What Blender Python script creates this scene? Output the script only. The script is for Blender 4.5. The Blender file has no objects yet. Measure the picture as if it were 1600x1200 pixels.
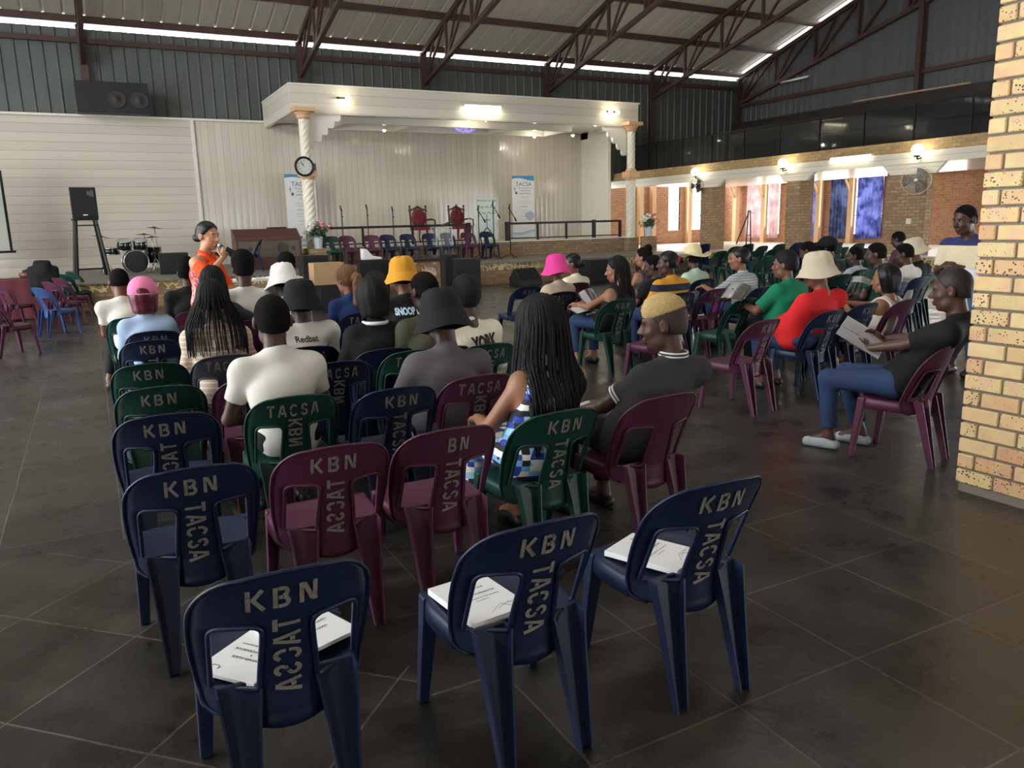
import bpy, bmesh, math, random
import numpy as np
from mathutils import Vector, Matrix
from mathutils.bvhtree import BVHTree

SC = bpy.context.scene
COL = SC.collection
random.seed(7)
PI = math.pi

# ------------------------------------------------------------------ camera
FPX = 1228.0                      # focal length in pixels of the 1600 x 1200 frame
CAMZ = 1.65
def _rot():
    vy = np.array([127 - 800, 364 - 600, FPX]); vx = np.array([3200 - 800, 288 - 600, FPX])
    vy = vy / np.linalg.norm(vy); vx = vx / np.linalg.norm(vx)
    m = vx + vy; d = vx - vy
    m /= np.linalg.norm(m); d /= np.linalg.norm(d)
    vx = (m + d) / 2 ** .5; vy = (m - d) / 2 ** .5
    vz = np.cross(vx, vy)
    if vz[1] > 0: vz = -vz
    return np.array([vx, vy, vz])
RC = _rot()
cam_data = bpy.data.cameras.new('camera'); cam = bpy.data.objects.new('camera', cam_data); COL.objects.link(cam)
_r = RC @ np.array([1., 0, 0]); _u = RC @ np.array([0, -1., 0]); _b = RC @ np.array([0, 0, -1.])
cam.matrix_world = Matrix(((_r[0], _u[0], _b[0], 0), (_r[1], _u[1], _b[1], 0), (_r[2], _u[2], _b[2], CAMZ), (0, 0, 0, 1)))
cam_data.sensor_width = 36; cam_data.lens = FPX / 1600 * 36
cam_data.clip_start = .05; cam_data.clip_end = 200
SC.camera = cam

def ray(u, v): return RC @ np.array([u - 800, v - 600, FPX])
def at_z(u, v, z=0.0):
    r = ray(u, v); t = (z - CAMZ) / r[2]; return Vector((r[0] * t, r[1] * t, z))
def at_y(u, v, Y):
    r = ray(u, v); t = Y / r[1]; return Vector((r[0] * t, Y, CAMZ + r[2] * t))
def at_x(u, v, X):
    r = ray(u, v); t = X / r[0]; return Vector((X, r[1] * t, CAMZ + r[2] * t))

# ------------------------------------------------------------------ world, exposure
W = bpy.data.worlds.new('sky'); SC.world = W; W.use_nodes = True
W.node_tree.nodes['Background'].inputs[0].default_value = (.94, .97, 1.0, 1)
W.node_tree.nodes['Background'].inputs[1].default_value = 6.0
SC.view_settings.view_transform = 'Standard'; SC.view_settings.look = 'None'
SC.view_settings.exposure = 1.1; SC.view_settings.gamma = 1.0; SC.view_settings.use_curve_mapping = False
SC.cycles.max_bounces = 8; SC.cycles.diffuse_bounces = 4; SC.cycles.glossy_bounces = 4
SC.cycles.transparent_max_bounces = 12; SC.cycles.use_denoising = True
SC.cycles.caustics_reflective = False; SC.cycles.caustics_refractive = False
SC.cycles.sample_clamp_indirect = 6

def area(name, loc, rot, size, power, color=(1, 1, 1), sy=None):
    l = bpy.data.lights.new(name, 'AREA'); l.energy = power; l.color = color
    l.shape = 'RECTANGLE'; l.size = size; l.size_y = sy or size
    o = bpy.data.objects.new(name, l); COL.objects.link(o); o.location = loc; o.rotation_euler = rot
    return o
def point(name, loc, power, color=(1, .93, .8), r=.08):
    l = bpy.data.lights.new(name, 'POINT'); l.energy = power; l.color = color; l.shadow_soft_size = r
    o = bpy.data.objects.new(name, l); COL.objects.link(o); o.location = loc
    return o
# daylight entering by the side doors behind and left of the camera, and by the windows of the side aisle
REAR = [(-7.2, -5.2), (7.4, 9.8), (13.5, 15.5)]     # doorways of the rear wall
def portal(name, loc, rot, sx, sy):
    o = area(name, loc, rot, sx, 1, (1, 1, 1), sy); o.data.cycles.is_portal = True
for _a, _b in REAR: portal('sky_portal_rear_door', ((_a + _b) / 2, -8.12, 1.4), (PI / 2, 0, 0), _b - _a, 2.8)
portal('sky_portal_left_door', (-12.12, 11, 2.2), (PI / 2, 0, -PI / 2), 12, 4.4)
area('added_top_fill', (5.0, 9.0, 11.2), (0, 0, 0), 14, 130, (1, .98, .95), 2.5)  # soft top fill added under the ridge; the roof has no opening there
area('daylight_aisle_windows', (24.95, 20.5, 2.2), (PI / 2, 0, PI / 2), 9, 90, (1, .95, .88), 2.0)
area('daylight_aisle_end_windows', (23.0, 27.2, 2.1), (-PI / 2, 0, 0), 3, 25, (1, .96, .9), 2.0)

# ------------------------------------------------------------------ materials
MATS = {}
def lin(c):
    return tuple(((x / 255) / 12.92 if x / 255 <= .04045 else ((x / 255 + .055) / 1.055) ** 2.4) for x in c)
class NT:
    def __init__(s, name):
        s.m = bpy.data.materials.new(name); s.m.use_nodes = True; s.t = s.m.node_tree
        s.b = s.t.nodes['Principled BSDF']; s.out = s.t.nodes['Material Output']
    def n(s, ty, **kw):
        x = s.t.nodes.new('ShaderNode' + ty)
        for k, v in kw.items():
            if k.startswith('_'): setattr(x, k[1:], v)
            else:
                kk = k.replace('0', ' ')
                x.inputs[int(k[1:]) if k[0] == 'i' and k[1:].isdigit() else kk].default_value = v
        return x
    def l(s, a, b): s.t.links.new(a, b)
def c4(c): return (c[0], c[1], c[2], 1)
def M(name, col, rough=.5, metal=0, var=0.0, vscale=6, bump=0.0, bscale=40, coords='Object', emit=None, es=1, trans=0, alpha=None, spec=.5, stretch=None):
    """principled material; col is sRGB 0-255; var = strength of value variation by noise; bump by noise"""
    if name in MATS: return MATS[name]
    q = NT(name); c = lin(col); b = q.b
    b.inputs['Base Color'].default_value = c4(c); b.inputs['Roughness'].default_value = rough
    b.inputs['Metallic'].default_value = metal; b.inputs['Specular IOR Level'].default_value = spec
    if var or bump:
        tc = q.n('TexCoord'); vec = tc.outputs[coords]
        if stretch:
            mp = q.n('Mapping'); mp.inputs['Scale'].default_value = stretch; q.l(vec, mp.inputs[0]); vec = mp.outputs[0]
    if var:
        nz = q.n('TexNoise', Scale=vscale, Detail=4.0); q.l(vec, nz.inputs['Vector'])
        mx = q.n('MixRGB'); mx.inputs[1].default_value = c4([x * (1 - var) for x in c]); mx.inputs[2].default_value = c4([min(1, x * (1 + var)) for x in c])
        q.l(nz.outputs['Fac'], mx.inputs[0]); q.l(mx.outputs[0], b.inputs['Base Color'])
    if bump:
        n2 = q.n('TexNoise', Scale=bscale, Detail=3.0); q.l(vec, n2.inputs['Vector'])
        bp = q.n('Bump', Strength=bump, Distance=.01); q.l(n2.outputs['Fac'], bp.inputs['Height']); q.l(bp.outputs[0], b.inputs['Normal'])
    if emit: b.inputs['Emission Color'].default_value = c4(lin(emit)); b.inputs['Emission Strength'].default_value = es
    if trans: b.inputs['Transmission Weight'].default_value = trans
    if alpha is not None: b.inputs['Alpha'].default_value = alpha
    MATS[name] = q.m
    return q.m

def brick_mat(name, c1, c2, mortar, w=.222, h=.086, rough=.8, spots=False, ms=.012):
    q = NT(name); b = q.b; b.inputs['Roughness'].default_value = rough
    uv = q.n('TexCoord').outputs['UV']
    br = q.n('TexBrick', _offset=.5); br.inputs['Color1'].default_value = c4(lin(c1)); br.inputs['Color2'].default_value = c4(lin(c2)); br.inputs['Mortar'].default_value = c4(lin(mortar))
    br.inputs['Scale'].default_value = 1; br.inputs['Mortar Size'].default_value = ms; br.inputs['Brick Width'].default_value = w; br.inputs['Row Height'].default_value = h
    br.inputs['Mortar Smooth'].default_value = .1
    q.l(uv, br.inputs['Vector'])
    nz = q.n('TexNoise', Scale=9.0, Detail=5.0); q.l(uv, nz.inputs['Vector'])
    mx = q.n('MixRGB', _blend_type='MULTIPLY'); mx.inputs[0].default_value = .5
    cr = q.n('ValToRGB'); cr.color_ramp.elements[0].position = .3; cr.color_ramp.elements[0].color = (.55, .5, .45, 1); cr.color_ramp.elements[1].position = .65; cr.color_ramp.elements[1].color = (1, 1, 1, 1)
    q.l(nz.outputs['Fac'], cr.inputs[0]); q.l(br.outputs['Color'], mx.inputs[1]); q.l(cr.outputs[0], mx.inputs[2]); q.l(mx.outputs[0], b.inputs['Base Color'])
    bp = q.n('Bump', Strength=.6, Distance=.01); bp.invert = True; q.l(br.outputs['Fac'], bp.inputs['Height']); q.l(bp.outputs[0], b.inputs['Normal'])
    MATS[name] = q.m; return q.m

def stripes_mat(name, stops, scale, axis='Z', rough=.8, coords='Object'):
    """hard bands along one object axis: stops = [(pos, colour)...] repeated with period 1/scale metres"""
    q = NT(name); b = q.b; b.inputs['Roughness'].default_value = rough
    sx = q.n('SeparateXYZ'); q.l(q.n('TexCoord').outputs[coords], sx.inputs[0])
    m1 = q.n('Math', _operation='MULTIPLY'); m1.inputs[1].default_value = scale; q.l(sx.outputs[axis], m1.inputs[0])
    fr = q.n('Math', _operation='FRACT'); q.l(m1.outputs[0], fr.inputs[0])
    cr = q.n('ValToRGB'); cr.color_ramp.interpolation = 'CONSTANT'
    e = cr.color_ramp.elements
    while len(e) < len(stops): e.new(.5)
    for i, (p, c) in enumerate(stops): e[i].position = p; e[i].color = c4(lin(c))
    q.l(fr.outputs[0], cr.inputs[0]); q.l(cr.outputs[0], b.inputs['Base Color'])
    MATS[name] = q.m; return q.m

def floor_mat():
    q = NT('slate_floor'); b = q.b
    tc = q.n('TexCoord').outputs['Object']
    mp = q.n('Mapping'); mp.inputs['Rotation'].default_value = (0, 0, math.radians(0)); q.l(tc, mp.inputs[0])
    wob = q.n('TexNoise', Scale=1.3, Detail=2.0); q.l(mp.outputs[0], wob.inputs['Vector'])
    vm = q.n('VectorMath', _operation='SCALE'); vm.inputs['Scale'].default_value = .02; q.l(wob.outputs['Color'], vm.inputs[0])
    va = q.n('VectorMath', _operation='ADD'); q.l(mp.outputs[0], va.inputs[0]); q.l(vm.outputs[0], va.inputs[1])
    br = q.n('TexBrick', _offset=.5)
    for k, v in (('Scale', 1), ('Mortar Size', .005), ('Brick Width', .62), ('Row Height', .42), ('Mortar Smooth', .3)): br.inputs[k].default_value = v
    br.inputs['Color1'].default_value = c4(lin((40, 38, 36))); br.inputs['Color2'].default_value = c4(lin((62, 58, 54))); br.inputs['Mortar'].default_value = c4(lin((86, 81, 74)))
    q.l(va.outputs[0], br.inputs['Vector'])
    n1 = q.n('TexNoise', Scale=2.2, Detail=8.0, Roughness=.65); q.l(tc, n1.inputs['Vector'])
    cr = q.n('ValToRGB'); cr.color_ramp.elements[0].position = .35; cr.color_ramp.elements[0].color = (.5, .48, .46, 1); cr.color_ramp.elements[1].position = .72; cr.color_ramp.elements[1].color = (1.45, 1.4, 1.3, 1)
    q.l(n1.outputs['Fac'], cr.inputs[0])
    mx = q.n('MixRGB', _blend_type='MULTIPLY'); mx.inputs[0].default_value = 1; q.l(br.outputs['Color'], mx.inputs[1]); q.l(cr.outputs[0], mx.inputs[2])
    # pale scuffs and scratches
    n3 = q.n('TexNoise', Scale=7.0, Detail=9.0, Roughness=.8, Distortion=1.6); q.l(tc, n3.inputs['Vector'])
    c3 = q.n('ValToRGB'); c3.color_ramp.elements[0].position = .60; c3.color_ramp.elements[0].color = (0, 0, 0, 1); c3.color_ramp.elements[1].position = .78; c3.color_ramp.elements[1].color = (.35, .35, .35, 1)
    q.l(n3.outputs['Fac'], c3.inputs[0])
    m2 = q.n('MixRGB'); m2.inputs[2].default_value = c4(lin((125, 118, 108))); q.l(c3.outputs[0], m2.inputs[0]); q.l(mx.outputs[0], m2.inputs[1])
    q.l(m2.outputs[0], b.inputs['Base Color'])
    rr = q.n('MapRange'); rr.inputs['From Min'].default_value = .3; rr.inputs['From Max'].default_value = .75; rr.inputs['To Min'].default_value = .2; rr.inputs['To Max'].default_value = .5
    q.l(n1.outputs['Fac'], rr.inputs[0]); q.l(rr.outputs[0], b.inputs['Roughness'])
    n2 = q.n('TexNoise', Scale=5.0, Detail=7.0, Roughness=.6); q.l(tc, n2.inputs['Vector'])
    ad = q.n('Math', _operation='SUBTRACT'); q.l(n2.outputs['Fac'], ad.inputs[0])
    mm = q.n('Math', _operation='MULTIPLY'); mm.inputs[1].default_value = .25; q.l(br.outputs['Fac'], mm.inputs[0]); q.l(mm.outputs[0], ad.inputs[1])
    bp = q.n('Bump', Strength=.4, Distance=.015); q.l(ad.outputs[0], bp.inputs['Height']); q.l(bp.outputs[0], b.inputs['Normal'])
    MATS['slate_floor'] = q.m; return q.m

def panel_mat(name, col, axis, width, rough=.22):
    """glossy PVC boards: grooves every width metres along one axis, slightly wavy faces"""
    q = NT(name); b = q.b; b.inputs['Roughness'].default_value = rough
    tc = q.n('TexCoord').outputs['Object']; sx = q.n('SeparateXYZ'); q.l(tc, sx.inputs[0])
    m1 = q.n('Math', _operation='MULTIPLY'); m1.inputs[1].default_value = 1 / width; q.l(sx.outputs[axis], m1.inputs[0])
    fr = q.n('Math', _operation='FRACT'); q.l(m1.outputs[0], fr.inputs[0])
    cr = q.n('ValToRGB'); e = cr.color_ramp.elements
    e[0].position = 0; e[0].color = (.25, .25, .25, 1); e[1].position = .05; e[1].color = (1, 1, 1, 1)
    e.new(.95).color = (1, 1, 1, 1); e.new(1).color = (.25, .25, .25, 1)
    q.l(fr.outputs[0], cr.inputs[0])
    fl = q.n('Math', _operation='FLOOR'); q.l(m1.outputs[0], fl.inputs[0])
    wn = q.n('TexWhiteNoise', _noise_dimensions='1D'); q.l(fl.outputs[0], wn.inputs['W'])
    mr = q.n('MapRange'); mr.inputs['To Min'].default_value = .9; mr.inputs['To Max'].default_value = 1.0; q.l(wn.outputs['Value'], mr.inputs[0])
    mx = q.n('MixRGB', _blend_type='MULTIPLY'); mx.inputs[0].default_value = 1; mx.inputs[1].default_value = c4(lin(col))
    gr = q.n('MixRGB', _blend_type='MULTIPLY'); gr.inputs[0].default_value = .55; q.l(mr.outputs[0], gr.inputs[1]); q.l(cr.outputs[0], gr.inputs[2])
    q.l(gr.outputs[0], mx.inputs[2]); q.l(mx.outputs[0], b.inputs['Base Color'])
    si = q.n('Math', _operation='SINE'); m3 = q.n('Math', _operation='MULTIPLY'); m3.inputs[1].default_value = PI; q.l(fr.outputs[0], m3.inputs[0]); q.l(m3.outputs[0], si.inputs[0])
    nz = q.n('TexNoise', Scale=3.0, Detail=3.0); q.l(tc, nz.inputs['Vector'])
    ad = q.n('Math', _operation='MULTIPLY_ADD'); ad.inputs[1].default_value = .35; q.l(nz.outputs['Fac'], ad.inputs[0]); q.l(si.outputs[0], ad.inputs[2])
    bp = q.n('Bump', Strength=.5, Distance=.004); q.l(ad.outputs[0], bp.inputs['Height']); q.l(bp.outputs[0], b.inputs['Normal'])
    MATS[name] = q.m; return q.m

# ------------------------------------------------------------------ mesh helpers
def box(bm, x0, y0, z0, x1, y1, z1, mi=0):
    v = [bm.verts.new(p) for p in ((x0, y0, z0), (x1, y0, z0), (x1, y1, z0), (x0, y1, z0), (x0, y0, z1), (x1, y0, z1), (x1, y1, z1), (x0, y1, z1))]
    fs = [bm.faces.new([v[i] for i in f]) for f in ((0, 3, 2, 1), (4, 5, 6, 7), (0, 1, 5, 4), (1, 2, 6, 5), (2, 3, 7, 6), (3, 0, 4, 7))]
    for f in fs: f.material_index = mi
    return v
def obox(bm, c, size, rot=None, mi=0):
    """box of full size centred at c with rotation matrix rot"""
    s = Vector(size) / 2; v = box(bm, -s.x, -s.y, -s.z, s.x, s.y, s.z, mi)
    for q in v:
        q.co = (rot @ q.co if rot else q.co) + Vector(c)
    return v
def beam(bm, a, b, w, h=None, mi=0):
    """rectangular bar from a to b, w wide, h high"""
    a = Vector(a); b = Vector(b); d = b - a; L = d.length
    if L < 1e-6: return
    rot = d.to_track_quat('X', 'Z').to_matrix()
    return obox(bm, (a + b) / 2, (L, w, h or w), rot, mi)
def frame_for(d):
    d = d.normalized(); up = Vector((0, 0, 1)) if abs(d.z) < .95 else Vector((1, 0, 0))
    x = d.cross(up).normalized(); return x, d.cross(x).normalized()
def tube(bm, pts, r, seg=8, closed=False, mi=0, caps=True):
    """tube along points; r is a number or one radius per point"""
    pts = [Vector(p) for p in pts]; n = len(pts)
    rs = r if isinstance(r, (list, tuple)) else [r] * n
    rings = []; px = None
    for i, p in enumerate(pts):
        if closed: d = pts[(i + 1) % n] - pts[i - 1]
        else: d = pts[min(i + 1, n - 1)] - pts[max(i - 1, 0)]
        if d.length < 1e-9: d = Vector((0, 0, 1))
        d.normalize()
        if px is None: px, _ = frame_for(d)
        px = (px - d * px.dot(d))
        if px.length < 1e-6: px, _ = frame_for(d)
        px.normalize(); py = d.cross(px)
        rings.append([bm.verts.new(p + (px * math.cos(2 * PI * k / seg) + py * math.sin(2 * PI * k / seg)) * rs[i]) for k in range(seg)])
    for i in range(n if closed else n - 1):
        a = rings[i]; b = rings[(i + 1) % n]
        for k in range(seg):
            f = bm.faces.new((a[k], a[(k + 1) % seg], b[(k + 1) % seg], b[k])); f.smooth = True; f.material_index = mi
    if caps and not closed:
        bm.faces.new(rings[0][::-1]).material_index = mi; bm.faces.new(rings[-1]).material_index = mi
def lathe(bm, prof, c=(0, 0, 0), seg=24, mi=0, smooth=True, cap=True, rot=None):
    """profile [(r, z)...] about the z axis through c"""
    c = Vector(c); rings = []
    for r, z in prof:
        ring = []
        for k in range(seg):
            p = Vector((r * math.cos(2 * PI * k / seg), r * math.sin(2 * PI * k / seg), z))
            if rot: p = rot @ p
            ring.append(bm.verts.new(p + c))
        rings.append(ring)
    for a, b in zip(rings, rings[1:]):
        for k in range(seg):
            f = bm.faces.new((a[k], a[(k + 1) % seg], b[(k + 1) % seg], b[k])); f.smooth = smooth; f.material_index = mi
    if cap:
        for ring, rev in ((rings[0], True), (rings[-1], False)):
            bm.faces.new(ring[::-1] if rev else ring).material_index = mi
def prism(bm, pts2, y0, y1, mi=0, plane='XZ'):
    """extrude a 2D polygon; plane XZ extruded along Y, YZ along X, XY along Z"""
    def P(a, b, t): return {'XZ': (a, t, b), 'YZ': (t, a, b), 'XY': (a, b, t)}[plane]
    A = [bm.verts.new(P(a, b, y0)) for a, b in pts2]; B = [bm.verts.new(P(a, b, y1)) for a, b in pts2]
    n = len(A); fs = [bm.faces.new(A), bm.faces.new(B[::-1])]
    for i in range(n): fs.append(bm.faces.new((A[i], B[i], B[(i + 1) % n], A[(i + 1) % n])))
    for f in fs: f.material_index = mi
def sphere(bm, c, r, u=12, v=8, sc=(1, 1, 1), mi=0):
    res = bmesh.ops.create_uvsphere(bm, u_segments=u, v_segments=v, radius=r)
    for q in res['verts']: q.co = Vector((q.co.x * sc[0], q.co.y * sc[1], q.co.z * sc[2])) + Vector(c)
    for q in res['verts']:
        for f in q.link_faces: f.smooth = True; f.material_index = mi
def uvbox(bm):
    uv = bm.loops.layers.uv.verify()
    for f in bm.faces:
        n = f.normal; ax = max(range(3), key=lambda i: abs(n[i]))
        for lp in f.loops:
            p = lp.vert.co
            lp[uv].uv = (p.y, p.z) if ax == 0 else (p.x, p.z) if ax == 1 else (p.x, p.y)
def finish(bm, bevel=0, seg=2):
    bmesh.ops.recalc_face_normals(bm, faces=bm.faces)
    if bevel: bmesh.ops.bevel(bm, geom=[e for e in bm.edges if e.is_manifold and e.calc_face_angle(0) > .6], offset=bevel, segments=seg, affect='EDGES', profile=.5, clamp_overlap=True)
    bm.normal_update(); uvbox(bm)
def mesh_of(name, bm, bevel=0):
    finish(bm, bevel); me = bpy.data.meshes.new(name); bm.to_mesh(me); bm.free(); return me
def link(name, me, mats, parent=None):
    o = bpy.data.objects.new(name, me); COL.objects.link(o)
    if not len(me.materials):
        for m in (mats if isinstance(mats, (list, tuple)) else [mats]): me.materials.append(m)
    if parent: o.parent = parent
    return o
def obj(name, bm, mats, parent=None, bevel=0): return link(name, mesh_of(name, bm, bevel), mats, parent)
def tag(o, label, cat, group=None):
    o['label'] = label; o['category'] = cat
    if group: o['group'] = group
    return o
def thing(name, label, cat, loc=(0, 0, 0), rz=0, group=None):
    o = bpy.data.objects.new(name, None); COL.objects.link(o); o.empty_display_size = .1
    o.location = loc; o.rotation_euler = (0, 0, rz); return tag(o, label, cat, group)
def struct(name, bm, mats, parent=None, bevel=0):
    o = obj(name, bm, mats, parent, bevel)
    if not parent: o['kind'] = 'structure'
    return o
def new(): return bmesh.new()
def copy_tree(o, parent=None):
    c = o.copy(); COL.objects.link(c)
    if parent is not None: c.parent = parent
    for ch in list(o.children): copy_tree(ch, c)
    return c
_TXT = {}
def text_mesh(s, size, ext=0.0, align='CENTER', shear=0, bold=0.0):
    """flat filled lettering in the XY plane"""
    cu = bpy.data.curves.new('lettering', 'FONT'); cu.body = s; cu.size = size; cu.align_x = align; cu.align_y = 'CENTER'
    cu.extrude = ext; cu.shear = shear; cu.offset = bold; cu.resolution_u = 3
    o = bpy.data.objects.new('lettering', cu); COL.objects.link(o)
    dg = bpy.context.evaluated_depsgraph_get(); dg.update()
    me = bpy.data.meshes.new_from_object(o.evaluated_get(dg)); bpy.data.objects.remove(o); bpy.data.curves.remove(cu)
    return me
def place_text(bm, s, size, mat4, bold=0.0, mi=0, shear=0):
    """append lettering transformed by mat4 to bm"""
    me = text_mesh(s, size, bold=bold, shear=shear); me.transform(mat4); n0 = len(bm.faces); bm.from_mesh(me); bpy.data.meshes.remove(me)
    bm.faces.ensure_lookup_table()
    for f in bm.faces[n0:]: f.material_index = mi
# ================================================================== the hall
RS = .30                                   # roof slope
def roofz(y): return 7.45 + RS * (26.6 - y) if y > 9 else 7.45 + RS * 17.6 - RS * (9 - y)
XL, XR, YB, YF = -12.0, 25.3, 26.6, -8.0
m_floor = floor_mat()
def mixfloor():
    """the slates beside the left rows are laid diagonally to the rest"""
    q = m_floor.node_tree
    mp = [n for n in q.nodes if n.type == 'MAPPING'][0]
    tc = [n for n in q.nodes if n.type == 'TEX_COORD'][0]
    mp2 = q.nodes.new('ShaderNodeMapping'); mp2.inputs['Rotation'].default_value = (0, 0, math.radians(45)); q.links.new(tc.outputs['Object'], mp2.inputs[0])
    sx = q.nodes.new('ShaderNodeSeparateXYZ'); q.links.new(tc.outputs['Object'], sx.inputs[0])
    a = q.nodes.new('ShaderNodeMath'); a.operation = 'LESS_THAN'; a.inputs[1].default_value = .9; q.links.new(sx.outputs['X'], a.inputs[0])
    b = q.nodes.new('ShaderNodeMath'); b.operation = 'LESS_THAN'; b.inputs[1].default_value = 4.6; q.links.new(sx.outputs['Y'], b.inputs[0])
    c = q.nodes.new('ShaderNodeMath'); c.operation = 'MULTIPLY'; q.links.new(a.outputs[0], c.inputs[0]); q.links.new(b.outputs[0], c.inputs[1])
    mx = q.nodes.new('ShaderNodeMix'); mx.data_type = 'VECTOR'; q.links.new(c.outputs[0], mx.inputs[0]); q.links.new(mp.outputs[0], mx.inputs[4]); q.links.new(mp2.outputs[0], mx.inputs[5])
    va = [n for n in q.nodes if n.type == 'VECT_MATH' and n.operation == 'ADD'][0]
    q.links.new(mx.outputs[1], va.inputs[0])
    for n in q.nodes:
        if n.type == 'TEX_BRICK': n.offset = 0.0; n.inputs['Brick Width'].default_value = .6; n.inputs['Row Height'].default_value = .6
mixfloor()
bm = new(); box(bm, XL, YF, -.12, XR + .2, 29, 0); struct('floor', bm, m_floor)

m_clad = M('grey_green_cladding', (92, 97, 93), .55, .2, var=.22, vscale=.8, stretch=(3, 3, .25))
m_clad2 = M('dark_grey_cladding', (92, 94, 94), .55, .2, var=.25, vscale=.7, stretch=(3, 3, .25))
m_roof = M('pale_roof_sheeting', (176, 168, 148), .7, 0, var=.22, vscale=.9, stretch=(4, .35, 1))
m_steel = M('brown_red_steel', (78, 56, 50), .5, .2, var=.15, vscale=3)
m_white = M('white_plastic_board', (222, 218, 206), .3)
m_wh = panel_mat('white_boards_horizontal', (202, 194, 178), 'Z', .245, .15)
m_wv = panel_mat('white_boards_vertical', (206, 199, 182), 'X', .2, .16)
m_facing = panel_mat('white_boards_fascia', (216, 209, 192), 'Z', .25, .35)
m_brown = brick_mat('brown_face_brick', (176, 146, 104), (148, 116, 84), (128, 116, 100))
m_orange = brick_mat('orange_face_brick', (196, 138, 100), (170, 112, 82), (176, 150, 122))
m_yellow = brick_mat('buff_face_brick', (188, 158, 106), (166, 134, 86), (150, 134, 106))
m_peach = M('peach_paint', (214, 172, 130), .5)
m_concrete = M('grey_screed', (120, 116, 108), .6, var=.2, vscale=3)
m_pale = M('pale_tiles', (206, 202, 194), .35, var=.08, vscale=4)
m_black = M('black_paint', (14, 14, 16), .45, spec=.35)

def ribs(length, h0, h1, pitch, depth, crown):
    """corrugated outline points (s, offset)"""
    out = []; s = 0
    while s < length:
        out += [(s, 0), (s + pitch - crown - .03, 0), (s + pitch - crown, depth), (s + pitch - .03, depth)]
        s += pitch
    out.append((length, 0)); return out
def clad_wall(name, p0, p1, z0, z1f, normal, mat, pitch=.34, depth=.035, crown=.05):
    """ribbed sheet wall from p0 to p1 (xy), bottom z0, top z1f(s)"""
    p0 = Vector(p0); p1 = Vector(p1); L = (p1 - p0).length; d = (p1 - p0) / L; nrm = Vector(normal)
    bm = new(); prev = None
    for s, o in ribs(L, 0, 0, pitch, depth, crown):
        s = min(s, L); q = p0 + d * s + nrm * o
        a = bm.verts.new((q.x, q.y, z0)); b = bm.verts.new((q.x, q.y, z1f(q)))
        if prev: bm.faces.new((prev[0], a, b, prev[1]))
        prev = (a, b)
    for f in bm.faces: f.smooth = False
    return struct(name, bm, mat)
clad_wall('wall_back', (XL, YB), (17.1, YB), 0, lambda q: 7.29, (0, -1), m_clad)
clad_wall('wall_back_upper', (17.1, YB), (XR, YB), 3.15, lambda q: 7.29, (0, -1), m_clad)
clad_wall('wall_right', (XR, YF), (XR, YB), 3.0, lambda q: roofz(q.y) - .01, (-1, 0), m_clad2, .3)

def roof_sheet(name, ya, yb):
    bm = new(); prev = None
    for s, o in ribs(XR - XL + 1.0, 0, 0, .5, .035, .06):
        x = XL + s - .3
        a = bm.verts.new((x, ya, roofz(ya) + .12 + o)); b = bm.verts.new((x, yb, roofz(yb) + .12 + o))
        if prev: bm.faces.new((prev[0], a, b, prev[1]))
        prev = (a, b)
    struct(name, bm, m_roof)
roof_sheet('roof', 9, 27.1); roof_sheet('roof', -8.6, 9)
# purlins run the length of the hall, trusses across it
bm_list = []
for i, y in enumerate([26.45] + [24.5 - 2.0 * k for k in range(16)]):
    bm = new(); beam(bm, (XL, y, roofz(y)), (XR, y, roofz(y)), .11, .2); struct('roof_purlin', bm, m_steel)
for x in (-9.0, -4.3, .5, 6.6, 10.8, 15.7, 20.5, 25.12):
    bm = new()
    N = 9; ys = [26.35 - 1.93 * k for k in range(N + 1)]
    top = [Vector((x, y, roofz(y) - .16)) for y in ys]
    bot = [Vector((x, y, 6.35 + .245 * (26.35 - y))) for y in ys]
    for a, b in zip(top, top[1:]): beam(bm, a, b, .13, .15)
    for a, b in zip(bot, bot[1:]): beam(bm, a, b, .13, .13)
    for k in range(N + 1):
        if k: beam(bm, top[k], bot[k], .09, .09)
        if k < N: beam(bm, top[k + 1], bot[k], .07, .07)
        if k < N and k % 1 == 0 and k < 3: beam(bm, top[k] * .5 + top[k + 1] * .5, bot[k], .06, .06)
    # southern half, mirrored about the ridge
    for a, b in zip(top, top[1:]): beam(bm, Vector((x, 18 - a.y, a.z)), Vector((x, 18 - b.y, b.z)), .1, .12)
    for a, b in zip(bot, bot[1:]): beam(bm, Vector((x, 18 - a.y, a.z)), Vector((x, 18 - b.y, b.z)), .1, .1)
    for k in range(N + 1): beam(bm, Vector((x, 18 - top[k].y, top[k].z)), Vector((x, 18 - bot[k].y, bot[k].z)), .06, .06)
    struct('roof_truss', bm, m_steel)
    bm = new(); beam(bm, (x, 26.42, 0 if x < 17 else 3.1), (x, 26.42, 7.35), .14, .2); struct('steel_column', bm, m_steel)
bm = new(); beam(bm, (XL, 26.5, 6.95), (XR, 26.5, 6.95), .12, .14); struct('wall_girt', bm, m_steel)
bm = new(); beam(bm, (25.18, YF, 6.25), (25.18, YB, 6.25), .12, .15); struct('wall_girt', bm, m_steel)
bm = new(); beam(bm, (25.1, 18.05, 3.4), (25.1, 18.05, 9.8), .16, .2); struct('steel_column', bm, m_steel)
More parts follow.
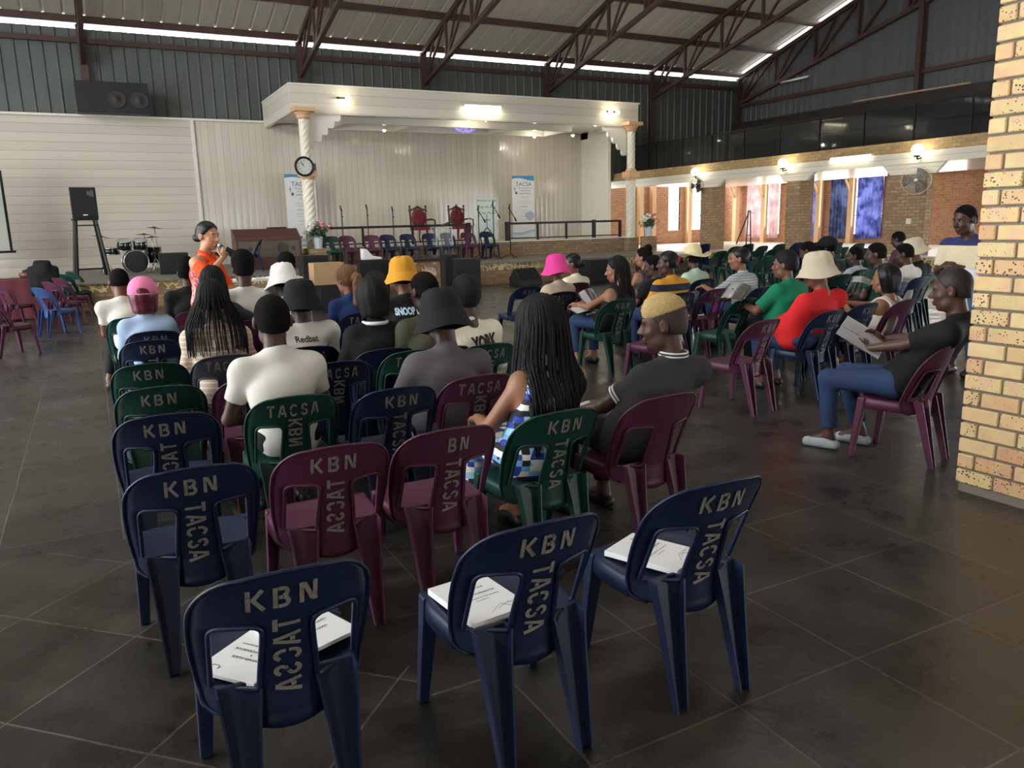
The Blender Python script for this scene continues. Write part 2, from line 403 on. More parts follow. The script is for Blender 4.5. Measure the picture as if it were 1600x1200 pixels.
# side and rear walls with open doorways (behind and left of the view)
def wall_with_doors(name, along, at, lo, hi, doors, ztop, mat):
    bm = new(); c = lo
    for d0, d1, dz in doors + [(hi, hi, 0)]:
        if along == 'x': box(bm, c, at - .1, 0, d0, at + .1, ztop)
        else: box(bm, at - .1, c, 0, at + .1, d0, ztop)
        if d1 > d0:
            if along == 'x': box(bm, d0, at - .1, dz, d1, at + .1, ztop)
            else: box(bm, at - .1, d0, dz, at + .1, d1, ztop)
        c = d1
    return struct(name, bm, mat)
wall_with_doors('wall_left', 'y', XL, YF, YB, [(5, 17, 4.4)], 7.3, m_brown)
wall_with_doors('wall_rear', 'x', YF, XL, XR, [(a, b, 2.8) for a, b in REAR], 7.3, m_brown)

# white boarding on the back wall
bm = new(); box(bm, -9, 26.18, 0, 3.14, 26.4, 4.86); struct('wall_back_boarding', bm, m_wh)
bm = new(); box(bm, 3.2, 26.18, 0, 17.0, 26.4, 4.88); struct('wall_back_boarding', bm, m_wv)
bm = new(); box(bm, 3.12, 26.12, 0, 3.22, 26.2, 4.9); struct('trim_1', bm, m_white)
bm = new(); box(bm, -9, 26.1, 4.86, 17.0, 26.42, 4.92); struct('trim_2', bm, m_white)
bm = new(); box(bm, 17.0, 24.4, .58, 17.12, 26.4, 4.88); struct('wall_stage_side', bm, m_white)

# ------------------------------------------------------------------ stage
q = NT('crazy_paving_stone')
tc = q.n('TexCoord').outputs['UV']
v1 = q.n('TexVoronoi', _feature='DISTANCE_TO_EDGE', Scale=6.5); q.l(tc, v1.inputs['Vector'])
v2 = q.n('TexVoronoi', Scale=6.5); q.l(tc, v2.inputs['Vector'])
cr = q.n('ValToRGB'); cr.color_ramp.interpolation = 'CONSTANT'; cr.color_ramp.elements[0].color = (1, 1, 1, 1); cr.color_ramp.elements[1].position = .06; cr.color_ramp.elements[1].color = (0, 0, 0, 1)
q.l(v1.outputs['Distance'], cr.inputs[0])
sr = q.n('ValToRGB'); sr.color_ramp.elements[0].color = c4(lin((118, 96, 62))); sr.color_ramp.elements[1].color = c4(lin((176, 148, 100)))
sp = q.n('SeparateColor'); q.l(v2.outputs['Color'], sp.inputs[0]); q.l(sp.outputs[0], sr.inputs[0])
mx = q.n('MixRGB'); mx.inputs[2].default_value = c4(lin((214, 200, 160))); q.l(cr.outputs[0], mx.inputs[0]); q.l(sr.outputs[0], mx.inputs[1]); q.l(mx.outputs[0], q.b.inputs['Base Color'])
bp = q.n('Bump', Strength=.7, Distance=.02); q.l(v1.outputs['Distance'], bp.inputs['Height']); q.l(bp.outputs[0], q.b.inputs['Normal'])
m_stone = q.m
bm = new(); box(bm, -.6, 19.28, 0, 14.6, 19.6, .09); box(bm, -.6, 19.5, .09, 14.6, 19.62, .36); struct('stage_step', bm, [m_brown])
bm = new(); box(bm, -.6, 19.54, .36, 18.35, 19.9, .545); struct('stage_stone_band', bm, m_stone)
bm = new(); box(bm, -.55, 19.9, 0, 25.2, 26.15, .5); box(bm, -.62, 19.48, .545, 16.9, 26.15, .58); struct('stage_platform_floor', bm, m_concrete)
bm = new(); box(bm, 18.4, 9.0, 0, 25.2, 19.9, .5); struct('aisle_platform', bm, m_concrete)
bm = new(); box(bm, 18.3, 9.0, .545, 25.25, 27.3, .58); box(bm, 16.9, 19.48, .545, 18.3, 27.3, .58); struct('aisle_floor', bm, m_pale)
bm = new(); box(bm, 18.34, 9.0, .2, 18.42, 19.54, .545); struct('stage_stone_band', bm, m_stone)
bm = new(); box(bm, 5.4, 22.6, .58, 16.95, 22.8, 1.03); struct('stage_wall', bm, m_brown)
bm = new(); box(bm, 5.35, 22.56, 1.03, 17.0, 26.15, 1.07); box(bm, 5.45, 22.8, .58, 16.95, 26.15, 1.03); struct('upper_stage_floor', bm, m_pale)
for i, (xa, z) in enumerate(((4.95, .94), (4.5, .80), (4.1, .68))):
    bm = new(); box(bm, xa - .02, 22.3, .58, xa + .46 if i else 5.4, 23.6, z); struct('stage_stair', bm, m_brown)
# canopy
bm = new(); box(bm, 5.3, 22.62, 4.72, 17.0, 22.78, 5.47); struct('canopy_fascia', bm, m_facing)
bm = new(); box(bm, 5.3, 22.78, 4.72, 5.42, 26.3, 5.47); box(bm, 16.88, 22.78, 4.72, 17.0, 25.0, 5.47); struct('canopy_fascia', bm, m_facing)
bm = new(); box(bm, 5.28, 22.58, 5.45, 17.04, 26.3, 5.5); struct('canopy_top', bm, m_white)
bm = new(); box(bm, 5.42, 22.78, 4.86, 16.9, 26.2, 4.9); struct('ceiling', bm, m_white)
_t = m_roof.node_tree; _b = _t.nodes['Principled BSDF']; _tr = _t.nodes.new('ShaderNodeBsdfTranslucent'); _tr.inputs[0].default_value = (.8, .74, .6, 1); _mx = _t.nodes.new('ShaderNodeMixShader'); _mx.inputs[0].default_value = .004
_t.links.new(_b.outputs[0], _mx.inputs[1]); _t.links.new(_tr.outputs[0], _mx.inputs[2]); _t.links.new(_mx.outputs[0], _t.nodes['Material Output'].inputs[0])
for (xa, xb, ya, yb) in ((7.0, 14.8, 23.6, 23.75), (7.0, 7.15, 23.75, 25.2), (9.2, 9.4, 23.75, 25.2), (12.6, 12.8, 23.75, 25.2), (14.8, 14.95, 23.6, 25.4), (7.0, 14.8, 25.2, 25.4)):
    bm = new(); box(bm, xa, ya, 4.62, xb, yb, 4.86); struct('ceiling_rib', bm, m_white)
def scallops(n, w, h, flip):
    """stepped bracket with scalloped underside, corner at the top by the column"""
    pts = [(0, 0), (w, 0)]
    for k in range(n):
        x1 = w - w * k / n; y1 = -h * k / n; x0 = w - w * (k + 1) / n; y0 = -h * (k + 1) / n
        for t in range(1, 7):
            a = t / 6
            pts.append((x1 + (x0 - x1) * a + .06 * math.sin(PI * a), y1 + (y0 - y1) * a - .08 * math.sin(PI * a)))
    return [(-p[0] if flip else p[0], p[1]) for p in pts]
for cx, flip in ((5.75, False), (16.55, True)):
    bm = new(); prism(bm, [(cx + a, 4.74 + b) for a, b in scallops(5, .95, .95, flip)], 22.66, 22.76); struct('canopy_bracket', bm, m_white)

# twisted columns
def twisted(bm, x, y, z0, z1, r):
    N = int((z1 - z0) / .014); seg = 36; rings = []
    for i in range(N + 1):
        z = z0 + (z1 - z0) * i / N; ring = []
        for k in range(seg):
            a = 2 * PI * k / seg; rr = r * (1.02 - .2 * (1 - abs(math.cos((5 * a - z * 36) / 2))) ** 2)
            ring.append(bm.verts.new((x + rr * math.cos(a), y + rr * math.sin(a), z)))
        rings.append(ring)
    for a, b in zip(rings, rings[1:]):
        for k in range(seg):
            f = bm.faces.new((a[k], a[(k + 1) % seg], b[(k + 1) % seg], b[k])); f.smooth = True
    bm.faces.new(rings[0][::-1]); bm.faces.new(rings[-1])
m_cream = M('cream_plaster', (226, 220, 200), .4)
for cx, lab in ((5.6, 'left of the stage behind the flowers and under the wall clock'), (16.62, 'at the right end of the stage rail')):
    t = thing('twisted_column', 'tall cream barley-twist column ' + lab, 'column', (cx, 22.5, .58), group='twisted columns of the stage canopy')
    bm = new(); twisted(bm, 0, 0, .45, 2.4, .165); twisted(bm, 0, 0, 2.72, 3.98, .135); obj('shaft', bm, m_cream, t)
    bm = new(); box(bm, -.22, -.22, 2.45, .22, .22, 2.66); lathe(bm, [(.16, 2.36), (.2, 2.42), (.2, 2.46)], seg=16); lathe(bm, [(.19, 2.66), (.19, 2.7), (.15, 2.76)], seg=16)
    obj('middle_block', bm, m_peach, t, .012)
    bm = new(); lathe(bm, [(.14, 3.96), (.2, 4.02), (.17, 4.05), (.24, 4.12), (.24, 4.16)], seg=16); box(bm, -.29, -.29, 4.15, .29, .16, 4.26); obj('capital', bm, m_peach, t, .01)
    bm = new(); box(bm, -.2, -.2, 0, .2, .1, .45); obj('plinth', bm, m_brown, t)

# stage railing
def railing(x0, x1, posts, lab):
    t = thing('stage_railing', lab, 'railing', ((x0 + x1) / 2, 22.72, 1.07), group='black railings of the stage')
    L = (x1 - x0) / 2
    bm = new(); beam(bm, (-L, 0, .54), (L, 0, .54), .05, .07); obj('top_rail', bm, m_black, t)
    bm = new(); beam(bm, (-L, 0, .07), (L, 0, .07), .035, .035); obj('bottom_rail', bm, m_black, t)
    for px, w in posts:
        bm = new(); box(bm, px - (x0 + x1) / 2 - w, -w, 0, px - (x0 + x1) / 2 + w, w, .56 if w < .05 else .6); obj('post', bm, m_black, t)
railing(5.95, 10.6, ((5.98, .05), (7.15, .03), (8.7, .03), (10.56, .06)), 'black stage railing behind the row of chairs, left of the gap')
railing(11.9, 16.35, ((11.93, .06), (13.05, .03), (14.15, .03), (15.25, .05), (16.33, .04)), 'black stage railing right of the gap, reaching the right column')

# ------------------------------------------------------------------ balcony and side aisle
bm = new(); box(bm, 18.7, 7.5, 2.93, 25.25, 26.5, 3.14); struct('balcony_slab', bm, m_white)
bm = new(); box(bm, 18.62, 7.5, 2.86, 18.78, 26.5, 3.12); struct('balcony_beam', bm, m_facing)
bm = new(); prism(bm, [(14.25, 2.87), (12.5, 2.87), (12.75, 2.6), (14.0, 2.6)], 18.64, 18.76, plane='YZ'); struct('balcony_beam_drop', bm, m_facing)
for y in (20.95, 17.25):
    bm = new(); prism(bm, [(y + .55, 2.87), (y - .8, 2.87), (y - .5, 2.64), (y + .35, 2.64)], 18.64, 18.76, plane='YZ'); struct('balcony_beam_drop', bm, m_facing)
bm = new(); box(bm, 18.72, 7.5, 3.12, 18.94, 26.5, 3.43); struct('balcony_brick_parapet', bm, m_yellow)
for y0, y1 in ((20.74, 21.28), (17.0, 17.5), ):
    bm = new(); box(bm, 18.66, y0, .58, 19.25, y1, 2.93); struct('brick_pillar', bm, m_brown)
bm = new(); box(bm, 18.66, 12.95, .58, 18.9, 14.1, 2.9); struct('brick_pillar', bm, m_brown)
bm = new(); box(bm, 24.9, 7.5, 3.15, 25.2, 26.3, 4.6); box(bm, 24.7, 9, 4.6, 25.2, 26.3, 5.5); struct('balcony_shade_panel', bm, M('dark_shade_board', (40, 32, 27), .6, var=.3, vscale=2))  # dark panel added for the unlit wall and timber boards behind the balcony
m_glass = M('smoked_glass', (34, 37, 38), .04, alpha=.4, spec=.7)
t = thing('balcony_balustrade', 'long smoked glass balustrade with dark handrail along the balcony', 'balustrade', (18.8, 7.6, 3.43))
ys = np.linspace(7.6, 25.4, 13)
for a, b in zip(ys, ys[1:]):
    bm = new(); box(bm, -.006, a - 7.6 + .02, .03, .006, b - 7.6 - .02, .86); obj('glass_panel', bm, m_glass, t)
for a in ys:
    bm = new(); box(bm, -.025, a - 7.6 - .02, 0, .025, a - 7.6 + .02, .9); obj('post', bm, m_black, t)
bm = new(); beam(bm, (0, 0, .91), (0, 17.8, .91), .07, .05); obj('handrail', bm, m_black, t)
m_wood = M('pale_raw_plank', (176, 140, 110), .7, var=.2, vscale=5)
for (y0, y1, z0, z1, lab) in ((20.6, 22.0, 5.05, 5.2, 'pale raw plank lying in the dark above the balcony, left of the others'), (15.9, 20.2, 5.53, 5.57, 'long thin pale batten along the dark shade panel above the balcony'), (14.0, 15.2, 5.6, 5.95, 'short pale plank leaning above the balcony near the brick column')):
    bm = new(); beam(bm, (24.62, y0, z0), (24.62, y1, z1 if y1 - y0 < 1.3 else z0 + .02), .05, .12 if y1 < 22 and y0 > 20 else .05)
    struct('balcony_batten', bm, m_wood)
# aisle end wall with two windows
def framed_window(idx, axis, at, a0, a1, z0, z1, n, out, name='window'):
    """n stacked panes in a pale frame, axis = direction the window runs along"""
    fw = .05
    bm = new()
    def B(u0, u1, w0, w1, d0, d1):
        if axis == 'x': box(bm, u0, at + min(d0, d1), w0, u1, at + max(d0, d1), w1)
        else: box(bm, at + min(d0, d1), u0, w0, at + max(d0, d1), u1, w1)
    B(a0 - fw, a0, z0 - fw, z1 + fw, -.04, .06); B(a1, a1 + fw, z0 - fw, z1 + fw, -.04, .06)
    hs = np.linspace(z0, z1, n + 1)
    for h in hs: B(a0, a1, h - fw * .6, h + fw * .6, -.04, .06)
    w = struct('%s_%d' % (name, idx), bm, M('cream_window_frame', (226, 214, 184), .5)); 
    w['kind'] = 'structure'
    bm = new()
    for h0, h1 in zip(hs, hs[1:]): B(a0 + .02, a1 - .02, h0 + .05, h1 - .05, out * .02 - .004, out * .02 + .004)
    obj('pane', bm, M('frosted_glowing_pane', (225, 235, 240), .5, emit=(226, 240, 250), es=.8), w)  # panes glow by themselves in place of daylight behind the glass
def wall_with_holes(name, axis, at, lo, hi, z0, z1, holes, mat, th=.2):
    bm = new(); c = lo
    def B(u0, u1, w0, w1):
        if u1 - u0 < .001 or w1 - w0 < .001: return
        if axis == 'x': box(bm, u0, at, w0, u1, at + th, w1)
        else: box(bm, at, u0, w0, at + th, u1, w1)
    for (h0, h1, hz0, hz1) in sorted(holes) + [(hi, hi, z0, z0)]:
        B(c, h0, z0, z1)
        if h1 > h0: B(h0, h1, z0, hz0); B(h0, h1, hz1, z1)
        c = h1
    return struct(name, bm, mat)
wall_with_holes('wall_aisle_end', 'x', 27.35, 17.1, 25.3, .5, 3.3, [(22.2, 22.85, 1.12, 2.98), (23.5, 24.1, 1.12, 2.98)], m_orange)
framed_window(1, 'x', 27.42, 22.2, 22.85, 1.12, 2.98, 3, 1); framed_window(2, 'x', 27.42, 23.5, 24.1, 1.12, 2.98, 3, 1)
wins = [(24.0, 25.85), (21.95, 22.6), (19.2, 21.3)]
wall_with_holes('wall_aisle_right', 'y', 25.25, 7.5, 27.4, .5, 3.2, [(a, b, .9, 2.95) for a, b in wins], m_orange)
for i, (a, b) in enumerate(wins): framed_window(3 + i, 'y', 25.32, a, b, .9, 2.95, 3, 1)
for i, y in enumerate((26.2, 24.55, 21.75, 20.28)):
    bm = new(); box(bm, 24.86, y - .1, .58, 25.05, y + .1, 2.93); beam(bm, (24.96, y + .02, 2.3), (24.6, y + .02, 2.88), .06, .06); struct('aisle_post', bm, m_peach)
for x in (20.6, 21.25, 23.2):
    bm = new(); box(bm, x - .1, 27.1, .58, x + .1, 27.34, 3.0); struct('aisle_post', bm, m_peach)
bm = new(); beam(bm, (25.0, 14.5, 2.2), (24.2, 13.6, 2.9), .12, .1); struct('aisle_brace', bm, m_peach)

def curtain(name, lab, x, y0, y1, z0, z1, mat, grp, amp=.045, n=7):
    """hanging fabric with folds, running along Y"""
    bm = new(); cols = n * 10; rows = 12; g = []
    for r in range(rows + 1):
        f = r / rows; row = []
        for c in range(cols + 1):
            u = c / cols; ph = u * n * 2 * PI
            a = amp * (.5 + .7 * (1 - f)) * (1 + .4 * math.sin(u * 9.1 + 2))
            row.append(bm.verts.new((x + a * math.sin(ph + .6 * math.sin(5 * u)) + .01 * math.sin(9 * f + ph * .3), y0 + (y1 - y0) * (u + .008 * math.sin(f * 7 + u * 20)), z0 + (z1 - z0) * f)))
        g.append(row)
    for r in range(rows):
        for c in range(cols):
            fc = bm.faces.new((g[r][c], g[r][c + 1], g[r + 1][c + 1], g[r + 1][c])); fc.smooth = True
    return tag(obj(name, bm, mat), lab, 'curtain', grp)
def cloth_trans(name, c1, c2, tr=.5, scale=3):
    q = NT(name); b = q.b; b.inputs['Roughness'].default_value = .8
    tc = q.n('TexCoord').outputs['Object']; nz = q.n('TexNoise', Scale=scale, Detail=5.0); q.l(tc, nz.inputs['Vector'])
    cr = q.n('ValToRGB'); cr.color_ramp.elements[0].position = .38; cr.color_ramp.elements[0].color = c4(lin(c1)); cr.color_ramp.elements[1].position = .62; cr.color_ramp.elements[1].color = c4(lin(c2)); q.l(nz.outputs['Fac'], cr.inputs[0]); q.l(cr.outputs[0], b.inputs['Base Color'])
    t = q.n('BsdfTranslucent'); q.l(cr.outputs[0], t.inputs[0]); ms = q.n('MixShader'); ms.inputs[0].default_value = tr
    q.l(b.outputs[0], ms.inputs[1]); q.l(t.outputs[0], ms.inputs[2]); q.l(ms.outputs[0], q.out.inputs[0]); return q.m
m_pinkc = cloth_trans('pink_sheer', (214, 178, 178), (246, 222, 222), .6)
m_bluec = cloth_trans('blue_violet_curtain', (66, 74, 140), (150, 158, 230), .55)
m_slate = cloth_trans('blue_grey_curtain', (56, 64, 92), (110, 124, 170), .45)
curtain('curtain', 'pale pink sheer curtain, left one behind the second aisle bay', 25.1, 24.75, 25.7, .75, 2.98, m_pinkc, 'pink curtains')
curtain('curtain', 'narrow pale pink sheer curtain beside the middle brick pillar', 25.1, 23.95, 24.45, .75, 2.98, m_pinkc, 'pink curtains', n=4)
curtain('curtain', 'narrow violet blue curtain right of the middle brick pillar', 25.1, 21.9, 22.6, .75, 2.98, m_bluec, 'blue curtains', n=4)
curtain('curtain', 'slate blue patterned curtain left of the tall peach post', 25.1, 20.4, 21.35, .75, 2.98, m_slate, 'blue curtains')
curtain('curtain', 'violet blue patterned curtain right of the tall peach post', 25.1, 19.1, 20.15, .75, 2.98, m_bluec, 'blue curtains')

# ------------------------------------------------------------------ the near brick column, brick by brick
def near_column():
    q = NT('speckled_face_brick'); b = q.b; b.inputs['Roughness'].default_value = .75
    at = q.n('Attribute', _attribute_name='tint'); sp = q.n('SeparateColor'); q.l(at.outputs['Color'], sp.inputs[0])
    cr = q.n('ValToRGB'); e = cr.color_ramp.elements; e[0].color = c4(lin((208, 176, 122))); e[1].color = c4(lin((206, 158, 112))); e.new(.4).color = c4(lin((222, 194, 140))); e.new(.7).color = c4(lin((218, 180, 128)))
    q.l(sp.outputs[0], cr.inputs[0])
    tc = q.n('TexCoord').outputs['Object']
    vo = q.n('TexVoronoi', Scale=62.0); q.l(tc, vo.inputs['Vector'])
    nz = q.n('TexNoise', Scale=9.0, Detail=2.0); q.l(tc, nz.inputs['Vector'])
    th = q.n('Math', _operation='MULTIPLY'); q.l(nz.outputs['Fac'], th.inputs[0]); q.l(sp.outputs[1], th.inputs[1])
    th2 = q.n('Math', _operation='MULTIPLY'); th2.inputs[1].default_value = .62; q.l(th.outputs[0], th2.inputs[0])
    lt = q.n('Math', _operation='LESS_THAN'); q.l(vo.outputs['Distance'], lt.inputs[0]); q.l(th2.outputs[0], lt.inputs[1])
    vs = q.n('SeparateColor'); q.l(vo.outputs['Color'], vs.inputs[0])
    gt = q.n('Math', _operation='GREATER_THAN'); gt.inputs[1].default_value = .45; q.l(vs.outputs[0], gt.inputs[0])
    mu = q.n('Math', _operation='MULTIPLY'); q.l(lt.outputs[0], mu.inputs[0]); q.l(gt.outputs[0], mu.inputs[1])
    mx = q.n('MixRGB'); mx.inputs[2].default_value = c4(lin((70, 48, 36))); q.l(mu.outputs[0], mx.inputs[0]); q.l(cr.outputs[0], mx.inputs[1])
    n2 = q.n('TexNoise', Scale=14.0, Detail=6.0); q.l(tc, n2.inputs['Vector'])
    m2 = q.n('MixRGB', _blend_type='OVERLAY'); m2.inputs[0].default_value = .35; q.l(mx.outputs[0], m2.inputs[1]); q.l(n2.outputs['Color'], m2.inputs[2])
    hs = q.n('HueSaturation'); hs.inputs['Saturation'].default_value = .95; q.l(m2.outputs[0], hs.inputs['Color']); q.l(hs.outputs[0], b.inputs['Base Color'])
    bp = q.n('Bump', Strength=.35, Distance=.006); q.l(n2.outputs['Fac'], bp.inputs['Height']); q.l(bp.outputs[0], b.inputs['Normal'])
    m_mortar = M('grey_mortar', (122, 114, 102), .9, bump=.5, bscale=60)
    x0, x1, y0, y1 = 4.46, 5.16, 1.9, 2.76
    bm = new(); box(bm, x0 + .014, y0 + .014, 0, x1 - .014, y1 - .014, 7.2, 1)
    col = bm.loops.layers.float_color.new('tint')
    rnd = random.Random(3); row = .0955; L = .235; z = .055; k = 0
    def brick(a, b_, c, d, z0, z1):
        n0 = len(bm.faces); v = box(bm, a, c, z0, b_, d, z1); 
        t = (rnd.random(), rnd.choice((0, .35, .6, .8, 1.1)), rnd.random(), 1)
        fs = {f for q_ in v for f in q_.link_faces}; ed = {e_ for f in fs for e_ in f.edges}
        for f in fs:
            for lp in f.loops: lp[col] = t
        bmesh.ops.bevel(bm, geom=list(ed), offset=.006, segments=1, affect='EDGES', profile=.5)
    while z < 5.6:
        # west face bricks (header / stretcher rows), and the faces round the corner
        off = 0 if k % 2 else -.5
        y = y1 - (0 if k % 2 == 0 else 0)
        widths = [.225, .225, .225, .15] if k % 2 == 0 else [.108, .225, .225, .225, .05]
        for w in widths:
            if y - w < y0 - .001: break
            brick(x0, x0 + .105, y - w + .012, y, z, z + row - .014); y -= w + .0
        x = x0 + .12; 
        for w in ([.18, .225, .15] if k % 2 == 0 else [.225, .225, .1]):
            if x + w > x1: w = x1 - x
            if w > .03:
                brick(x, x + w - .012, y1 - .1, y1, z, z + row - .014); brick(x, x + w - .012, y0, y0 + .1, z, z + row - .014)
            x += w
        z += row; k += 1
    o = struct('brick_column', bm, [q.m, m_mortar])
near_column()
# ================================================================== stacking chair
def plastic(name, col):
    q = NT(name); b = q.b; tc = q.n('TexCoord').outputs['Object']
    nz = q.n('TexNoise', Scale=8.0, Detail=6.0, Roughness=.7); q.l(tc, nz.inputs['Vector'])
    mx = q.n('MixRGB'); c = lin(col); mx.inputs[1].default_value = c4([x * .85 for x in c]); mx.inputs[2].default_value = c4([min(1, x * 1.15 + .004) for x in c]); q.l(nz.outputs['Fac'], mx.inputs[0])
    sc = q.n('TexNoise', Scale=26.0, Detail=8.0, Roughness=.85, Distortion=2.0); q.l(tc, sc.inputs['Vector'])
    cr = q.n('ValToRGB'); cr.color_ramp.elements[0].position = .66; cr.color_ramp.elements[1].position = .75; cr.color_ramp.elements[1].color = (.5, .5, .5, 1); q.l(sc.outputs['Fac'], cr.inputs[0])
    m2 = q.n('MixRGB'); m2.inputs[2].default_value = c4([x * 1.6 + .05 for x in c]); q.l(cr.outputs[0], m2.inputs[0]); q.l(mx.outputs[0], m2.inputs[1]); q.l(m2.outputs[0], b.inputs['Base Color'])
    mr = q.n('MapRange'); mr.inputs['To Min'].default_value = .34; mr.inputs['To Max'].default_value = .55; q.l(nz.outputs['Fac'], mr.inputs[0]); q.l(mr.outputs[0], b.inputs['Roughness'])
    b.inputs['Specular IOR Level'].default_value = .38
    return q.m
CH_MAT = {'navy': plastic('navy_plastic', (15, 29, 58)), 'maroon': plastic('maroon_plastic', (78, 34, 58)), 'green': plastic('green_plastic', (12, 56, 48)), 'grey': plastic('charcoal_plastic', (62, 64, 72)), 'blue': plastic('mid_blue_plastic', (42, 66, 114))}
q = NT('worn_stencil_paint'); q.b.inputs['Roughness'].default_value = .7; q.b.inputs['Base Color'].default_value = c4(lin((136, 132, 120)))
tc = q.n('TexCoord').outputs['Object']; nz = q.n('TexNoise', Scale=30.0, Detail=6.0, Roughness=.75); q.l(tc, nz.inputs['Vector'])
cr = q.n('ValToRGB'); cr.color_ramp.elements[0].position = .3; cr.color_ramp.elements[0].color = (.4, .4, .4, 1); cr.color_ramp.elements[1].position = .52; cr.color_ramp.elements[1].color = (.92, .92, .92, 1)
q.l(nz.outputs['Fac'], cr.inputs[0]); q.l(cr.outputs[0], q.b.inputs['Alpha'])
m_paint = q.m

def backY(x, z):
    t = max(0, (z - .42) / .38)
    return -.195 - .125 * t ** 1.15 + (2.7 - 1.35 * min(1, t) ** .8) * x * x
BT = .0055
def rim(bm, pts, r=.0055):
    tube(bm, pts, r, 6, closed=True)
def hwid(z):
    if z <= .655:
        t = (z - .40) / .255; w = .208 + .018 * math.sin(max(0, min(1, t)) * PI * .62)
        if z < .392: w -= .05 - math.sqrt(max(0, .05 ** 2 - (.392 - z) ** 2))
        return w
    th = math.asin(min(1, (z - .655) / .145)); base = .208 + .018 * math.sin(PI * .62)
    return base - .118 + .118 * math.cos(th)
OPZ0, OPZ1 = .428, .648
def opening(z):
    """inner and outer x of the right-hand opening at height z, or None"""
    if z < OPZ0 or z > OPZ1: return None
    t = (z - OPZ0) / (OPZ1 - OPZ0); i = .066 + .006 * math.cos(t * PI); o = .184 - .004 * t
    m = (i + o) / 2; h = (o - i) / 2
    e = min(z - OPZ0, OPZ1 - z); R = .028 if z > (OPZ0 + OPZ1) / 2 else .008
    if e < R: h = h - R + math.sqrt(max(0, R * R - (R - e) ** 2))
    return m - h, m + h
def chair_meshes():
    P = {}
    # backrest shell
    zs = [.342, .348, .358, .372, .385, .40, .41, .42, .428, .4281, .431, .436, .45, .48, .52, .56, .60, .618, .625, .632, .638, .643, .647, .6479, .65] + [.655 + .145 * math.sin(a) for a in (.2, .32, .45, .6, .75, .9, 1.05, 1.2, 1.33, 1.45, PI / 2)]
    bm = new(); rows = []
    for z in zs:
        w = hwid(z); op = opening(z)
        zz = min(max(z, OPZ0 + .0001), OPZ1 - .0001); oi, oo = opening(zz)
        if not op: oi, oo = (oi, oo) if z < OPZ0 or z > OPZ1 else (oi, oo)
        oo = min(oo, w - .012); oi = min(oi, oo - .01) if w > .03 else oi
        xs = [oi * k / 3 for k in range(0, 4)] + [oi + (oo - oi) * k / 3 for k in (1, 2, 3)] + [oo + (w - oo) * .5, w]
        xs = [-x for x in xs[:0:-1]] + xs
        arch = .010 * max(0, (z - .70) / .1)
        rows.append([bm.verts.new((x, backY(x, z), z + arch * (1 - (x / .12) ** 2) - (arch if z > .79 else 0) * 0)) for x in xs])
    n = len(rows[0])
    hole_cols = set()
    c0 = (n - 1) // 2
    for r in range(len(zs) - 1):
        zm = (zs[r] + zs[r + 1]) / 2
        for c in range(n - 1):
            k = c - c0 if c >= c0 else c0 - 1 - c       # band index counted outward
            if OPZ0 < zm < OPZ1 and 3 <= k < 6: continue
            f = bm.faces.new((rows[r][c], rows[r][c + 1], rows[r + 1][c + 1], rows[r + 1][c])); f.smooth = True
    # centre band continues down between the legs
    prev = [rows[0][c] for c in range(c0 - 3, c0 + 4)]
    for z in (.335, .325, .312):
        cur = [bm.verts.new((v.co.x * (1 + .3 * (.40 - z)), backY(v.co.x, .342) - (.342 - z) * .12, z + (.012 * (1 - (v.co.x / .08) ** 2) * -1 if z < .315 else 0))) for v in prev]
        for a in range(6):
            f = bm.faces.new((cur[a], cur[a + 1], prev[a + 1], prev[a])); f.smooth = True
        prev = cur
    bmesh.ops.recalc_face_normals(bm, faces=bm.faces)
    bmesh.ops.solidify(bm, geom=bm.faces[:], thickness=BT)
    # rolled rims
    out = [(hwid(z), z) for z in zs]
    pts = [(w, backY(w, z) - .001, z) for w, z in out] ; pts += [(x, backY(x, .80) - .001, .80 + .010 * (1 - (x / .12) ** 2)) for x in (.07, 0, -.07)] + [(-w, backY(w, z) - .001, z) for w, z in out[::-1]]
    tube(bm, pts, .0058, 6)
    for s in (1, -1):
        zz = np.linspace(OPZ0 + .0005, OPZ1 - .0005, 26)
        zz = sorted(set(list(zz) + [OPZ0 + .003, OPZ1 - .003, OPZ1 - .008, OPZ1 - .013]))
        L = [(s * opening(z)[0], backY(opening(z)[0], z) - .005, z) for z in zz]; R = [(s * opening(z)[1], backY(opening(z)[1], z) - .005, z) for z in zz[::-1]]
        rim(bm, L + R, .0075)
    P['backrest'] = mesh_of('backrest', bm)
    # seat
    bm = new(); N = 48; rings = []
    def plan(a, s, cy=.005):
        c, s_ = math.cos(a), math.sin(a); n_ = 3.6
        r = (abs(c / .212) ** n_ + abs(s_ / .208) ** n_) ** (-1 / n_)
        x, y = r * c * s, r * s_ * s
        x *= 1 + .06 * (y / .2)
        return x, y + cy
    def seatz(s, y): return .400 + .022 * s ** 3 + .03 * (y + .2) / .4 * .4
    for s, dz in ((.25, 0), (.5, 0), (.7, 0), (.84, 0), (.93, 0), (.975, -.003), (1.0, -.012), (1.012, -.03), (1.018, -.068)):
        ring = []
        for k in range(N):
            x, y = plan(2 * PI * k / N, s); y = max(y, (backY(x, .43) + .008) * (.25 + .75 * min(s, 1.0)) + .0015 * (s - 1) * 50 * (-1 if s > 1 else 0)); ring.append(bm.verts.new((x, y, seatz(min(s, .93), y) + dz)))
        rings.append(ring)
    bm.faces.new(rings[0])
    for a, b in zip(rings, rings[1:]):
        for k in range(N):
            f = bm.faces.new((a[k], b[k], b[(k + 1) % N], a[(k + 1) % N])); f.smooth = True
    bmesh.ops.recalc_face_normals(bm, faces=bm.faces)
    bmesh.ops.solidify(bm, geom=bm.faces[:], thickness=.004)
    P['seat'] = mesh_of('seat', bm)
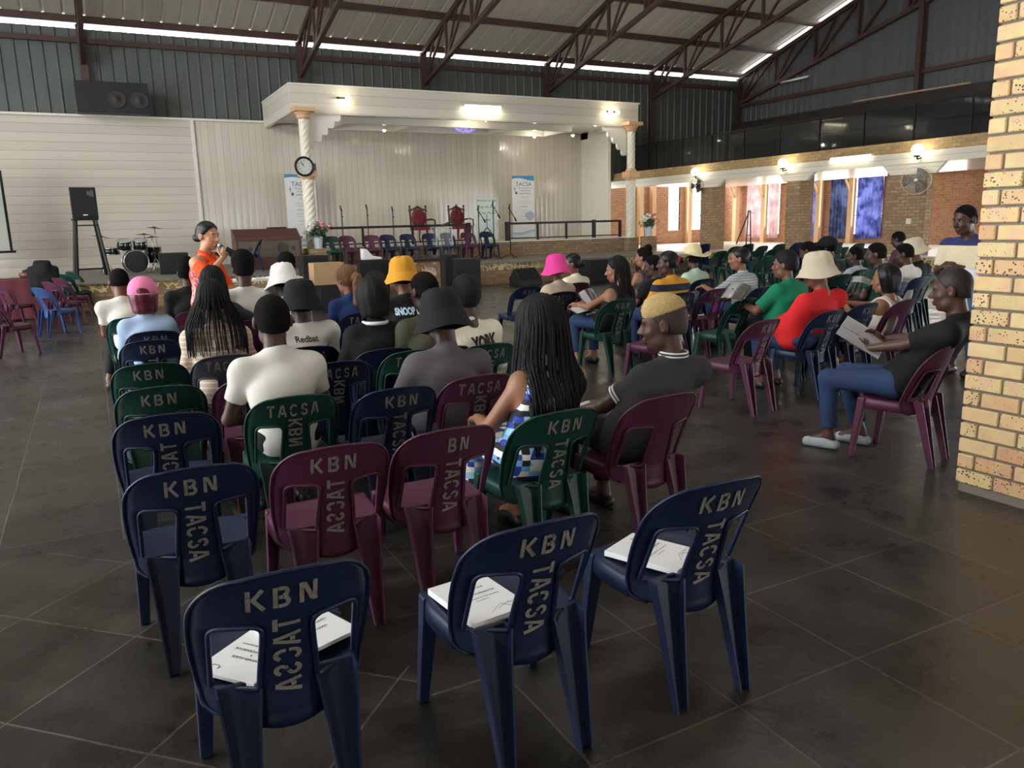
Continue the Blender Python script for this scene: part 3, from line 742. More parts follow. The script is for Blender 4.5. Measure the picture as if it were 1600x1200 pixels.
    # legs
    def channel(topc, botc, wt, wb, dt, db, side):
        """U section leg open to the rear, from top centre to foot centre"""
        bm = new(); T = .006; R = []
        n = 6
        for i in range(n + 1):
            t = i / n; c = Vector(topc).lerp(Vector(botc), t); w = (wt + (wb - wt) * t ** .8) / 2; d = dt + (db - dt) * t
            prof = [(-w, -d), (-w, 0), (-w + .006, .006), (w - .006, .006), (w, 0), (w, -d), (w - T, -d), (w - T, -T), (-w + T, -T), (-w + T, -d)]
            R.append([bm.verts.new((c.x + a, c.y + b, c.z)) for a, b in prof])
        for A, B in zip(R, R[1:]):
            for k in range(10): bm.faces.new((A[k], A[(k + 1) % 10], B[(k + 1) % 10], B[k]))
        bm.faces.new(R[0]); bm.faces.new(R[-1][::-1])
        return bm
    for s, nm in ((1, 'rear_r'), (-1, 'rear_l')):
        bm = channel((s * .122, -.150, .440), (s * .128, -.262, .0), .112, .042, .055, .032, s)
        P[nm] = mesh_of('leg', bm)
    for s, nm in ((1, 'front_r'), (-1, 'front_l')):
        bm = new(); R = []
        for i in range(6):
            t = i / 5; c = Vector((s * .182, .172, .425)).lerp(Vector((s * .206, .222, 0)), t); w = .03 - .012 * t; d = .027 - .010 * t
            pr = [(-w, -d), (w, -d), (w, d), (-w, d)]
            R.append([bm.verts.new((c.x + a, c.y + b, c.z)) for a, b in pr])
        for A, B in zip(R, R[1:]):
            for k in range(4): bm.faces.new((A[k], A[(k + 1) % 4], B[(k + 1) % 4], B[k]))
        bm.faces.new(R[0]); bm.faces.new(R[-1][::-1])
        P[nm] = mesh_of('leg', bm, .008)
    for me in P.values(): me.transform(Matrix.Scale(1.07, 4, (1, 0, 0)))
    return P
CHP = chair_meshes()

# stencil letters as thick strokes in a unit-high cell
def arc(cx, cy, rx, ry, a0, a1, n=10): return [(cx + rx * math.cos(math.radians(a0 + (a1 - a0) * i / n)), cy + ry * math.sin(math.radians(a0 + (a1 - a0) * i / n))) for i in range(n + 1)]
GL = {
 'K': [[(.1, 0), (.1, 1)], [(.26, .5), (.66, 1)], [(.28, .56), (.7, 0)]],
 'B': [[(.1, 0), (.1, 1)], [(.22, .93)] + arc(.38, .75, .2, .18, 90, -80), [(.22, .07)] + arc(.40, .28, .22, .21, -90, 80)[::1], [(.24, .5), (.4, .5)]],
 'N': [[(.1, 0), (.1, 1)], [(.2, .95), (.56, .08)], [(.66, 0), (.66, 1)]],
 'T': [[(0, .92), (.7, .92)], [(.35, .8), (.35, 0)]],
 'A': [[(.02, 0), (.3, 1)], [(.68, 0), (.4, 1)], [(.24, .3), (.46, .3)]],
 'C': [arc(.36, .66, .27, .28, 25, 180) + [(.09, .56)], [(.09, .44)] + arc(.36, .34, .27, .28, 180, 335), ],
 'S': [arc(.35, .73, .24, .21, 10, 180) + [(.16, .6), (.32, .53)], [(.4, .48), (.56, .38)] + arc(.35, .27, .24, .21, 10, -170)],
}
def stroke(bm, pts, w, fmap):
    """thick polyline, subdivided, mapped by fmap(u, v) -> xyz"""
    P = []
    for a, b in zip(pts, pts[1:]):
        n = max(1, int(math.hypot(b[0] - a[0], b[1] - a[1]) / .12))
        P += [(a[0] + (b[0] - a[0]) * i / n, a[1] + (b[1] - a[1]) * i / n) for i in range(n)]
    P.append(pts[-1]); prev = None
    for i, p in enumerate(P):
        q = P[min(i + 1, len(P) - 1)]; r = P[max(i - 1, 0)]
        dx, dy = q[0] - r[0], q[1] - r[1]; L = math.hypot(dx, dy) or 1; nx, ny = -dy / L * w / 2, dx / L * w / 2
        cur = [bm.verts.new(fmap(p[0] + nx * k, p[1] + ny * k)) for k in (1, 0, -1)]
        if prev:
            bm.faces.new((prev[0], prev[1], cur[1], cur[0])); bm.faces.new((prev[1], prev[2], cur[2], cur[1]))
        prev = cur
def letters(word, horiz, x0, z0, adv, hgt, flip=False):
    bm = new(); W = len(word)
    for i, ch in enumerate(word):
        for st in GL[ch]:
            if horiz:
                def fm(u, v, i=i): 
                    x = x0 + (i - W / 2) * adv + u * adv * .95; z = z0 + (v - .5) * hgt
                    return (x, backY(x, z) - .0125, z + .003)
            else:
                def fm(u, v, i=i):
                    z = z0 + (W / 2 - i) * adv - u * adv * 1.1; x = x0 + (v - .5) * hgt * (-1 if flip else 1)
                    return (x, backY(x, z) - .0125, z)
            stroke(bm, st, .19, fm)
    # pull flat onto the shell: only .4 mm proud of it
    for v in bm.verts: v.co.y += .0068
    bmesh.ops.recalc_face_normals(bm, faces=bm.faces)
    me = mesh_of('stencilled_lettering', bm); me.transform(Matrix.Scale(1.07, 4, (1, 0, 0))); me.materials.append(m_paint); return me
LT = {}
def lettering(top, side, flip, jit):
    key = (top, side, flip, jit)
    if key not in LT:
        dx = (-.012, .0, .014, .03)[jit]
        LT[key] = []
        if top: LT[key].append(letters(top, True, dx * .7 + .006, .730, .062 if len(top) == 3 else .052, .066))
        if side: LT[key].append(letters(side, False, dx * .25, .530 if len(side) > 3 else .60, .053 if len(side) > 3 else .056, .066, flip))
    return LT[key]
_CH = {}
N_CH = [0]
def make_chair(color, top='KBN', side='TACSA', flip=False, jit=0, small=False):
    key = color
    if key not in _CH:
        _CH[key] = {k: me.copy() for k, me in CHP.items()}
        for k, me in _CH[key].items():
            me.materials.clear(); me.materials.append(CH_MAT[color])
    o = bpy.data.objects.new('plastic_chair', None); COL.objects.link(o); o.empty_display_size = .1
    for part, nm in (('seat', 'seat'), ('backrest', 'backrest'), ('rear_l', 'leg'), ('rear_r', 'leg'), ('front_l', 'leg'), ('front_r', 'leg')):
        c = bpy.data.objects.new(nm, _CH[key][part]); COL.objects.link(c); c.parent = o
        if part == 'backrest' and not small:
            for me in lettering(top, side, flip, jit):
                l = bpy.data.objects.new('stencilled_lettering', me); COL.objects.link(l); l.parent = c
    N_CH[0] += 1
    return o
def hdg(hx, from_xy=None):
    """world heading (rotation about z of +Y) of someone facing towards horizon pixel column hx"""
    r = ray(hx, 367 - .0247 * hx); return math.atan2(-r[0], r[1])
CHAIRS = {}
def project(p):
    c = RC.T @ (np.array(p, float) - np.array((0, 0, CAMZ))); return 800 + FPX * c[0] / c[2], 600 + FPX * c[1] / c[2]
_bv = np.array([v.co[:] for v in CHP['backrest'].vertices])[::3]
def chair(key, x0, x1, ytop, hx, color, label, group, top='KBN', side='TACSA', flip=False, jit=0, small=False, z0=0.0, hz=None):
    """a chair whose backrest spans the photo columns x0..x1 with its highest point at row ytop; hx = horizon column the sitter faces"""
    o = make_chair(color, top, side, flip, jit, small); rz = hz if hz is not None else hdg(hx)
    c, s = math.cos(rz), math.sin(rz); W = _bv @ np.array(((c, s, 0), (-s, c, 0), (0, 0, 1.)))
    px, py = (x0 + x1) / 2, ytop + 4; back = Matrix.Rotation(rz, 3, 'Z') @ Vector((0, -.32, 0))
    for _ in range(5):
        tp = at_z(px, py, z0 + .81); L = np.array((tp.x - back.x, tp.y - back.y, z0)); Q = (W + L - np.array((0, 0, CAMZ))) @ RC
        u = 800 + FPX * Q[:, 0] / Q[:, 2]; v = 600 + FPX * Q[:, 1] / Q[:, 2]; px += (x0 + x1) / 2 - (u.min() + u.max()) / 2; py += ytop - v.min()
    o.location = L; o.rotation_euler = (0, 0, rz); tag(o, label, 'chair', group)
    CHAIRS[key] = (o.location.copy(), rz)
    if not small: print('chair %s want %d got %d  at %.2f %.2f' % (key, x1 - x0, u.max() - u.min(), L[0], L[1]))
    return o
GF = 'plastic chairs of the seated rows'; GE = 'empty plastic chairs nearest the camera'
C_ = [
 # key px py hx colour label group top side flip jit
 ('c1', 290, 575, 872, 200, 'navy', 'navy plastic chair nearest the camera, two booklets on its seat', GE, 'KBN', 'TACSA', True, 0),
 ('c2', 698, 937, 800, 150, 'navy', 'navy plastic chair, middle one of the front three, one thick booklet on its seat', GE, 'KBN', 'TACSA', False, 2),
 ('c3', 973, 1192, 742, 190, 'navy', 'navy plastic chair on the right of the front three, booklet showing through its opening', GE, 'KBN', 'TACSA', False, 2),
 ('c4', 190, 406, 722, 160, 'navy', 'navy plastic chair behind the nearest one, bold KBN and TACSA running down', GE, 'KBN', 'TACSA', False, 0),
 ('c5', 420, 608, 690, 190, 'maroon', 'maroon plastic chair with bright KBN and mirrored TACSA, empty', GE, 'KBN', 'TACSA', True, 0),
 ('c6', 609, 770, 663, 150, 'maroon', 'dusty maroon plastic chair with half worn BN, empty, beside the woman in the blue dress', GE, 'BN', 'TACSA', False, 3),
 ('c7', 783, 928, 636, 90, 'green', 'green plastic chair under the woman in the blue checked dress', GF, 'KBN', 'TACSA', False, 2),
 ('c8', 938, 1093, 612, 60, 'maroon', 'maroon plastic chair without lettering under the blond man', GF, '', '', False, 0),
 ('c9', 176, 345, 643, 190, 'navy', 'navy plastic chair in the left column, third from the front, mirrored TACSA', GE, 'KBN', 'TACSA', True, 0),
 ('c10', 382, 528, 615, 190, 'green', 'green plastic chair lettered TACSA across the top under the man in the white T-shirt', GF, 'TACSA', 'KBN', True, 0),
 ('c11', 548, 678, 602, 150, 'navy', 'navy plastic chair with a bottle on its seat, in front of the dusty maroon one', GE, 'KBN', 'TACSA', False, 2),
 ('c12', 676, 800, 583, 140, 'maroon', 'maroon plastic chair lettered TACSA across the top behind the man in the dark bucket hat', GF, 'TACSA', 'KBN', True, 0),
 ('c13', 174, 330, 601, 200, 'green', 'green plastic chair in the left column, fourth from the front', GE, 'KBN', '', False, 0),
 ('c14', 172, 300, 566, 210, 'green', 'green plastic chair in the left column, fifth from the front', GE, 'KBN', '', False, 0),
 ('c15', 330, 466, 588, 200, 'maroon', 'maroon plastic chair between the green left column and the man in the white T-shirt', GE, '', '', False, 0),
 ('c16', 293, 415, 553, 210, 'grey', 'charcoal plastic chair lettered TACSA under the woman in the striped top', GF, 'TACSA', '', False, 0),
 ('c17', 465, 582, 563, 170, 'navy', 'navy plastic chair lettered TACSA right of the man in the white T-shirt', GE, 'TACSA', 'KBN', True, 0),
 ('c18', 583, 698, 545, 170, 'green', 'green plastic chair lettered TACSA half hidden by the man in the grey T-shirt', GE, 'TACSA', 'KBN', True, 0),
 ('c19', 560, 665, 525, 170, 'green', 'green plastic chair with KBN behind the woman in the black jersey', GF, 'KBN', '', False, 1),
 ('c20', 702, 805, 535, 130, 'green', 'green plastic chair under the man in the cream lettered shirt', GF, 'TACSA', 'KBN', True, 0),
 ('c21', 428, 530, 540, 200, 'navy', 'navy plastic chair under the person in the white winged shirt', GF, 'TACSA', '', False, 0),
 ('c22', 188, 288, 530, 220, 'navy', 'navy plastic chair standing empty behind the pink cap wearer', GE, 'KBN', 'TACSA', False, 2),
 ('c23', 196, 290, 516, 220, 'navy', 'navy plastic chair under the woman in the pink cap', GF, 'KBN', '', False, 2),
 ('c24', 164, 252, 495, 240, 'green', 'green plastic chair under the man in the white shirt at the left end', GF, 'KBN', '', False, 0),
 ('c25', 523, 605, 487, 200, 'navy', 'navy plastic chair under the woman in the denim blue top', GF, 'TACSA', '', False, 0),
 ('c26', 268, 350, 485, 230, 'maroon', 'maroon plastic chair under the man in black near the presenter', GF, '', '', False, 0),
 ('c27', 789, 850, 447, 110, 'navy', 'navy plastic chair standing empty left of the pink bucket hat', GE, 'KBN', 'TACSA', False, 1),
 ('c28', 842, 900, 455, 100, 'navy', 'navy plastic chair lettered TACSA under the person in the pink bucket hat', GF, 'TACSA', 'KBN', True, 0),
 ('c29', 868, 921, 441, 90, 'maroon', 'dark maroon plastic chair under the woman in the cream cardigan', GF, '', 'KBN', False, 0),
 ('c30', 925, 996, 466, 60, 'green', 'green plastic chair under the woman in the black vest top', GF, 'KBN', 'TACSA', False, 1),
 ('c31', 1010, 1079, 478, -200, 'maroon', 'maroon plastic chair beyond the blond man, turned to the left', GE, '', '', False, 0),
 ('c32', 1028, 1081, 456, 60, 'navy', 'navy plastic chair under the woman in the yellow and navy shirt', GF, 'KBN', '', False, 2),
 ('c33', 1070, 1112, 435, 60, 'navy', 'navy plastic chair under the person in the straw hat', GF, 'KBN', '', False, 1),
 ('c34', 1084, 1135, 450, 40, 'maroon', 'dark maroon plastic chair with a purple sticker beneath the striped woman\'s arm', GE, 'TACSA', 'KBN', True, 0),
 ('c35', 1117, 1184, 465, -160, 'green', 'green plastic chair lettered TACSA left of the maroon chair in the right aisle', GE, 'TACSA', 'KBN', True, 0),
 ('c36', 1135, 1222, 497, -160, 'maroon', 'maroon plastic chair standing empty at the aisle, mirrored TACSA down its back', GE, 'KBN', 'TACSA', True, 2),
 ('c37', 1250, 1311, 483, -40, 'navy', 'navy plastic chair under the person in the red T-shirt', GF, 'KBN', 'TACSA', False, 2),
 ('c38', 1305, 1367, 472, -20, 'navy', 'navy plastic chair right of the red T-shirt, white trousers through its opening', GE, 'KBN', 'TACSA', False, 2),
 ('c39', 1368, 1428, 466, -100, 'maroon', 'dark maroon plastic chair under the woman in the white vest', GF, '', '', False, 0),
 ('c40', 1310, 1362, 420, 0, 'green', 'green plastic chair under the man in the pale grey shirt', GF, 'KBN', 'TACSA', False, 1),
 ('c41', 1412, 1457, 427, 0, 'green', 'green plastic chair under the person in the beige hat and black shirt', GF, 'TACSA', 'KBN', True, 1),
 ('c42', 1394, 1510, 535, -420, 'maroon', 'maroon plastic chair by the brick column under the man reading a booklet', GF, '', '', False, 0),
]
for c in C_:
    chair(*c)
for k, (px, col) in enumerate(((523, 'green'), (548, 'maroon'), (585, 'maroon'), (612, 'navy'), (643, 'navy'), (677, 'navy'), (707, 'navy'), (738, 'maroon'), (768, 'navy'))):
    nth = ('first', 'second', 'third', 'fourth', 'fifth', 'sixth', 'seventh', 'eighth', 'last')[k]
    o = make_chair(col, small=True); p = at_y(px, 366, 21.6); o.location = (p.x, 21.75, .58); o.rotation_euler = (0, 0, PI + .12 * math.sin(k * 2.3))
    tag(o, '%s plastic chair facing the hall, %s from left before the stage rail' % (col, nth), 'chair', 'chairs in a row before the stage rail')
# chairs along the left edge, seen from the side
S_ = [
 ('s1', 72, 452, 1500, 'blue', 'mid blue plastic chair on the left, standing sideways nearest the camera'),
 ('s2', 86, 443, 1480, 'maroon', 'maroon plastic chair just behind the mid blue one on the left'),
 ('s3', 100, 437, 1450, 'maroon', 'second maroon plastic chair behind the mid blue one on the left'),
 ('s4', 106, 431, 1440, 'green', 'dark green plastic chair behind the maroon pair on the left, leaning in'),
 ('s5', 120, 428, 1430, 'green', 'dark green plastic chair furthest back in the sideways row on the left'),
 ('s6', 8, 446, 1500, 'maroon', 'maroon plastic chair cut by the left edge of the photo, beside the cloth table'),
 ('s7', -6, 470, 1500, 'maroon', 'maroon plastic chair at the far left, nearest of the pair by the cloth table'),
]
for k, px, py, hx, col, lab in S_: chair(k, px - 14, px + 14, py - 3, hx, col, lab, 'chairs standing sideways on the left', '', '', small=True)
o = make_chair('navy', small=True); p = at_y(390, 375, 21.3); o.location = (p.x, 21.3, .58); o.rotation_euler = (0, 0, 1.35)
tag(o, 'navy plastic chair turned sideways in front of the brown organ', 'chair')
# the block of empty chairs by the brick pillars
rows_ = [
 (((1152, 385), (1172, 381), (1195, 384), (1222, 381), (1250, 379), (1280, 378), (1311, 379), (1345, 380), (1375, 381)), 'back'),
 (((1130, 392), (1158, 393), (1186, 391), (1212, 389), (1240, 388), (1322, 386), (1352, 388)), 'middle'),
 (((1180, 402), (1207, 400), (1236, 398), (1306, 398)), 'front'),
]
num = ('first', 'second', 'third', 'fourth', 'fifth', 'sixth', 'seventh', 'eighth', 'ninth', 'tenth')
rr = random.Random(5)
def stack(px, py, col, lab):
    rz = hdg(60 + rr.uniform(-30, 30))
    for k in range(5):
        tp = at_z(px, py, .81 + .085 * k)
        if tp.x < 17.55: break
    back = Matrix.Rotation(rz, 3, 'Z') @ Vector((0, -.32, 0))
    for j in range(k + 1):
        o = make_chair(col, small=True); o.location = (tp.x - back.x + .012 * j, tp.y - back.y, .085 * j); o.rotation_euler = (0, 0, rz)
        tag(o, lab + (', topmost' if j == k and k else ', underneath' if k else ''), 'chair', 'empty chairs near the brick pillars')
for pts, nm in rows_:
    for k, (px, py) in enumerate(pts):
        col = 'green' if rr.random() < .8 else 'navy'
        stack(px, py, col, '%s empty chair, %s from left, %s row by the pillars' % (col, num[k], nm))
stack(1104, 381, 'navy', 'shiny navy chair standing alone left of the empty green chairs')
# ================================================================== bodies as one smooth surface
def V3(*a): return np.array(a if len(a) == 3 else a[0], float)
class Field:
    """signed distance field on a grid, filled with smoothly blended primitives, meshed by surface nets"""
    def __init__(s, lo, hi, h):
        s.h = h; s.lo = np.array(lo, float) - 2 * h; n = np.ceil((np.array(hi) + 2 * h - s.lo) / h).astype(int) + 1
        s.ax = [s.lo[i] + h * np.arange(n[i]) for i in range(3)]; s.D = np.full(tuple(n), 9.0, np.float32)
    def _sub(s, lo, hi):
        r = []
        for i in range(3):
            a = max(0, int(math.floor((lo[i] - s.lo[i]) / s.h))); b = min(len(s.ax[i]), int(math.ceil((hi[i] - s.lo[i]) / s.h)) + 1)
            if b <= a: return None, None
            r.append((a, b))
        sl = tuple(slice(a, b) for a, b in r)
        P = np.stack(np.meshgrid(*[s.ax[i][sl[i]] for i in range(3)], indexing='ij'), -1)
        return sl, P
    def add(s, f, lo, hi, k=.03, op='u'):
        m = k + 2.5 * s.h; sl, P = s._sub(np.array(lo) - m, np.array(hi) + m)
        if sl is None: return
        d = f(P).astype(np.float32); a = s.D[sl]
        if op == 'u':
            hh = np.maximum(k - np.abs(a - d), 0) / max(k, 1e-6); s.D[sl] = np.minimum(a, d) - hh * hh * k * .25
        elif op == 's':
            d = -d; hh = np.maximum(k - np.abs(a - d), 0) / max(k, 1e-6); s.D[sl] = np.maximum(a, d) + hh * hh * k * .25
    def cap(s, a, b, ra, rb, k=.03, sc=None, op='u'):
        """tapered capsule; sc = (axis vector, factor) widens it along one direction"""
        a = V3(a); b = V3(b); rm = max(ra, rb)
        W = None
        if sc is not None:
            u = V3(sc[0]); u = u / np.linalg.norm(u); g = sc[1]
            W = np.eye(3) - np.outer(u, u) * (1 - 1 / g)
        ext = rm * (sc[1] if sc is not None and sc[1] > 1 else 1)
        def f(P):
            if W is not None: Q = P @ W.T; A = W @ a; B = W @ b
            else: Q, A, B = P, a, b
            ab = B - A; L = max(ab @ ab, 1e-9); t = np.clip(((Q - A) @ ab) / L, 0, 1)
            return np.linalg.norm(Q - A - t[..., None] * ab, axis=-1) - (ra + (rb - ra) * t)
        s.add(f, np.minimum(a, b) - ext, np.maximum(a, b) + ext, k, op)
    def ell(s, c, r, R=None, k=.03, op='u'):
        c = V3(c); r = V3(r); rm = r.max()
        def f(P):
            Q = P - c
            if R is not None: Q = Q @ R
            q = Q / r; n = np.linalg.norm(q, axis=-1); g = np.linalg.norm(q / r, axis=-1)
            return n * (n - 1) / np.maximum(g, 1e-6)
        s.add(f, c - rm, c + rm, k, op)
    def cut(s, p, n, k=.004):
        """remove everything on the side n points to"""
        n = V3(n); n = n / np.linalg.norm(n); P = np.stack(np.meshgrid(*s.ax, indexing='ij'), -1)
        d = ((P - V3(p)) @ n).astype(np.float32); hh = np.maximum(k - np.abs(s.D - d), 0) / k; s.D = np.maximum(s.D, d) + hh * hh * k * .25
    def warp(s, g):
        P = np.stack(np.meshgrid(*s.ax, indexing='ij'), -1); s.D = s.D + g(P).astype(np.float32)
    def mesh(s, name, smooth=2):
        D = s.D; h = s.h; S = D < 0
        nx, ny, nz = D.shape
        cnt = np.zeros((nx - 1, ny - 1, nz - 1), np.int8)
        for i in (0, 1):
            for j in (0, 1):
                for k in (0, 1): cnt += S[i:nx - 1 + i, j:ny - 1 + j, k:nz - 1 + k]
        act = (cnt > 0) & (cnt < 8); ids = np.full(act.shape, -1, np.int64); nact = int(act.sum()); ids[act] = np.arange(nact)
        I, J, K = np.nonzero(act); acc = np.zeros((nact, 3)); w = np.zeros(nact)
        for ax in range(3):
            o = [a for a in range(3) if a != ax]
            for u in (0, 1):
                for v in (0, 1):
                    q = [I.copy(), J.copy(), K.copy()]; q[o[0]] = q[o[0]] + u; q[o[1]] = q[o[1]] + v
                    d0 = D[q[0], q[1], q[2]]; r = [x.copy() for x in q]; r[ax] = r[ax] + 1; d1 = D[r[0], r[1], r[2]]
                    m = (d0 < 0) != (d1 < 0); t = np.where(m, d0 / np.where(m, d0 - d1, 1), 0)
                    p = np.stack(q, -1).astype(float); p[:, ax] += t
                    acc[m] += p[m]; w[m] += 1
        V = acc / np.maximum(w, 1)[:, None] * h + s.lo
        F = []
        for ax in range(3):
            o1, o2 = (ax + 1) % 3, (ax + 2) % 3
            sl0 = [slice(1, n - 1) for n in (nx, ny, nz)]; sl0[ax] = slice(0, (nx, ny, nz)[ax] - 1); sl1 = list(sl0); sl1[ax] = slice(1, (nx, ny, nz)[ax])
            A = S[tuple(sl0)]; B = S[tuple(sl1)]; m = A != B; idx = np.argwhere(m)
            if not len(idx): continue
            base = idx.copy(); 
            for a in range(3):
                if a != ax: base[:, a] += 1
            def cell(d1, d2):
                c = base.copy(); c[:, o1] += d1; c[:, o2] += d2; return ids[c[:, 0], c[:, 1], c[:, 2]]
            q = np.stack([cell(-1, -1), cell(0, -1), cell(0, 0), cell(-1, 0)], -1)
            flip = ~A[m]
            q[flip] = q[flip][:, ::-1]; F.append(q)
        F = np.concatenate(F); F = F[(F >= 0).all(1)]
        if smooth:
            e = np.concatenate([F[:, [0, 1]], F[:, [1, 2]], F[:, [2, 3]], F[:, [3, 0]]]); 
            for _ in range(smooth):
                for lam in (.5, -.35):
                    sm = np.zeros_like(V); n_ = np.zeros(len(V)); 
                    for c in range(3):
                        sm[:, c] = np.bincount(e[:, 0], V[e[:, 1], c], len(V)) + np.bincount(e[:, 1], V[e[:, 0], c], len(V))
                    n_ = np.bincount(e[:, 0], minlength=len(V)) + np.bincount(e[:, 1], minlength=len(V))
                    V = V + lam * (sm / np.maximum(n_, 1)[:, None] - V)
        me = bpy.data.meshes.new(name); me.vertices.add(len(V)); me.vertices.foreach_set('co', V.astype(np.float32).ravel())
        me.loops.add(len(F) * 4); me.loops.foreach_set('vertex_index', F.astype(np.int32).ravel())
        me.polygons.add(len(F)); me.polygons.foreach_set('loop_start', np.arange(0, len(F) * 4, 4, dtype=np.int32))
        try: me.polygons.foreach_set('loop_total', np.full(len(F), 4, np.int32))
        except Exception: pass
        me.polygons.foreach_set('use_smooth', np.ones(len(F), bool))
        me.update(calc_edges=True); me.validate()
        return me
# ================================================================== people
def skin(name, c):
    return M(name, c, .5, var=.1, vscale=9, spec=.45)
SK = {'dark': skin('deep_brown_skin', (74, 48, 38)), 'mid': skin('brown_skin', (112, 74, 56)), 'warm': skin('warm_brown_skin', (142, 98, 74)), 'light': skin('light_brown_skin', (196, 142, 110))}
m_hair = M('black_hair', (15, 13, 13), .6, var=.4, vscale=60, bump=.6, bscale=140, spec=.25)
m_coil = M('black_coiled_hair', (15, 13, 12), .9, var=.5, vscale=120, bump=1, bscale=260, spec=.15)
m_burg = M('burgundy_hair', (92, 22, 36), .35, var=.4, vscale=40, bump=.5, bscale=90, stretch=(1, 1, .15))
m_brownhair = M('brown_braid_hair', (122, 84, 50), .6, var=.5, vscale=90, bump=.9, bscale=160)
m_sleek = M('sleek_black_hair', (15, 13, 14), .42, var=.4, vscale=30, bump=.3, bscale=70, stretch=(1, 1, .15), spec=.35)
m_blond = M('bleached_coiled_hair', (196, 168, 112), .9, var=.45, vscale=130, bump=1, bscale=230)
m_eyew = M('eye_white', (170, 162, 152), .5); m_pupil = M('dark_iris', (22, 14, 10), .15)
m_lip = M('brown_lips', (96, 52, 48), .4)
def cloth(name, c, var=.08, rough=.85): return M(name, c, rough, var=var, vscale=6, bump=.35, bscale=14, spec=.25)
def rot_head(yaw, pitch, roll=0):
    """yaw turns left (+), pitch nods down (+)"""
    return np.array((Matrix.Rotation(yaw, 3, 'Z') @ Matrix.Rotation(-pitch, 3, 'X') @ Matrix.Rotation(roll, 3, 'Y')))
def ik(a, b, l1, l2, pole):
    a = V3(a); b = V3(b); d = b - a; L = np.linalg.norm(d)
    if L > (l1 + l2) * .995: b = a + d / L * (l1 + l2) * .995; d = b - a; L = np.linalg.norm(d)
    x = (l1 * l1 - l2 * l2 + L * L) / (2 * L); h = math.sqrt(max(0, l1 * l1 - x * x)); u = d / L
    p = V3(pole); p = p - u * (p @ u); p = p / max(np.linalg.norm(p), 1e-6)
    return a + u * x + p * h, b
HSC = 1.2
class _HF:
    """adds head primitives at the head's scale"""
    def __init__(s, F): s.F = F
    def ell(s, c, r, R=None, k=.03, op='u'): s.F.ell(c, tuple(x * HSC for x in r), R, k, op)
    def cap(s, a, b, ra, rb, k=.03, sc=None, op='u'): s.F.cap(a, b, ra * HSC, rb * HSC, k, sc, op)
def add_head(F, c, R, ears=True, fem=False):
    F = _HF(F)
    def T(*p): return c + R @ V3(*p) * HSC
    s = .96 if fem else 1.0
    F.ell(T(0, -.012, .025), (.074 * s, .095 * s, .09), R, .02)
    F.ell(T(0, .028, -.035), (.057 * s, .062, .084), R, .03)
    F.cap(T(-.03, .022, -.078), T(.03, .022, -.078), .03, .03, .03)
    F.ell(T(0, .062, -.098), (.022, .018, .016), R, .02)
    F.cap(T(-.034, .076, .02), T(.034, .076, .02), .011, .011, .014)
    F.cap(T(-.045, .052, -.03), T(-.03, .07, -.035), .016, .016, .02); F.cap(T(.045, .052, -.03), T(.03, .07, -.035), .016, .016, .02)
    for x in (-.031, .031): F.ell(T(x, .1, .003), (.017, .016, .011), R, .012, 's')
    F.cap(T(0, .084, .004), T(0, .106, -.03), .008, .013, .012)
    F.cap(T(-.013, .096, -.034), T(.013, .096, -.034), .0095, .0095, .008)
    F.ell(T(0, .09, -.062), (.024, .010, .0075), R, .006); F.ell(T(0, .088, -.074), (.021, .010, .0085), R, .006)
    F.cap(T(-.02, .102, -.068), T(.02, .102, -.068), .003, .003, .003, op='s')
    if ears:
        for x in (-1, 1):
            F.ell(T(x * .081 * s, -.012, -.008), (.012, .020, .032), R, .007); F.ell(T(x * .090 * s, -.004, -.004), (.006, .010, .018), R, .005, 's')
def add_hand(F, w, d, up, side, curl=.5, spread=1.0, k=.006):
    """palm from wrist w along d; up = back of the hand; side = direction of the thumb"""
    w = V3(w); d = V3(d); d /= np.linalg.norm(d); up = V3(up); up = up - d * (up @ d); up /= np.linalg.norm(up); sd = np.cross(d, up)
    if sd @ V3(side) < 0: sd = -sd
    R = np.stack([sd, d, up], 1)
    F.ell(w + d * .045, (.041, .052, .017), R, .012)
    for i, (o, L) in enumerate(((.029, .070), (.010, .078), (-.010, .073), (-.028, .058))):
        a = w + d * .08 + sd * o; c = curl * (1 + .12 * i)
        d1 = d * math.cos(c) - up * math.sin(c) + sd * o * .8 * spread; d2 = d * math.cos(c * 2.1) - up * math.sin(c * 2.1); d3 = d * math.cos(c * 3) - up * math.sin(c * 3)
        p1 = a + d1 * L * .45; p2 = p1 + d2 * L * .32; p3 = p2 + d3 * L * .24
        F.cap(a, p1, .0098, .009, k); F.cap(p1, p2, .009, .0082, .003); F.cap(p2, p3, .0082, .007, .003)
    a = w + d * .018 + sd * .03; p1 = a + (d * .6 + sd * .75 - up * .35 * curl) * .04; p2 = p1 + (d * .8 + sd * .25 - up * curl * .9) * .032
    F.cap(a, p1, .013, .011, .008); F.cap(p1, p2, .011, .0085, .004)
def fabric_folds(amp, seed):
    r = np.random.RandomState(seed); W = r.uniform(-1, 1, (5, 3)) * np.array([18, 14, 10]); ph = r.uniform(0, 6, 5)
    def g(P):
        o = .35 * np.sin(P[..., 0] * 34 + P[..., 2] * 22 + ph[0] + 2.2 * np.sin(P[..., 2] * 13 + ph[1])) * np.sin(P[..., 2] * 17 - P[..., 0] * 9 + ph[2])
        for w, p in zip(W, ph): o = o + np.sin(P @ w + p + 1.7 * np.sin(P[..., 2] * 9 + p))
        return o * amp / 3
    return g
BVH = {}
class Person: pass
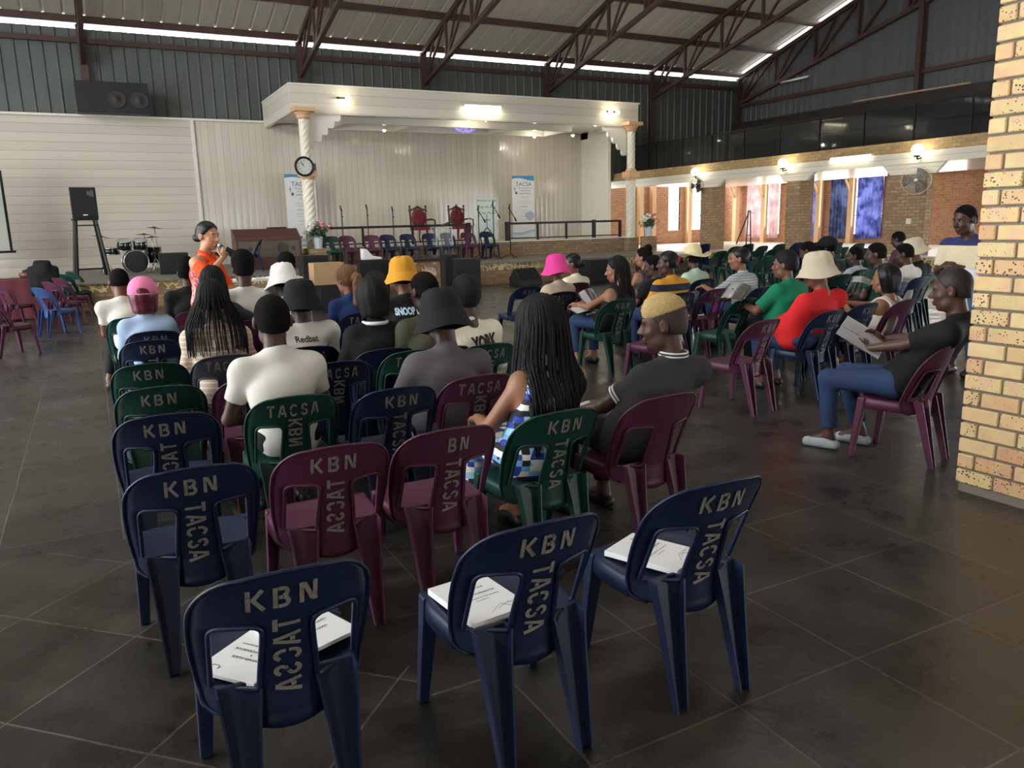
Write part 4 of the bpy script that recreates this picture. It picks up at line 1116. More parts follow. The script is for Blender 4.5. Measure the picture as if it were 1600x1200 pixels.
def person(key, label, head_px, at=None, rz=0.0, depth=0.06, group=None, skin='dark', fem=False, bulk=1.0, look=(0, 0), sh_yaw=0, top=None, sleeve=.62, bare=False,
           bottom=None, hair=None, h=.011, lhand=None, rhand=None, lhd=None, rhd=None, curl=.5, stand=False, shoe=None, folds=.003, seat_z=.435, neckline=0.0, legs=True, fold_seed=1, eyes=False,
           knees=None, hip_shift=0, dress=None, sh_drop=0, z0=0.0, cat='person', waist=None, offsh=False, base=None):
    loc = Vector(at) if at is not None else CHAIRS[base or key][0]; rz = rz if at is not None else CHAIRS[base or key][1] + rz
    Rz = Matrix.Rotation(rz, 3, 'Z')
    P0 = loc + Rz @ Vector((hip_shift, depth, 0)); n = Vector((P0.x, P0.y, 0)).normalized(); r = Vector(ray(*head_px)); t = P0.dot(n) / r.dot(n)
    Hw = Vector((r.x * t, r.y * t, CAMZ + r.z * t)); Hl = Rz.transposed() @ (Hw - loc); H = np.array(Hl)
    root = thing('person', label, cat, loc, rz, group)
    R = rot_head(*look)
    b = bulk
    N = H + R @ V3(0, -.03, -.12) * 1.0 + V3(0, -.014, -.08)
    if stand: P = V3(hip_shift, -.0, .93 * (H[2] - .0) / 1.62)
    else: P = V3(hip_shift, .0 + .04 * (b - 1), seat_z + .095)
    if stand: N = V3(N[0] * .7, N[1], N[2])
    C = P + .60 * (N - P) + V3(0, -.012, 0)
    sw = (.152 if fem else .178) * (.55 + .45 * b); cs, sn = math.cos(sh_yaw), math.sin(sh_yaw)
    S = {s: N + V3(s * sw * cs, s * sw * sn - .0, -.07 - sh_drop) for s in (-1, 1)}
    UL, FL = .275, .25
    hands = {}
    for s, tgt in ((-1, lhand), (1, rhand)):
        if tgt is None: tgt = (s * .09, .27, P[2] + .10) if not stand else (s * .27, .06, P[2] - .1)
        E, Wr = ik(S[s], tgt, UL, FL, (s * .8, -.6, -.8)); hands[s] = (E, Wr)
    if knees is None: knees = {s: V3(hip_shift + s * .12, .43, .51) for s in (-1, 1)}; ank = {s: V3(hip_shift + s * .12, .40, .10) for s in (-1, 1)}
    else: ank = {s: V3(knees[s][1]) for s in (-1, 1)}; knees = {s: V3(knees[s][0]) for s in (-1, 1)}
    if stand: knees = {s: V3(s * .1, .03, .5) for s in (-1, 1)}; ank = {s: V3(s * .11, -.01, .09) for s in (-1, 1)}
    hip = {s: P + V3(s * .085, .01, -.0) for s in (-1, 1)}
    pts = [H + V3(0, 0, .16), H + V3(.15, .16, .15), H - V3(.15, .16, .17), P - V3(.2, .18, .14) * b, P + V3(.2, .18, .1) * b] + [q for s in (-1, 1) for q in (S[s] + .08, S[s] - .08, hands[s][0] + .07, hands[s][0] - .07, hands[s][1] + .12, hands[s][1] - .12)]
    if legs: pts += [q for s in (-1, 1) for q in (knees[s] + .1, knees[s] - .1, ank[s] + V3(.06, .2, .05), ank[s] - V3(.06, .08, .1))]
    pts = np.array(pts); lo, hi = pts.min(0), pts.max(0)
    def torso(F, o, kk=.07):
        F.ell(P, (.152 * b + o, .116 * (.65 + .35 * b) + o, .115 + o), None, kk)
        g = .6 + .4 * b; F.cap(P, C, .108 * g + o, .108 * g + o, kk, ((1, 0, 0), 1.28 * b / g))
        F.cap(C, N - V3(0, -.0, .09), .104 * (.5 + .5 * b) + o, .075 + o, kk, ((cs, sn, 0), 1.42))
        F.cap(S[-1], S[1], .05 + o, .05 + o, kk)
        for s in (-1, 1): F.ell(S[s] + V3(0, 0, -.012), (.056 + o, .056 + o, .062 + o), None, kk); F.cap(N + V3(0, -.012, .012), S[s] * .7 + N * .3 + V3(0, 0, -.002), .042 + o, .036 + o, .04)
        if fem:
            for s in (-1, 1): F.ell(C + V3(s * .075, .085, -.0), (.06 + o, .055 + o, .06 + o), None, .04)
        if b > 1.15: F.ell(P + V3(0, .06, .1), (.17 * b + o, .11 * b + o, .13 + o), None, .06)
    ar = (.5 + .5 * b)
    # body
    F = Field(lo, hi, h); torso(F, -.006)
    F.cap(H + R @ V3(0, -.022, -.05), N + V3(0, .0, -.01), .050 if fem else .058, .056 if fem else .066, .03)
    add_head(F, H, R, fem=fem)
    for s in (-1, 1):
        E, Wr = hands[s]
        F.cap(S[s], E, .050 * ar, .039 * ar, .02); F.cap(E, Wr, .039 * ar, .025, .015)
        d, up, sd = ((lhd if s < 0 else rhd) or ((-.25 * s, .9, -.25), (0, .25, .95), (-s, .1, 0)))
        add_hand(F, Wr, d, up, sd, curl, 1.0, max(.004, h * .5))
    if legs:
        for s in (-1, 1):
            F.cap(hip[s], knees[s], .078 * b, .055, .04); F.cap(knees[s], ank[s], .054, .036, .02); F.cap(ank[s], ank[s] + V3(0, .14, -.06), .036, .026, .02); F.cap(ank[s], ank[s] + V3(0, -.04, -.06), .032, .03, .02)
    me = F.mesh('body'); link('body', me, SK[skin] if isinstance(skin, str) else skin, root)
    # clothes
    if top:
        F = Field(lo - .03, hi + .03, h * 1.05); torso(F, .012 if not offsh else .004)
        for s in (-1, 1):
            E, Wr = hands[s]
            def flat(a, bb, ra, rb, k=.03):
                a = V3(a); bb = V3(bb); L = np.linalg.norm(bb - a); u = (bb - a) / L
                def f(Q):
                    q = Q - a; t = np.clip(q @ u / L, 0, 1.3); dd = np.linalg.norm(q - t[..., None] * (bb - a), axis=-1) - (ra + (rb - ra) * t)
                    return np.maximum(dd, (Q - bb) @ u)
                F.add(f, np.minimum(a, bb) - max(ra, rb), np.maximum(a, bb) + max(ra, rb), k)
            if sleeve < 0: F.cut(S[s] + V3(s * .012, 0, 0), (s, 0, .4))
            elif sleeve > 0 and sleeve <= 1: flat(S[s], S[s] + (E - S[s]) * sleeve, .062 * ar, .060 * ar)
            elif sleeve > 1:
                F.cap(S[s], E, .062 * ar, .052 * ar, .03); flat(E, E + (Wr - E) * (sleeve - 1), .052 * ar, .038)
        if folds: F.warp(fabric_folds(folds, fold_seed))
        F.cut(P + V3(0, 0, -.10 if not waist else waist), (0, 0, -1))
        if neckline: F.ell(N + V3(0, .05, .03), (.085 + neckline * .3, .11, .06 + neckline), None, .008, 's')
        if sleeve == 0: # vest: cut away shoulders outside the straps
            for s in (-1, 1): F.ell(S[s] + V3(s * .045, 0, .01), (.075, .2, .10), None, .01, 's')
            F.ell(N + V3(0, -.05, .02), (.08, .1, .09), None, .01, 's'); F.ell(N + V3(0, .09, .0), (.09, .12, .13), None, .01, 's')
        if offsh: F.cut(N + V3(0, 0, -.115), (0, 0, 1))
        me = F.mesh('shirt'); nm = 'dress' if dress else 'shirt'; so = link(nm, me, top, root); root['shirt'] = so.name
        BVH[key] = BVHTree.FromPolygons([v.co.copy() for v in me.vertices], [tuple(p.vertices) for p in me.polygons])
    if legs and (bottom or dress):
        lo2 = np.minimum(P - .25 * b, np.min([ank[-1], ank[1]], 0) - .1); hi2 = np.maximum(P + .25 * b, np.max([knees[-1], knees[1], ank[-1], ank[1]], 0) + .14)
        F = Field(lo2, hi2, h * 1.15)
        F.ell(P + V3(0, 0, -.01), (.162 * b, .124 * b, .11), None, .04)
        for s in (-1, 1):
            F.cap(hip[s], knees[s], .09 * b, .068, .045)
            end = .86 if not dress else dress; e = knees[s] + (ank[s] - knees[s]) * end; u = (ank[s] - knees[s]); L = np.linalg.norm(u) * end; u = u / np.linalg.norm(u); kk = knees[s]
            def f(Q, kk=kk, u=u, L=L):
                q = Q - kk; t = np.clip(q @ u / L, 0, 1.3); return np.maximum(np.linalg.norm(q - t[..., None] * u * L, axis=-1) - (.068 + (-.010 if not dress else .03) * t), q @ u - L)
            F.add(f, np.minimum(kk, e) - .1, np.maximum(kk, e) + .1, .03)
        if dress: F.cap(P, C, .12 * b, .115 * b, .05, ((1, 0, 0), 1.25)); F.cap((hip[-1] + hip[1]) / 2, (knees[-1] + knees[1]) / 2, .09, .07, .07)
        F.warp(fabric_folds(.003, fold_seed + 3)); F.cut(P + V3(0, 0, .09 if not dress else .17), (0, 0, 1))
        link('skirt' if dress else 'trousers', F.mesh('trousers'), bottom or top, root)
    if legs:
        for s in (-1, 1):
            F = Field(ank[s] - V3(.07, .1, .1), ank[s] + V3(.07, .22, .04), min(h, .009)); a = ank[s]; z = .0 + .035
            F.cap((a[0], a[1] - .045, z), (a[0] + s * .012, a[1] + .15, z - .004), .036, .036, .03, ((1, 0, 0), 1.12)); F.cap((a[0], a[1], a[2] - .03), (a[0], a[1] + .08, z + .012), .037, .03, .03)
            F.cut((0, 0, .0), (0, 0, -1)); link('shoe', F.mesh('shoe'), shoe or M('black_shoe', (22, 22, 24), .5), root)
    p = Person(); p.root = root; p.H = H; p.R = R; p.N = N; p.P = P; p.C = C; p.S = S; p.hands = hands; p.key = key; p.loc = loc; p.rz = rz; p.h = h
    if eyes:
        for x in (-.031, .031):
            bm = new(); sphere(bm, (0, 0, 0), .0088, 12, 8, mi=0); sphere(bm, (0, .0042, 0), .0062, 10, 6, mi=1)
            o = obj('eye', bm, [m_eyew, m_pupil], root); o.matrix_local = Matrix.Translation(Vector(H + R @ V3(x, .0755, .003) * HSC)) @ Matrix(R).to_4x4() @ Matrix.Scale(HSC, 4)
        bm = new()
        for x in (-1, 1): tube(bm, [(x * .014, .091, .019), (x * .03, .090, .024), (x * .046, .078, .019)], .0028, 6)
        o = obj('eyebrow', bm, m_hair, root); o.matrix_local = Matrix.Translation(Vector(H)) @ Matrix(R).to_4x4() @ Matrix.Scale(HSC, 4)
    if hair: globals()['hair_' + hair[0]](p, *hair[1:])
    return p
def headobj(p, name, me_or_bm, mat, tilt=0, dz=0):
    o = link(name, me_or_bm, mat, p.root) if isinstance(me_or_bm, bpy.types.Mesh) else obj(name, me_or_bm, mat, p.root)
    o.matrix_local = Matrix.Translation(Vector(p.H + p.R @ V3(0, 0, dz))) @ Matrix(p.R).to_4x4() @ Matrix.Scale(HSC, 4) @ Matrix.Rotation(tilt, 4, 'X'); return o
def scalp(F, th=.006, hairline=.062, nape=-.05, k=.01):
    F.ell((0, -.012, .025), (.074 + th, .095 + th, .09 + th), None, k)
    F.ell((0, -.045, -.02), (.064 + th, .055 + th, .07 + th), None, .02)
    for x in (-1, 1): F.ell((x * .092, .004, -.022), (.032, .036, .042), None, .008, 's')
    F.cut((0, hairline, .05), (0, 1, -.55)); F.cut((0, .012, .0), (0, .8, -.62)); F.cut((0, -.07, nape), (0, .25, -1))
def rough(amp, f=90, seed=0):
    def g(P):
        return amp * (np.sin(P[..., 0] * f + seed) * np.sin(P[..., 1] * f * 1.1 + 1 + seed) * np.sin(P[..., 2] * f * .93 + 2) + .5 * np.sin(P[..., 0] * f * 2.1 + P[..., 2] * 40) * np.sin(P[..., 1] * f * 1.9))
    return g
def hair_short(p, mat=None, th=.006, hl=.062):
    F = Field((-.12, -.15, -.13), (.12, .12, .15), min(.009, p.h)); scalp(F, th, hl); F.warp(rough(.0012)); headobj(p, 'hair', F.mesh('hair', 1), mat or m_coil)
def hair_shaved(p): hair_short(p, M('shaved_scalp', (30, 20, 17), .6), .0025)
def hair_afro(p, mat=None, r=.03, up=.02):
    F = Field((-.16, -.18, -.14), (.16, .14, .22), .008); scalp(F, .008)
    F.ell((0, -.02, .045 + up), (.075 + r, .085 + r, .075 + r), None, .03); F.cut((0, .075, .05), (0, 1, -.6)); F.warp(rough(.005, 130)); headobj(p, 'hair', F.mesh('hair', 1), mat or m_coil)
def hair_flat(p, mat=None):
    """cropped back and sides with a taller textured top"""
    F = Field((-.12, -.15, -.13), (.12, .14, .17), .0065); scalp(F, .003, .062, -.05)
    headobj(p, 'hair', F.mesh('hair', 1), M('faded_dark_hair', (52, 40, 34), .7), )
    F = Field((-.12, -.15, -.0), (.12, .14, .19), .0045); F.ell((0, -.008, .055), (.078, .098, .078), None, .01); F.cut((0, 0, .042), (0, -.22, -1)); F.cut((0, .085, .05), (0, 1, -.3)); F.warp(rough(.0025, 210)); headobj(p, 'hair_top', F.mesh('hair', 1), mat or m_blond)
def hair_bob(p, mat=None, L=.17, w=.1, front=.035):
    F = Field((-.17, -.2, -.13 - L), (.17, .16, .17), .008); scalp(F, .012)
    F.ell((0, -.02, .02), (w - .006, .115, .105), None, .03); F.cap((0, -.03, 0), (0, -.035, -L + .04), w * .86, w * .88, .04)
    F.cut((0, front, 0), (0, 1, -.12)); F.cut((0, 0, -L), (0, .0, -1), .02)
    F.warp(lambda P: .0015 * np.sin(np.arctan2(P[..., 0], -P[..., 1] + .0) * 16 + P[..., 2] * 8)); headobj(p, 'hair', F.mesh('hair', 1), mat or m_sleek)
def hair_ponytail(p, mat=None, tail=.22, r=.05, mat2=None):
    hair_short(p, mat or m_hair, .011); F = Field((-.12, -.25, -.22 - tail), (.12, .06, .1), .008)
    F.ell((0, -.13, .02), (.032, .032, .03), None, .02); F.cap((0, -.14, 0), (0, -.15, -tail), r * .8, r, .03); F.ell((0, -.15, -tail), (r * 1.1, r * .9, r), None, .03); F.warp(rough(.006, 110)); headobj(p, 'ponytail', F.mesh('hair', 1), mat2 or mat or m_hair)
def hair_bun(p, mat=None, pos=(0, -.12, .02), r=.045):
    hair_short(p, mat or m_sleek, .009); F = Field(np.array(pos) - r * 1.5, np.array(pos) + r * 1.5, .007); F.ell(pos, (r, r, r * .9), None, .02); F.warp(rough(.003, 90)); headobj(p, 'bun', F.mesh('hair', 1), mat or m_sleek)
def hair_strands(p, mat=None, n=70, L=.45, r=.005, spread=1.5, th=.009, start=20, frontside=.6, seed=1, wave=.0):
    """many braids from the crown, over the skull and down the back, lying on the clothes"""
    mat = mat or m_hair; hair_short(p, mat, th, .07)
    rnd = random.Random(seed); bm = new(); bvh = BVH.get(p.key); R = p.R; H = p.H
    ex, ey, ez = (.074 + th + .003) * HSC, (.095 + th + .003) * HSC, (.09 + th + .003) * HSC
    for i in range(n):
        f = (i + .5) / n; az = math.radians(-90 + (f - .5) * 2 * (90 + 55 * frontside) + rnd.uniform(-4, 4)); layer = rnd.random()
        pts = []
        for tdeg in range(start if i % 2 else 8, 96, 12):
            t = math.radians(tdeg); loc = V3(ex * math.sin(t) * math.cos(az), -.013 + ey * math.sin(t) * math.sin(az), .027 + ez * math.cos(t)); pts.append(H + R @ loc)
        q = pts[-1].copy(); x0 = q[0] - H[0]; y0 = q[1]; LL = L * rnd.uniform(.86, 1.04)
        for k in range(1, 15):
            u = k / 14; x = H[0] + x0 * (1 + (spread - 1) * min(1, u * 1.8)) + rnd.uniform(-.004, .004) + wave * math.sin(u * 14 + i); y = y0 - .02 * u - layer * .014; z = q[2] - LL * u
            if bvh:
                hit = bvh.ray_cast(Vector((x, -1.5, z)), Vector((0, 1, 0)))
                if hit[0] is not None and y > hit[0].y - .008 and y < hit[0].y + .2: y = hit[0].y - .008 - layer * .012
            pts.append(V3(x, y, z))
        # smooth out kinks
        pts = [pts[0]] + [(a + 2 * b_ + c) / 4 for a, b_, c in zip(pts, pts[1:], pts[2:])] + [pts[-1]]
        tube(bm, [Vector(v) for v in pts], [r * (1 - .35 * (j / len(pts)) ** 2) for j in range(len(pts))], 5)
    o = obj('braids', bm, mat, p.root); o['kind'] = 'stuff'; return o
# hats, all in the head's own frame
def bucket_hat(p, mat, crown=.105, rb=.155, drop=.055, name='bucket_hat', tilt=0.0, slouch=0, logo=None):
    bm = new(); prof = [(.002, .152 + slouch), (.05, .150 + slouch), (.082, .135), (.096, .10), (crown, .045), (crown + .004, .03), (crown + .012, .022), ((crown + rb) / 2, .022 - drop * .5), (rb, .022 - drop), (rb + .001, .018 - drop), ((crown + rb) / 2, .017 - drop * .5), (crown + .004, .012)]
    lathe(bm, prof, (0, 0, 0), 36, cap=False)
    for v in bm.verts:
        a = math.atan2(v.co.y, v.co.x); rr_ = math.hypot(v.co.x, v.co.y)
        v.co.y *= 1.13; v.co.y -= .012
        if rr_ > crown + .01: v.co.z += .010 * math.sin(3 * a + 1) * (rr_ - crown) / .05
        else: v.co.z += .004 * math.sin(7 * a)
    bmesh.ops.remove_doubles(bm, verts=bm.verts, dist=.0005); return headobj(p, name, bm, mat, tilt, .0)
def cap_hat(p, mat, back=True, name='cap', bill_dir=1):
    F = Field((-.13, -.15, -.03), (.13, .14, .18), .006); F.ell((0, -.012, .035), (.106, .126, .112), None, .01); F.cut((0, 0, .012), (0, 0, -1))
    if back: F.ell((0, -.14, .035), (.04, .06, .028), None, .004, 's')
    o = headobj(p, name, F.mesh('cap', 1), mat)
    bm = new(); pts = [(.085 * math.sin(a), .075 + .02 * math.cos(a) + .075 * math.cos(a)) for a in np.linspace(-PI / 2, PI / 2, 15)]
    prism(bm, [(x, y * bill_dir - .01) for x, y in pts], .012, .018, plane='XY')
    b_ = obj('bill', bm, mat, o, .002)
    bm = new(); tube(bm, [(.103 * math.cos(a), -.014 + .122 * math.sin(a), .02) for a in np.linspace(PI, 2 * PI, 14)], .006, 6); obj('strap', bm, mat, o); return o
def shirt_text(p, word, size, x=0, z=-.15, mat=None, bold=0, name='lettering', shear=0, ang=0, squash=1, mesh=None, off=.006):
    """lettering laid on the back of the shirt; x, z measured from the base of the neck (x to the reader's right)"""
    me = mesh or text_mesh(word, size, bold=bold, shear=shear); bm = new(); bm.from_mesh(me)
    bmesh.ops.triangulate(bm, faces=bm.faces)
    for _ in range(2):
        lng = [e for e in bm.edges if e.calc_length() > .02]
        if lng: bmesh.ops.subdivide_edges(bm, edges=lng, cuts=1); bmesh.ops.triangulate(bm, faces=bm.faces)
    bv = BVH[p.key]; c, s = math.cos(ang), math.sin(ang)
    for v in bm.verts:
        u, w = v.co.x * squash, v.co.y; u, w = u * c - w * s, u * s + w * c
        X = p.N[0] + x + u; Z = p.N[2] + z + w; hit = bv.ray_cast(Vector((X, -2, Z)), Vector((0, 1, 0)))
        y = hit[0].y if hit[0] is not None else (p.C[1] - .05); v.co = (X, y - off, Z)
    return obj(name, bm, mat, p.root)
def cells_mat(name, cols, scale, dist=.03):
    q = NT(name); q.b.inputs['Roughness'].default_value = .8; tc = q.n('TexCoord').outputs['Object']
    nz = q.n('TexNoise', Scale=7.0, Detail=2.0); q.l(tc, nz.inputs['Vector']); vm = q.n('VectorMath', _operation='SCALE'); vm.inputs['Scale'].default_value = dist; q.l(nz.outputs['Color'], vm.inputs[0])
    va = q.n('VectorMath', _operation='ADD'); q.l(tc, va.inputs[0]); q.l(vm.outputs[0], va.inputs[1])
    sc = q.n('VectorMath', _operation='MULTIPLY'); sc.inputs[1].default_value = (scale, scale * .3, scale * 1.15); q.l(va.outputs[0], sc.inputs[0])
    fl = q.n('VectorMath', _operation='FLOOR'); q.l(sc.outputs[0], fl.inputs[0]); wn = q.n('TexWhiteNoise', _noise_dimensions='3D'); q.l(fl.outputs[0], wn.inputs['Vector'])
    cr = q.n('ValToRGB'); cr.color_ramp.interpolation = 'CONSTANT'; e = cr.color_ramp.elements
    while len(e) < len(cols): e.new(.5)
    for i, c in enumerate(cols): e[i].position = i / len(cols); e[i].color = c4(lin(c))
    q.l(wn.outputs['Value'], cr.inputs[0]); q.l(cr.outputs[0], q.b.inputs['Base Color']); return q.m
def under(col, at, rz, lab):
    o = make_chair(col, small=True); o.location = at; o.rotation_euler = (0, 0, rz); tag(o, col + ' ' + ' '.join(lab.split()[:13]), 'chair', 'plastic chairs of the seated rows')
GP = 'people seated in the left block'; GR = 'people seated in the right block'
m_wtee = cloth('white_cotton', (216, 213, 204)); m_bk = cloth('black_cotton', (24, 24, 27)); m_jean = cloth('navy_denim', (44, 60, 92), .2)
m_dktr = cloth('black_trousers', (24, 25, 30)); m_sneak = M('black_white_sneaker', (60, 60, 62), .5, var=.8, vscale=30)
m_charc = cloth('charcoal_jersey', (58, 57, 62)); m_greyT = cloth('washed_grey_cotton', (96, 92, 96)); m_cream = cloth('cream_cotton', (224, 216, 196)); m_olive = cloth('olive_cotton', (70, 70, 52))
m_stripe = stripes_mat('beige_white_stripes', [(0, (196, 172, 150)), (.55, (224, 214, 202)), (.8, (196, 172, 150))], 28)
m_lblue = cloth('pale_blue_cotton', (158, 182, 212)); m_denimb = cloth('denim_blue', (40, 66, 118), .2); m_beige = cloth('beige_wool', (190, 170, 148)); m_cardi = cloth('cream_knit', (222, 214, 188))
m_red = cloth('red_cotton', (206, 38, 42)); m_greenT = cloth('green_cotton', (22, 120, 84)); m_mint = stripes_mat('mint_fine_stripes', [(0, (168, 196, 172)), (.6, (196, 216, 196))], 60)
m_bluestripe = stripes_mat('grey_blue_stripes', [(0, (168, 178, 190)), (.35, (120, 136, 158)), (.5, (176, 182, 190)), (.8, (150, 138, 120))], 16)
m_yelnavy = stripes_mat('yellow_navy_bands', [(0, (22, 28, 52)), (.34, (214, 148, 36)), (.405, (22, 28, 52)), (.445, (214, 148, 36))], .5)
m_check = cells_mat('blue_black_white_cells', [(228, 226, 214), (18, 20, 30), (110, 168, 214), (36, 62, 158), (18, 20, 30), (150, 200, 228), (228, 226, 214)], 30)
m_print_black = M('black_shirt_print', (22, 22, 24), .8); m_print_white = M('white_shirt_print', (225, 225, 222), .8)
m_hatb = cloth('black_hat_cloth', (28, 28, 31)); m_haty = cloth('mustard_hat_cloth', (204, 146, 44)); m_hatw = M('white_broderie_hat', (232, 230, 226), .9, var=.12, vscale=60, bump=1, bscale=90)
m_hatp = M('hot_pink_towelling', (226, 66, 150), .95, var=.15, vscale=50, bump=1, bscale=120); m_hatbe = cloth('beige_hat_cloth', (196, 184, 160)); m_straw = M('straw', (222, 206, 160), .8, bump=1, bscale=100)

p = person('c10', 'seated man with short black hair in a plain white T-shirt, back to camera', (425, 500), bulk=1.02, depth=.16, top=m_wtee, bottom=m_dktr, hair=('short',), h=.0085, folds=.013, fold_seed=3, lhand=(-.16, .34, .56), rhand=(.12, .36, .6), group=GP)
p = person('c16', 'woman with long thin black braids in a beige striped top, back to camera', (331, 468), fem=True, bulk=1.2, depth=.10, top=m_stripe, sleeve=1.7, bottom=m_jean, skin='mid', h=.009, folds=.010, fold_seed=5, group=GP, sh_drop=.01)
hair_strands(p, n=84, L=.40, r=.0042, spread=1.9, frontside=.15, seed=3, th=.012)
p = person('c7', 'woman with waist length black braids in a blue, black and white checked dress', (842, 508), fem=True, bulk=1.0, depth=.14, top=m_check, sleeve=-1, dress=.55, skin='warm', h=.0085, look=(.35, .1), group=GP, lhand=(-.13, .33, .66), rhand=(.1, .34, .64), folds=.004)
hair_strands(p, n=130, L=.60, r=.0060, spread=1.5, frontside=.8, seed=5, th=.014)
p = person('c8', 'man with bleached blond curls in a charcoal polo shirt, facing left', (1036, 505), bulk=1.05, depth=.14, top=m_charc, sleeve=.7, bottom=m_dktr, skin='dark', hair=('flat', m_blond), look=(.75, .12), h=.0075, folds=.009, fold_seed=8, lhand=(-.16, .34, .60), rhand=(.05, .36, .6), group=GP)
bm = new(); 
for k in (0, 1, 2): tube(bm, [Vector(p.N + V3(.072 * math.sin(a), -.004 - .076 * math.cos(a), .035 + k * .009 - .012 * (1 + math.cos(a)) * .3)) for a in np.linspace(-2.3, 2.3, 24)], .0052, 6, mi=k % 2)
obj('polo_collar', bm, [m_print_white, m_charc], p.root)
for k in (0, 1):
    for s in (-1, 1):
        S_, E_ = p.S[s], p.hands[s][0]; c = S_ + (E_ - S_) * (.62 + .06 * k); u = (E_ - S_) / np.linalg.norm(E_ - S_); x_, y_ = frame_for(Vector(u)); bm = new()
        tube(bm, [Vector(c) + (x_ * math.cos(a) + y_ * math.sin(a)) * .0615 for a in np.linspace(0, 2 * PI, 25)[:-1]], .0055, 6, closed=True); obj('sleeve_band', bm, m_print_white, p.root)
p = person('c12', 'man in a black bucket hat and washed grey T-shirt, back to camera', (690, 498), bulk=1.12, hip_shift=-.14, depth=.14, top=m_greyT, bottom=m_dktr, hair=('short',), h=.0085, folds=.010, fold_seed=11, group=GP, look=(.1, .12), lhand=(-.3, .3, .6), sleeve=.7)
bucket_hat(p, m_hatb, drop=.075, rb=.15, tilt=-.1)
p = person('c24', 'man with short faded hair in a white shirt at the left end', (187, 441), bulk=1.02, depth=.12, top=m_wtee, bottom=m_dktr, shoe=m_sneak, hair=('short', None, .004), h=.012, group=GP, look=(0, .3), folds=.010, fold_seed=2, skin='mid', knees={-1: ((-.2, .40, .51), (-.30, .34, .10)), 1: ((.14, .43, .51), (.14, .42, .10))})
p = person('c23', 'woman in a pink cap over burgundy hair and a pale blue shirt', (224, 462), fem=True, bulk=1.12, depth=.10, top=m_lblue, bottom=m_jean, skin='mid', h=.011, group=GP, sleeve=1.3, hair=('bob', m_burg, .13, .1, -.005))
cap_hat(p, cloth('pink_cap_cloth', (232, 130, 172)), bill_dir=-1 if False else 1)
shirt_text(p, 'A DIFFERENCE', .045, .02, -.15, M('slate_shirt_print', (96, 112, 140), .8), name='shirt_lettering', shear=.3)
p = person('c26', 'man in a black T-shirt with tousled black hair, sitting before the presenter', (293, 425), bulk=1.08, depth=.1, top=m_bk, bottom=m_dktr, h=.012, group=GP, hair=('afro', None, .005, .02), look=(-.2, 0))
under('green', Vector((at_z(342, 505, .8).x, at_z(342, 505, .8).y, 0)), hdg(200), 'plastic chair under the woman with loose black locs in a dark grey top reaching out to the right')
p = person('row2a', 'woman with loose black locs in a dark grey top reaching out to the right', (332, 441), at=Vector((at_z(342, 505, .8).x, at_z(342, 505, .8).y, 0)), rz=hdg(200), fem=True, bulk=1.0, depth=.1, top=cloth('dark_grey_top', (46, 50, 58)), sleeve=1.9, bottom=m_dktr, h=.013, group=GP, rhand=(.45, .30, .86))
hair_strands(p, n=44, L=.30, r=.008, spread=1.2, frontside=.5, seed=9, th=.014)
under('maroon', Vector((at_z(388, 497, .8).x, at_z(388, 497, .8).y, 0)), hdg(260), 'plastic chair under the man in a white T-shirt with a high black afro beside the front table')
p = person('row1a', 'man in a white T-shirt with a high black afro beside the front table', (380, 420), at=Vector((at_z(388, 497, .8).x, at_z(388, 497, .8).y, 0)), rz=hdg(260), bulk=.95, depth=.1, top=m_wtee, bottom=m_dktr, h=.013, group=GP, hair=('afro', None, .012, .03), folds=.010)
under('navy', Vector((at_z(446, 497, .8).x, at_z(446, 497, .8).y, 0)), hdg(230), 'plastic chair under the person in a white broderie bucket hat and pale shirt before the front table')
p = person('row1b', 'person in a white broderie bucket hat and pale shirt before the front table', (443, 441), at=Vector((at_z(446, 497, .8).x, at_z(446, 497, .8).y, 0)), rz=hdg(230), fem=True, bulk=.95, depth=.12, top=cloth('pale_blue_white_top', (206, 216, 226)), bottom=m_jean, h=.013, group=GP, hair=('short',), look=(0, .25))
bucket_hat(p, m_hatw, drop=.07, rb=.16)
under('green', Vector((at_z(448, 466, .8).x, at_z(448, 466, .8).y, 0)), hdg(260), 'plastic chair under the person with a dark curly bun just beyond the white broderie hat')
p = person('row0a', 'person with a dark curly bun just beyond the white broderie hat', (447, 414), at=Vector((at_z(448, 466, .8).x, at_z(448, 466, .8).y, 0)), rz=hdg(260), fem=True, bulk=.9, depth=.1, top=m_bk, bottom=m_dktr, h=.014, group=GP, hair=('afro', None, .006, .01), look=(.3, .1))
p = person('c21', 'person in a black bucket hat and white shirt with a winged print', (470, 474), bulk=1.12, depth=.12, sh_drop=-.045, top=m_wtee, bottom=m_dktr, h=.0095, group=GP, sleeve=1.5, folds=.010, fold_seed=6, hair=('short',), look=(0, .1))
bucket_hat(p, m_hatb, drop=.065, rb=.145, slouch=.0)
shirt_text(p, 'Redbat', .06, -.01, -.055, m_print_black, bold=.001, name='shirt_lettering')
bm = new()
for s in (-1, 1):   # outspread wings and a small standing figure
    for k in range(7):
        a0 = (s * (.045 + .006 * k), -.285 - .004 * k); a1 = (s * (.19 - .016 * k), -.215 - .026 * k); w = .008
        prism(bm, [(a0[0], a0[1] - w / 2), (a1[0] * .7 + a0[0] * .3, a1[1] * .55 + a0[1] * .45 - w), (a1[0], a1[1]), (a1[0] * .7 + a0[0] * .3, a1[1] * .55 + a0[1] * .45 + w * .5), (a0[0], a0[1] + w)][::s], 0, .0001, plane='XY')
prism(bm, [(.018 * math.cos(a), -.262 + .02 * math.sin(a)) for a in np.linspace(0, 2 * PI, 12)[:-1]], 0, .0001, plane='XY'); prism(bm, [(-.022, -.34), (.022, -.34), (.014, -.285), (-.014, -.285)], 0, .0001, plane='XY')
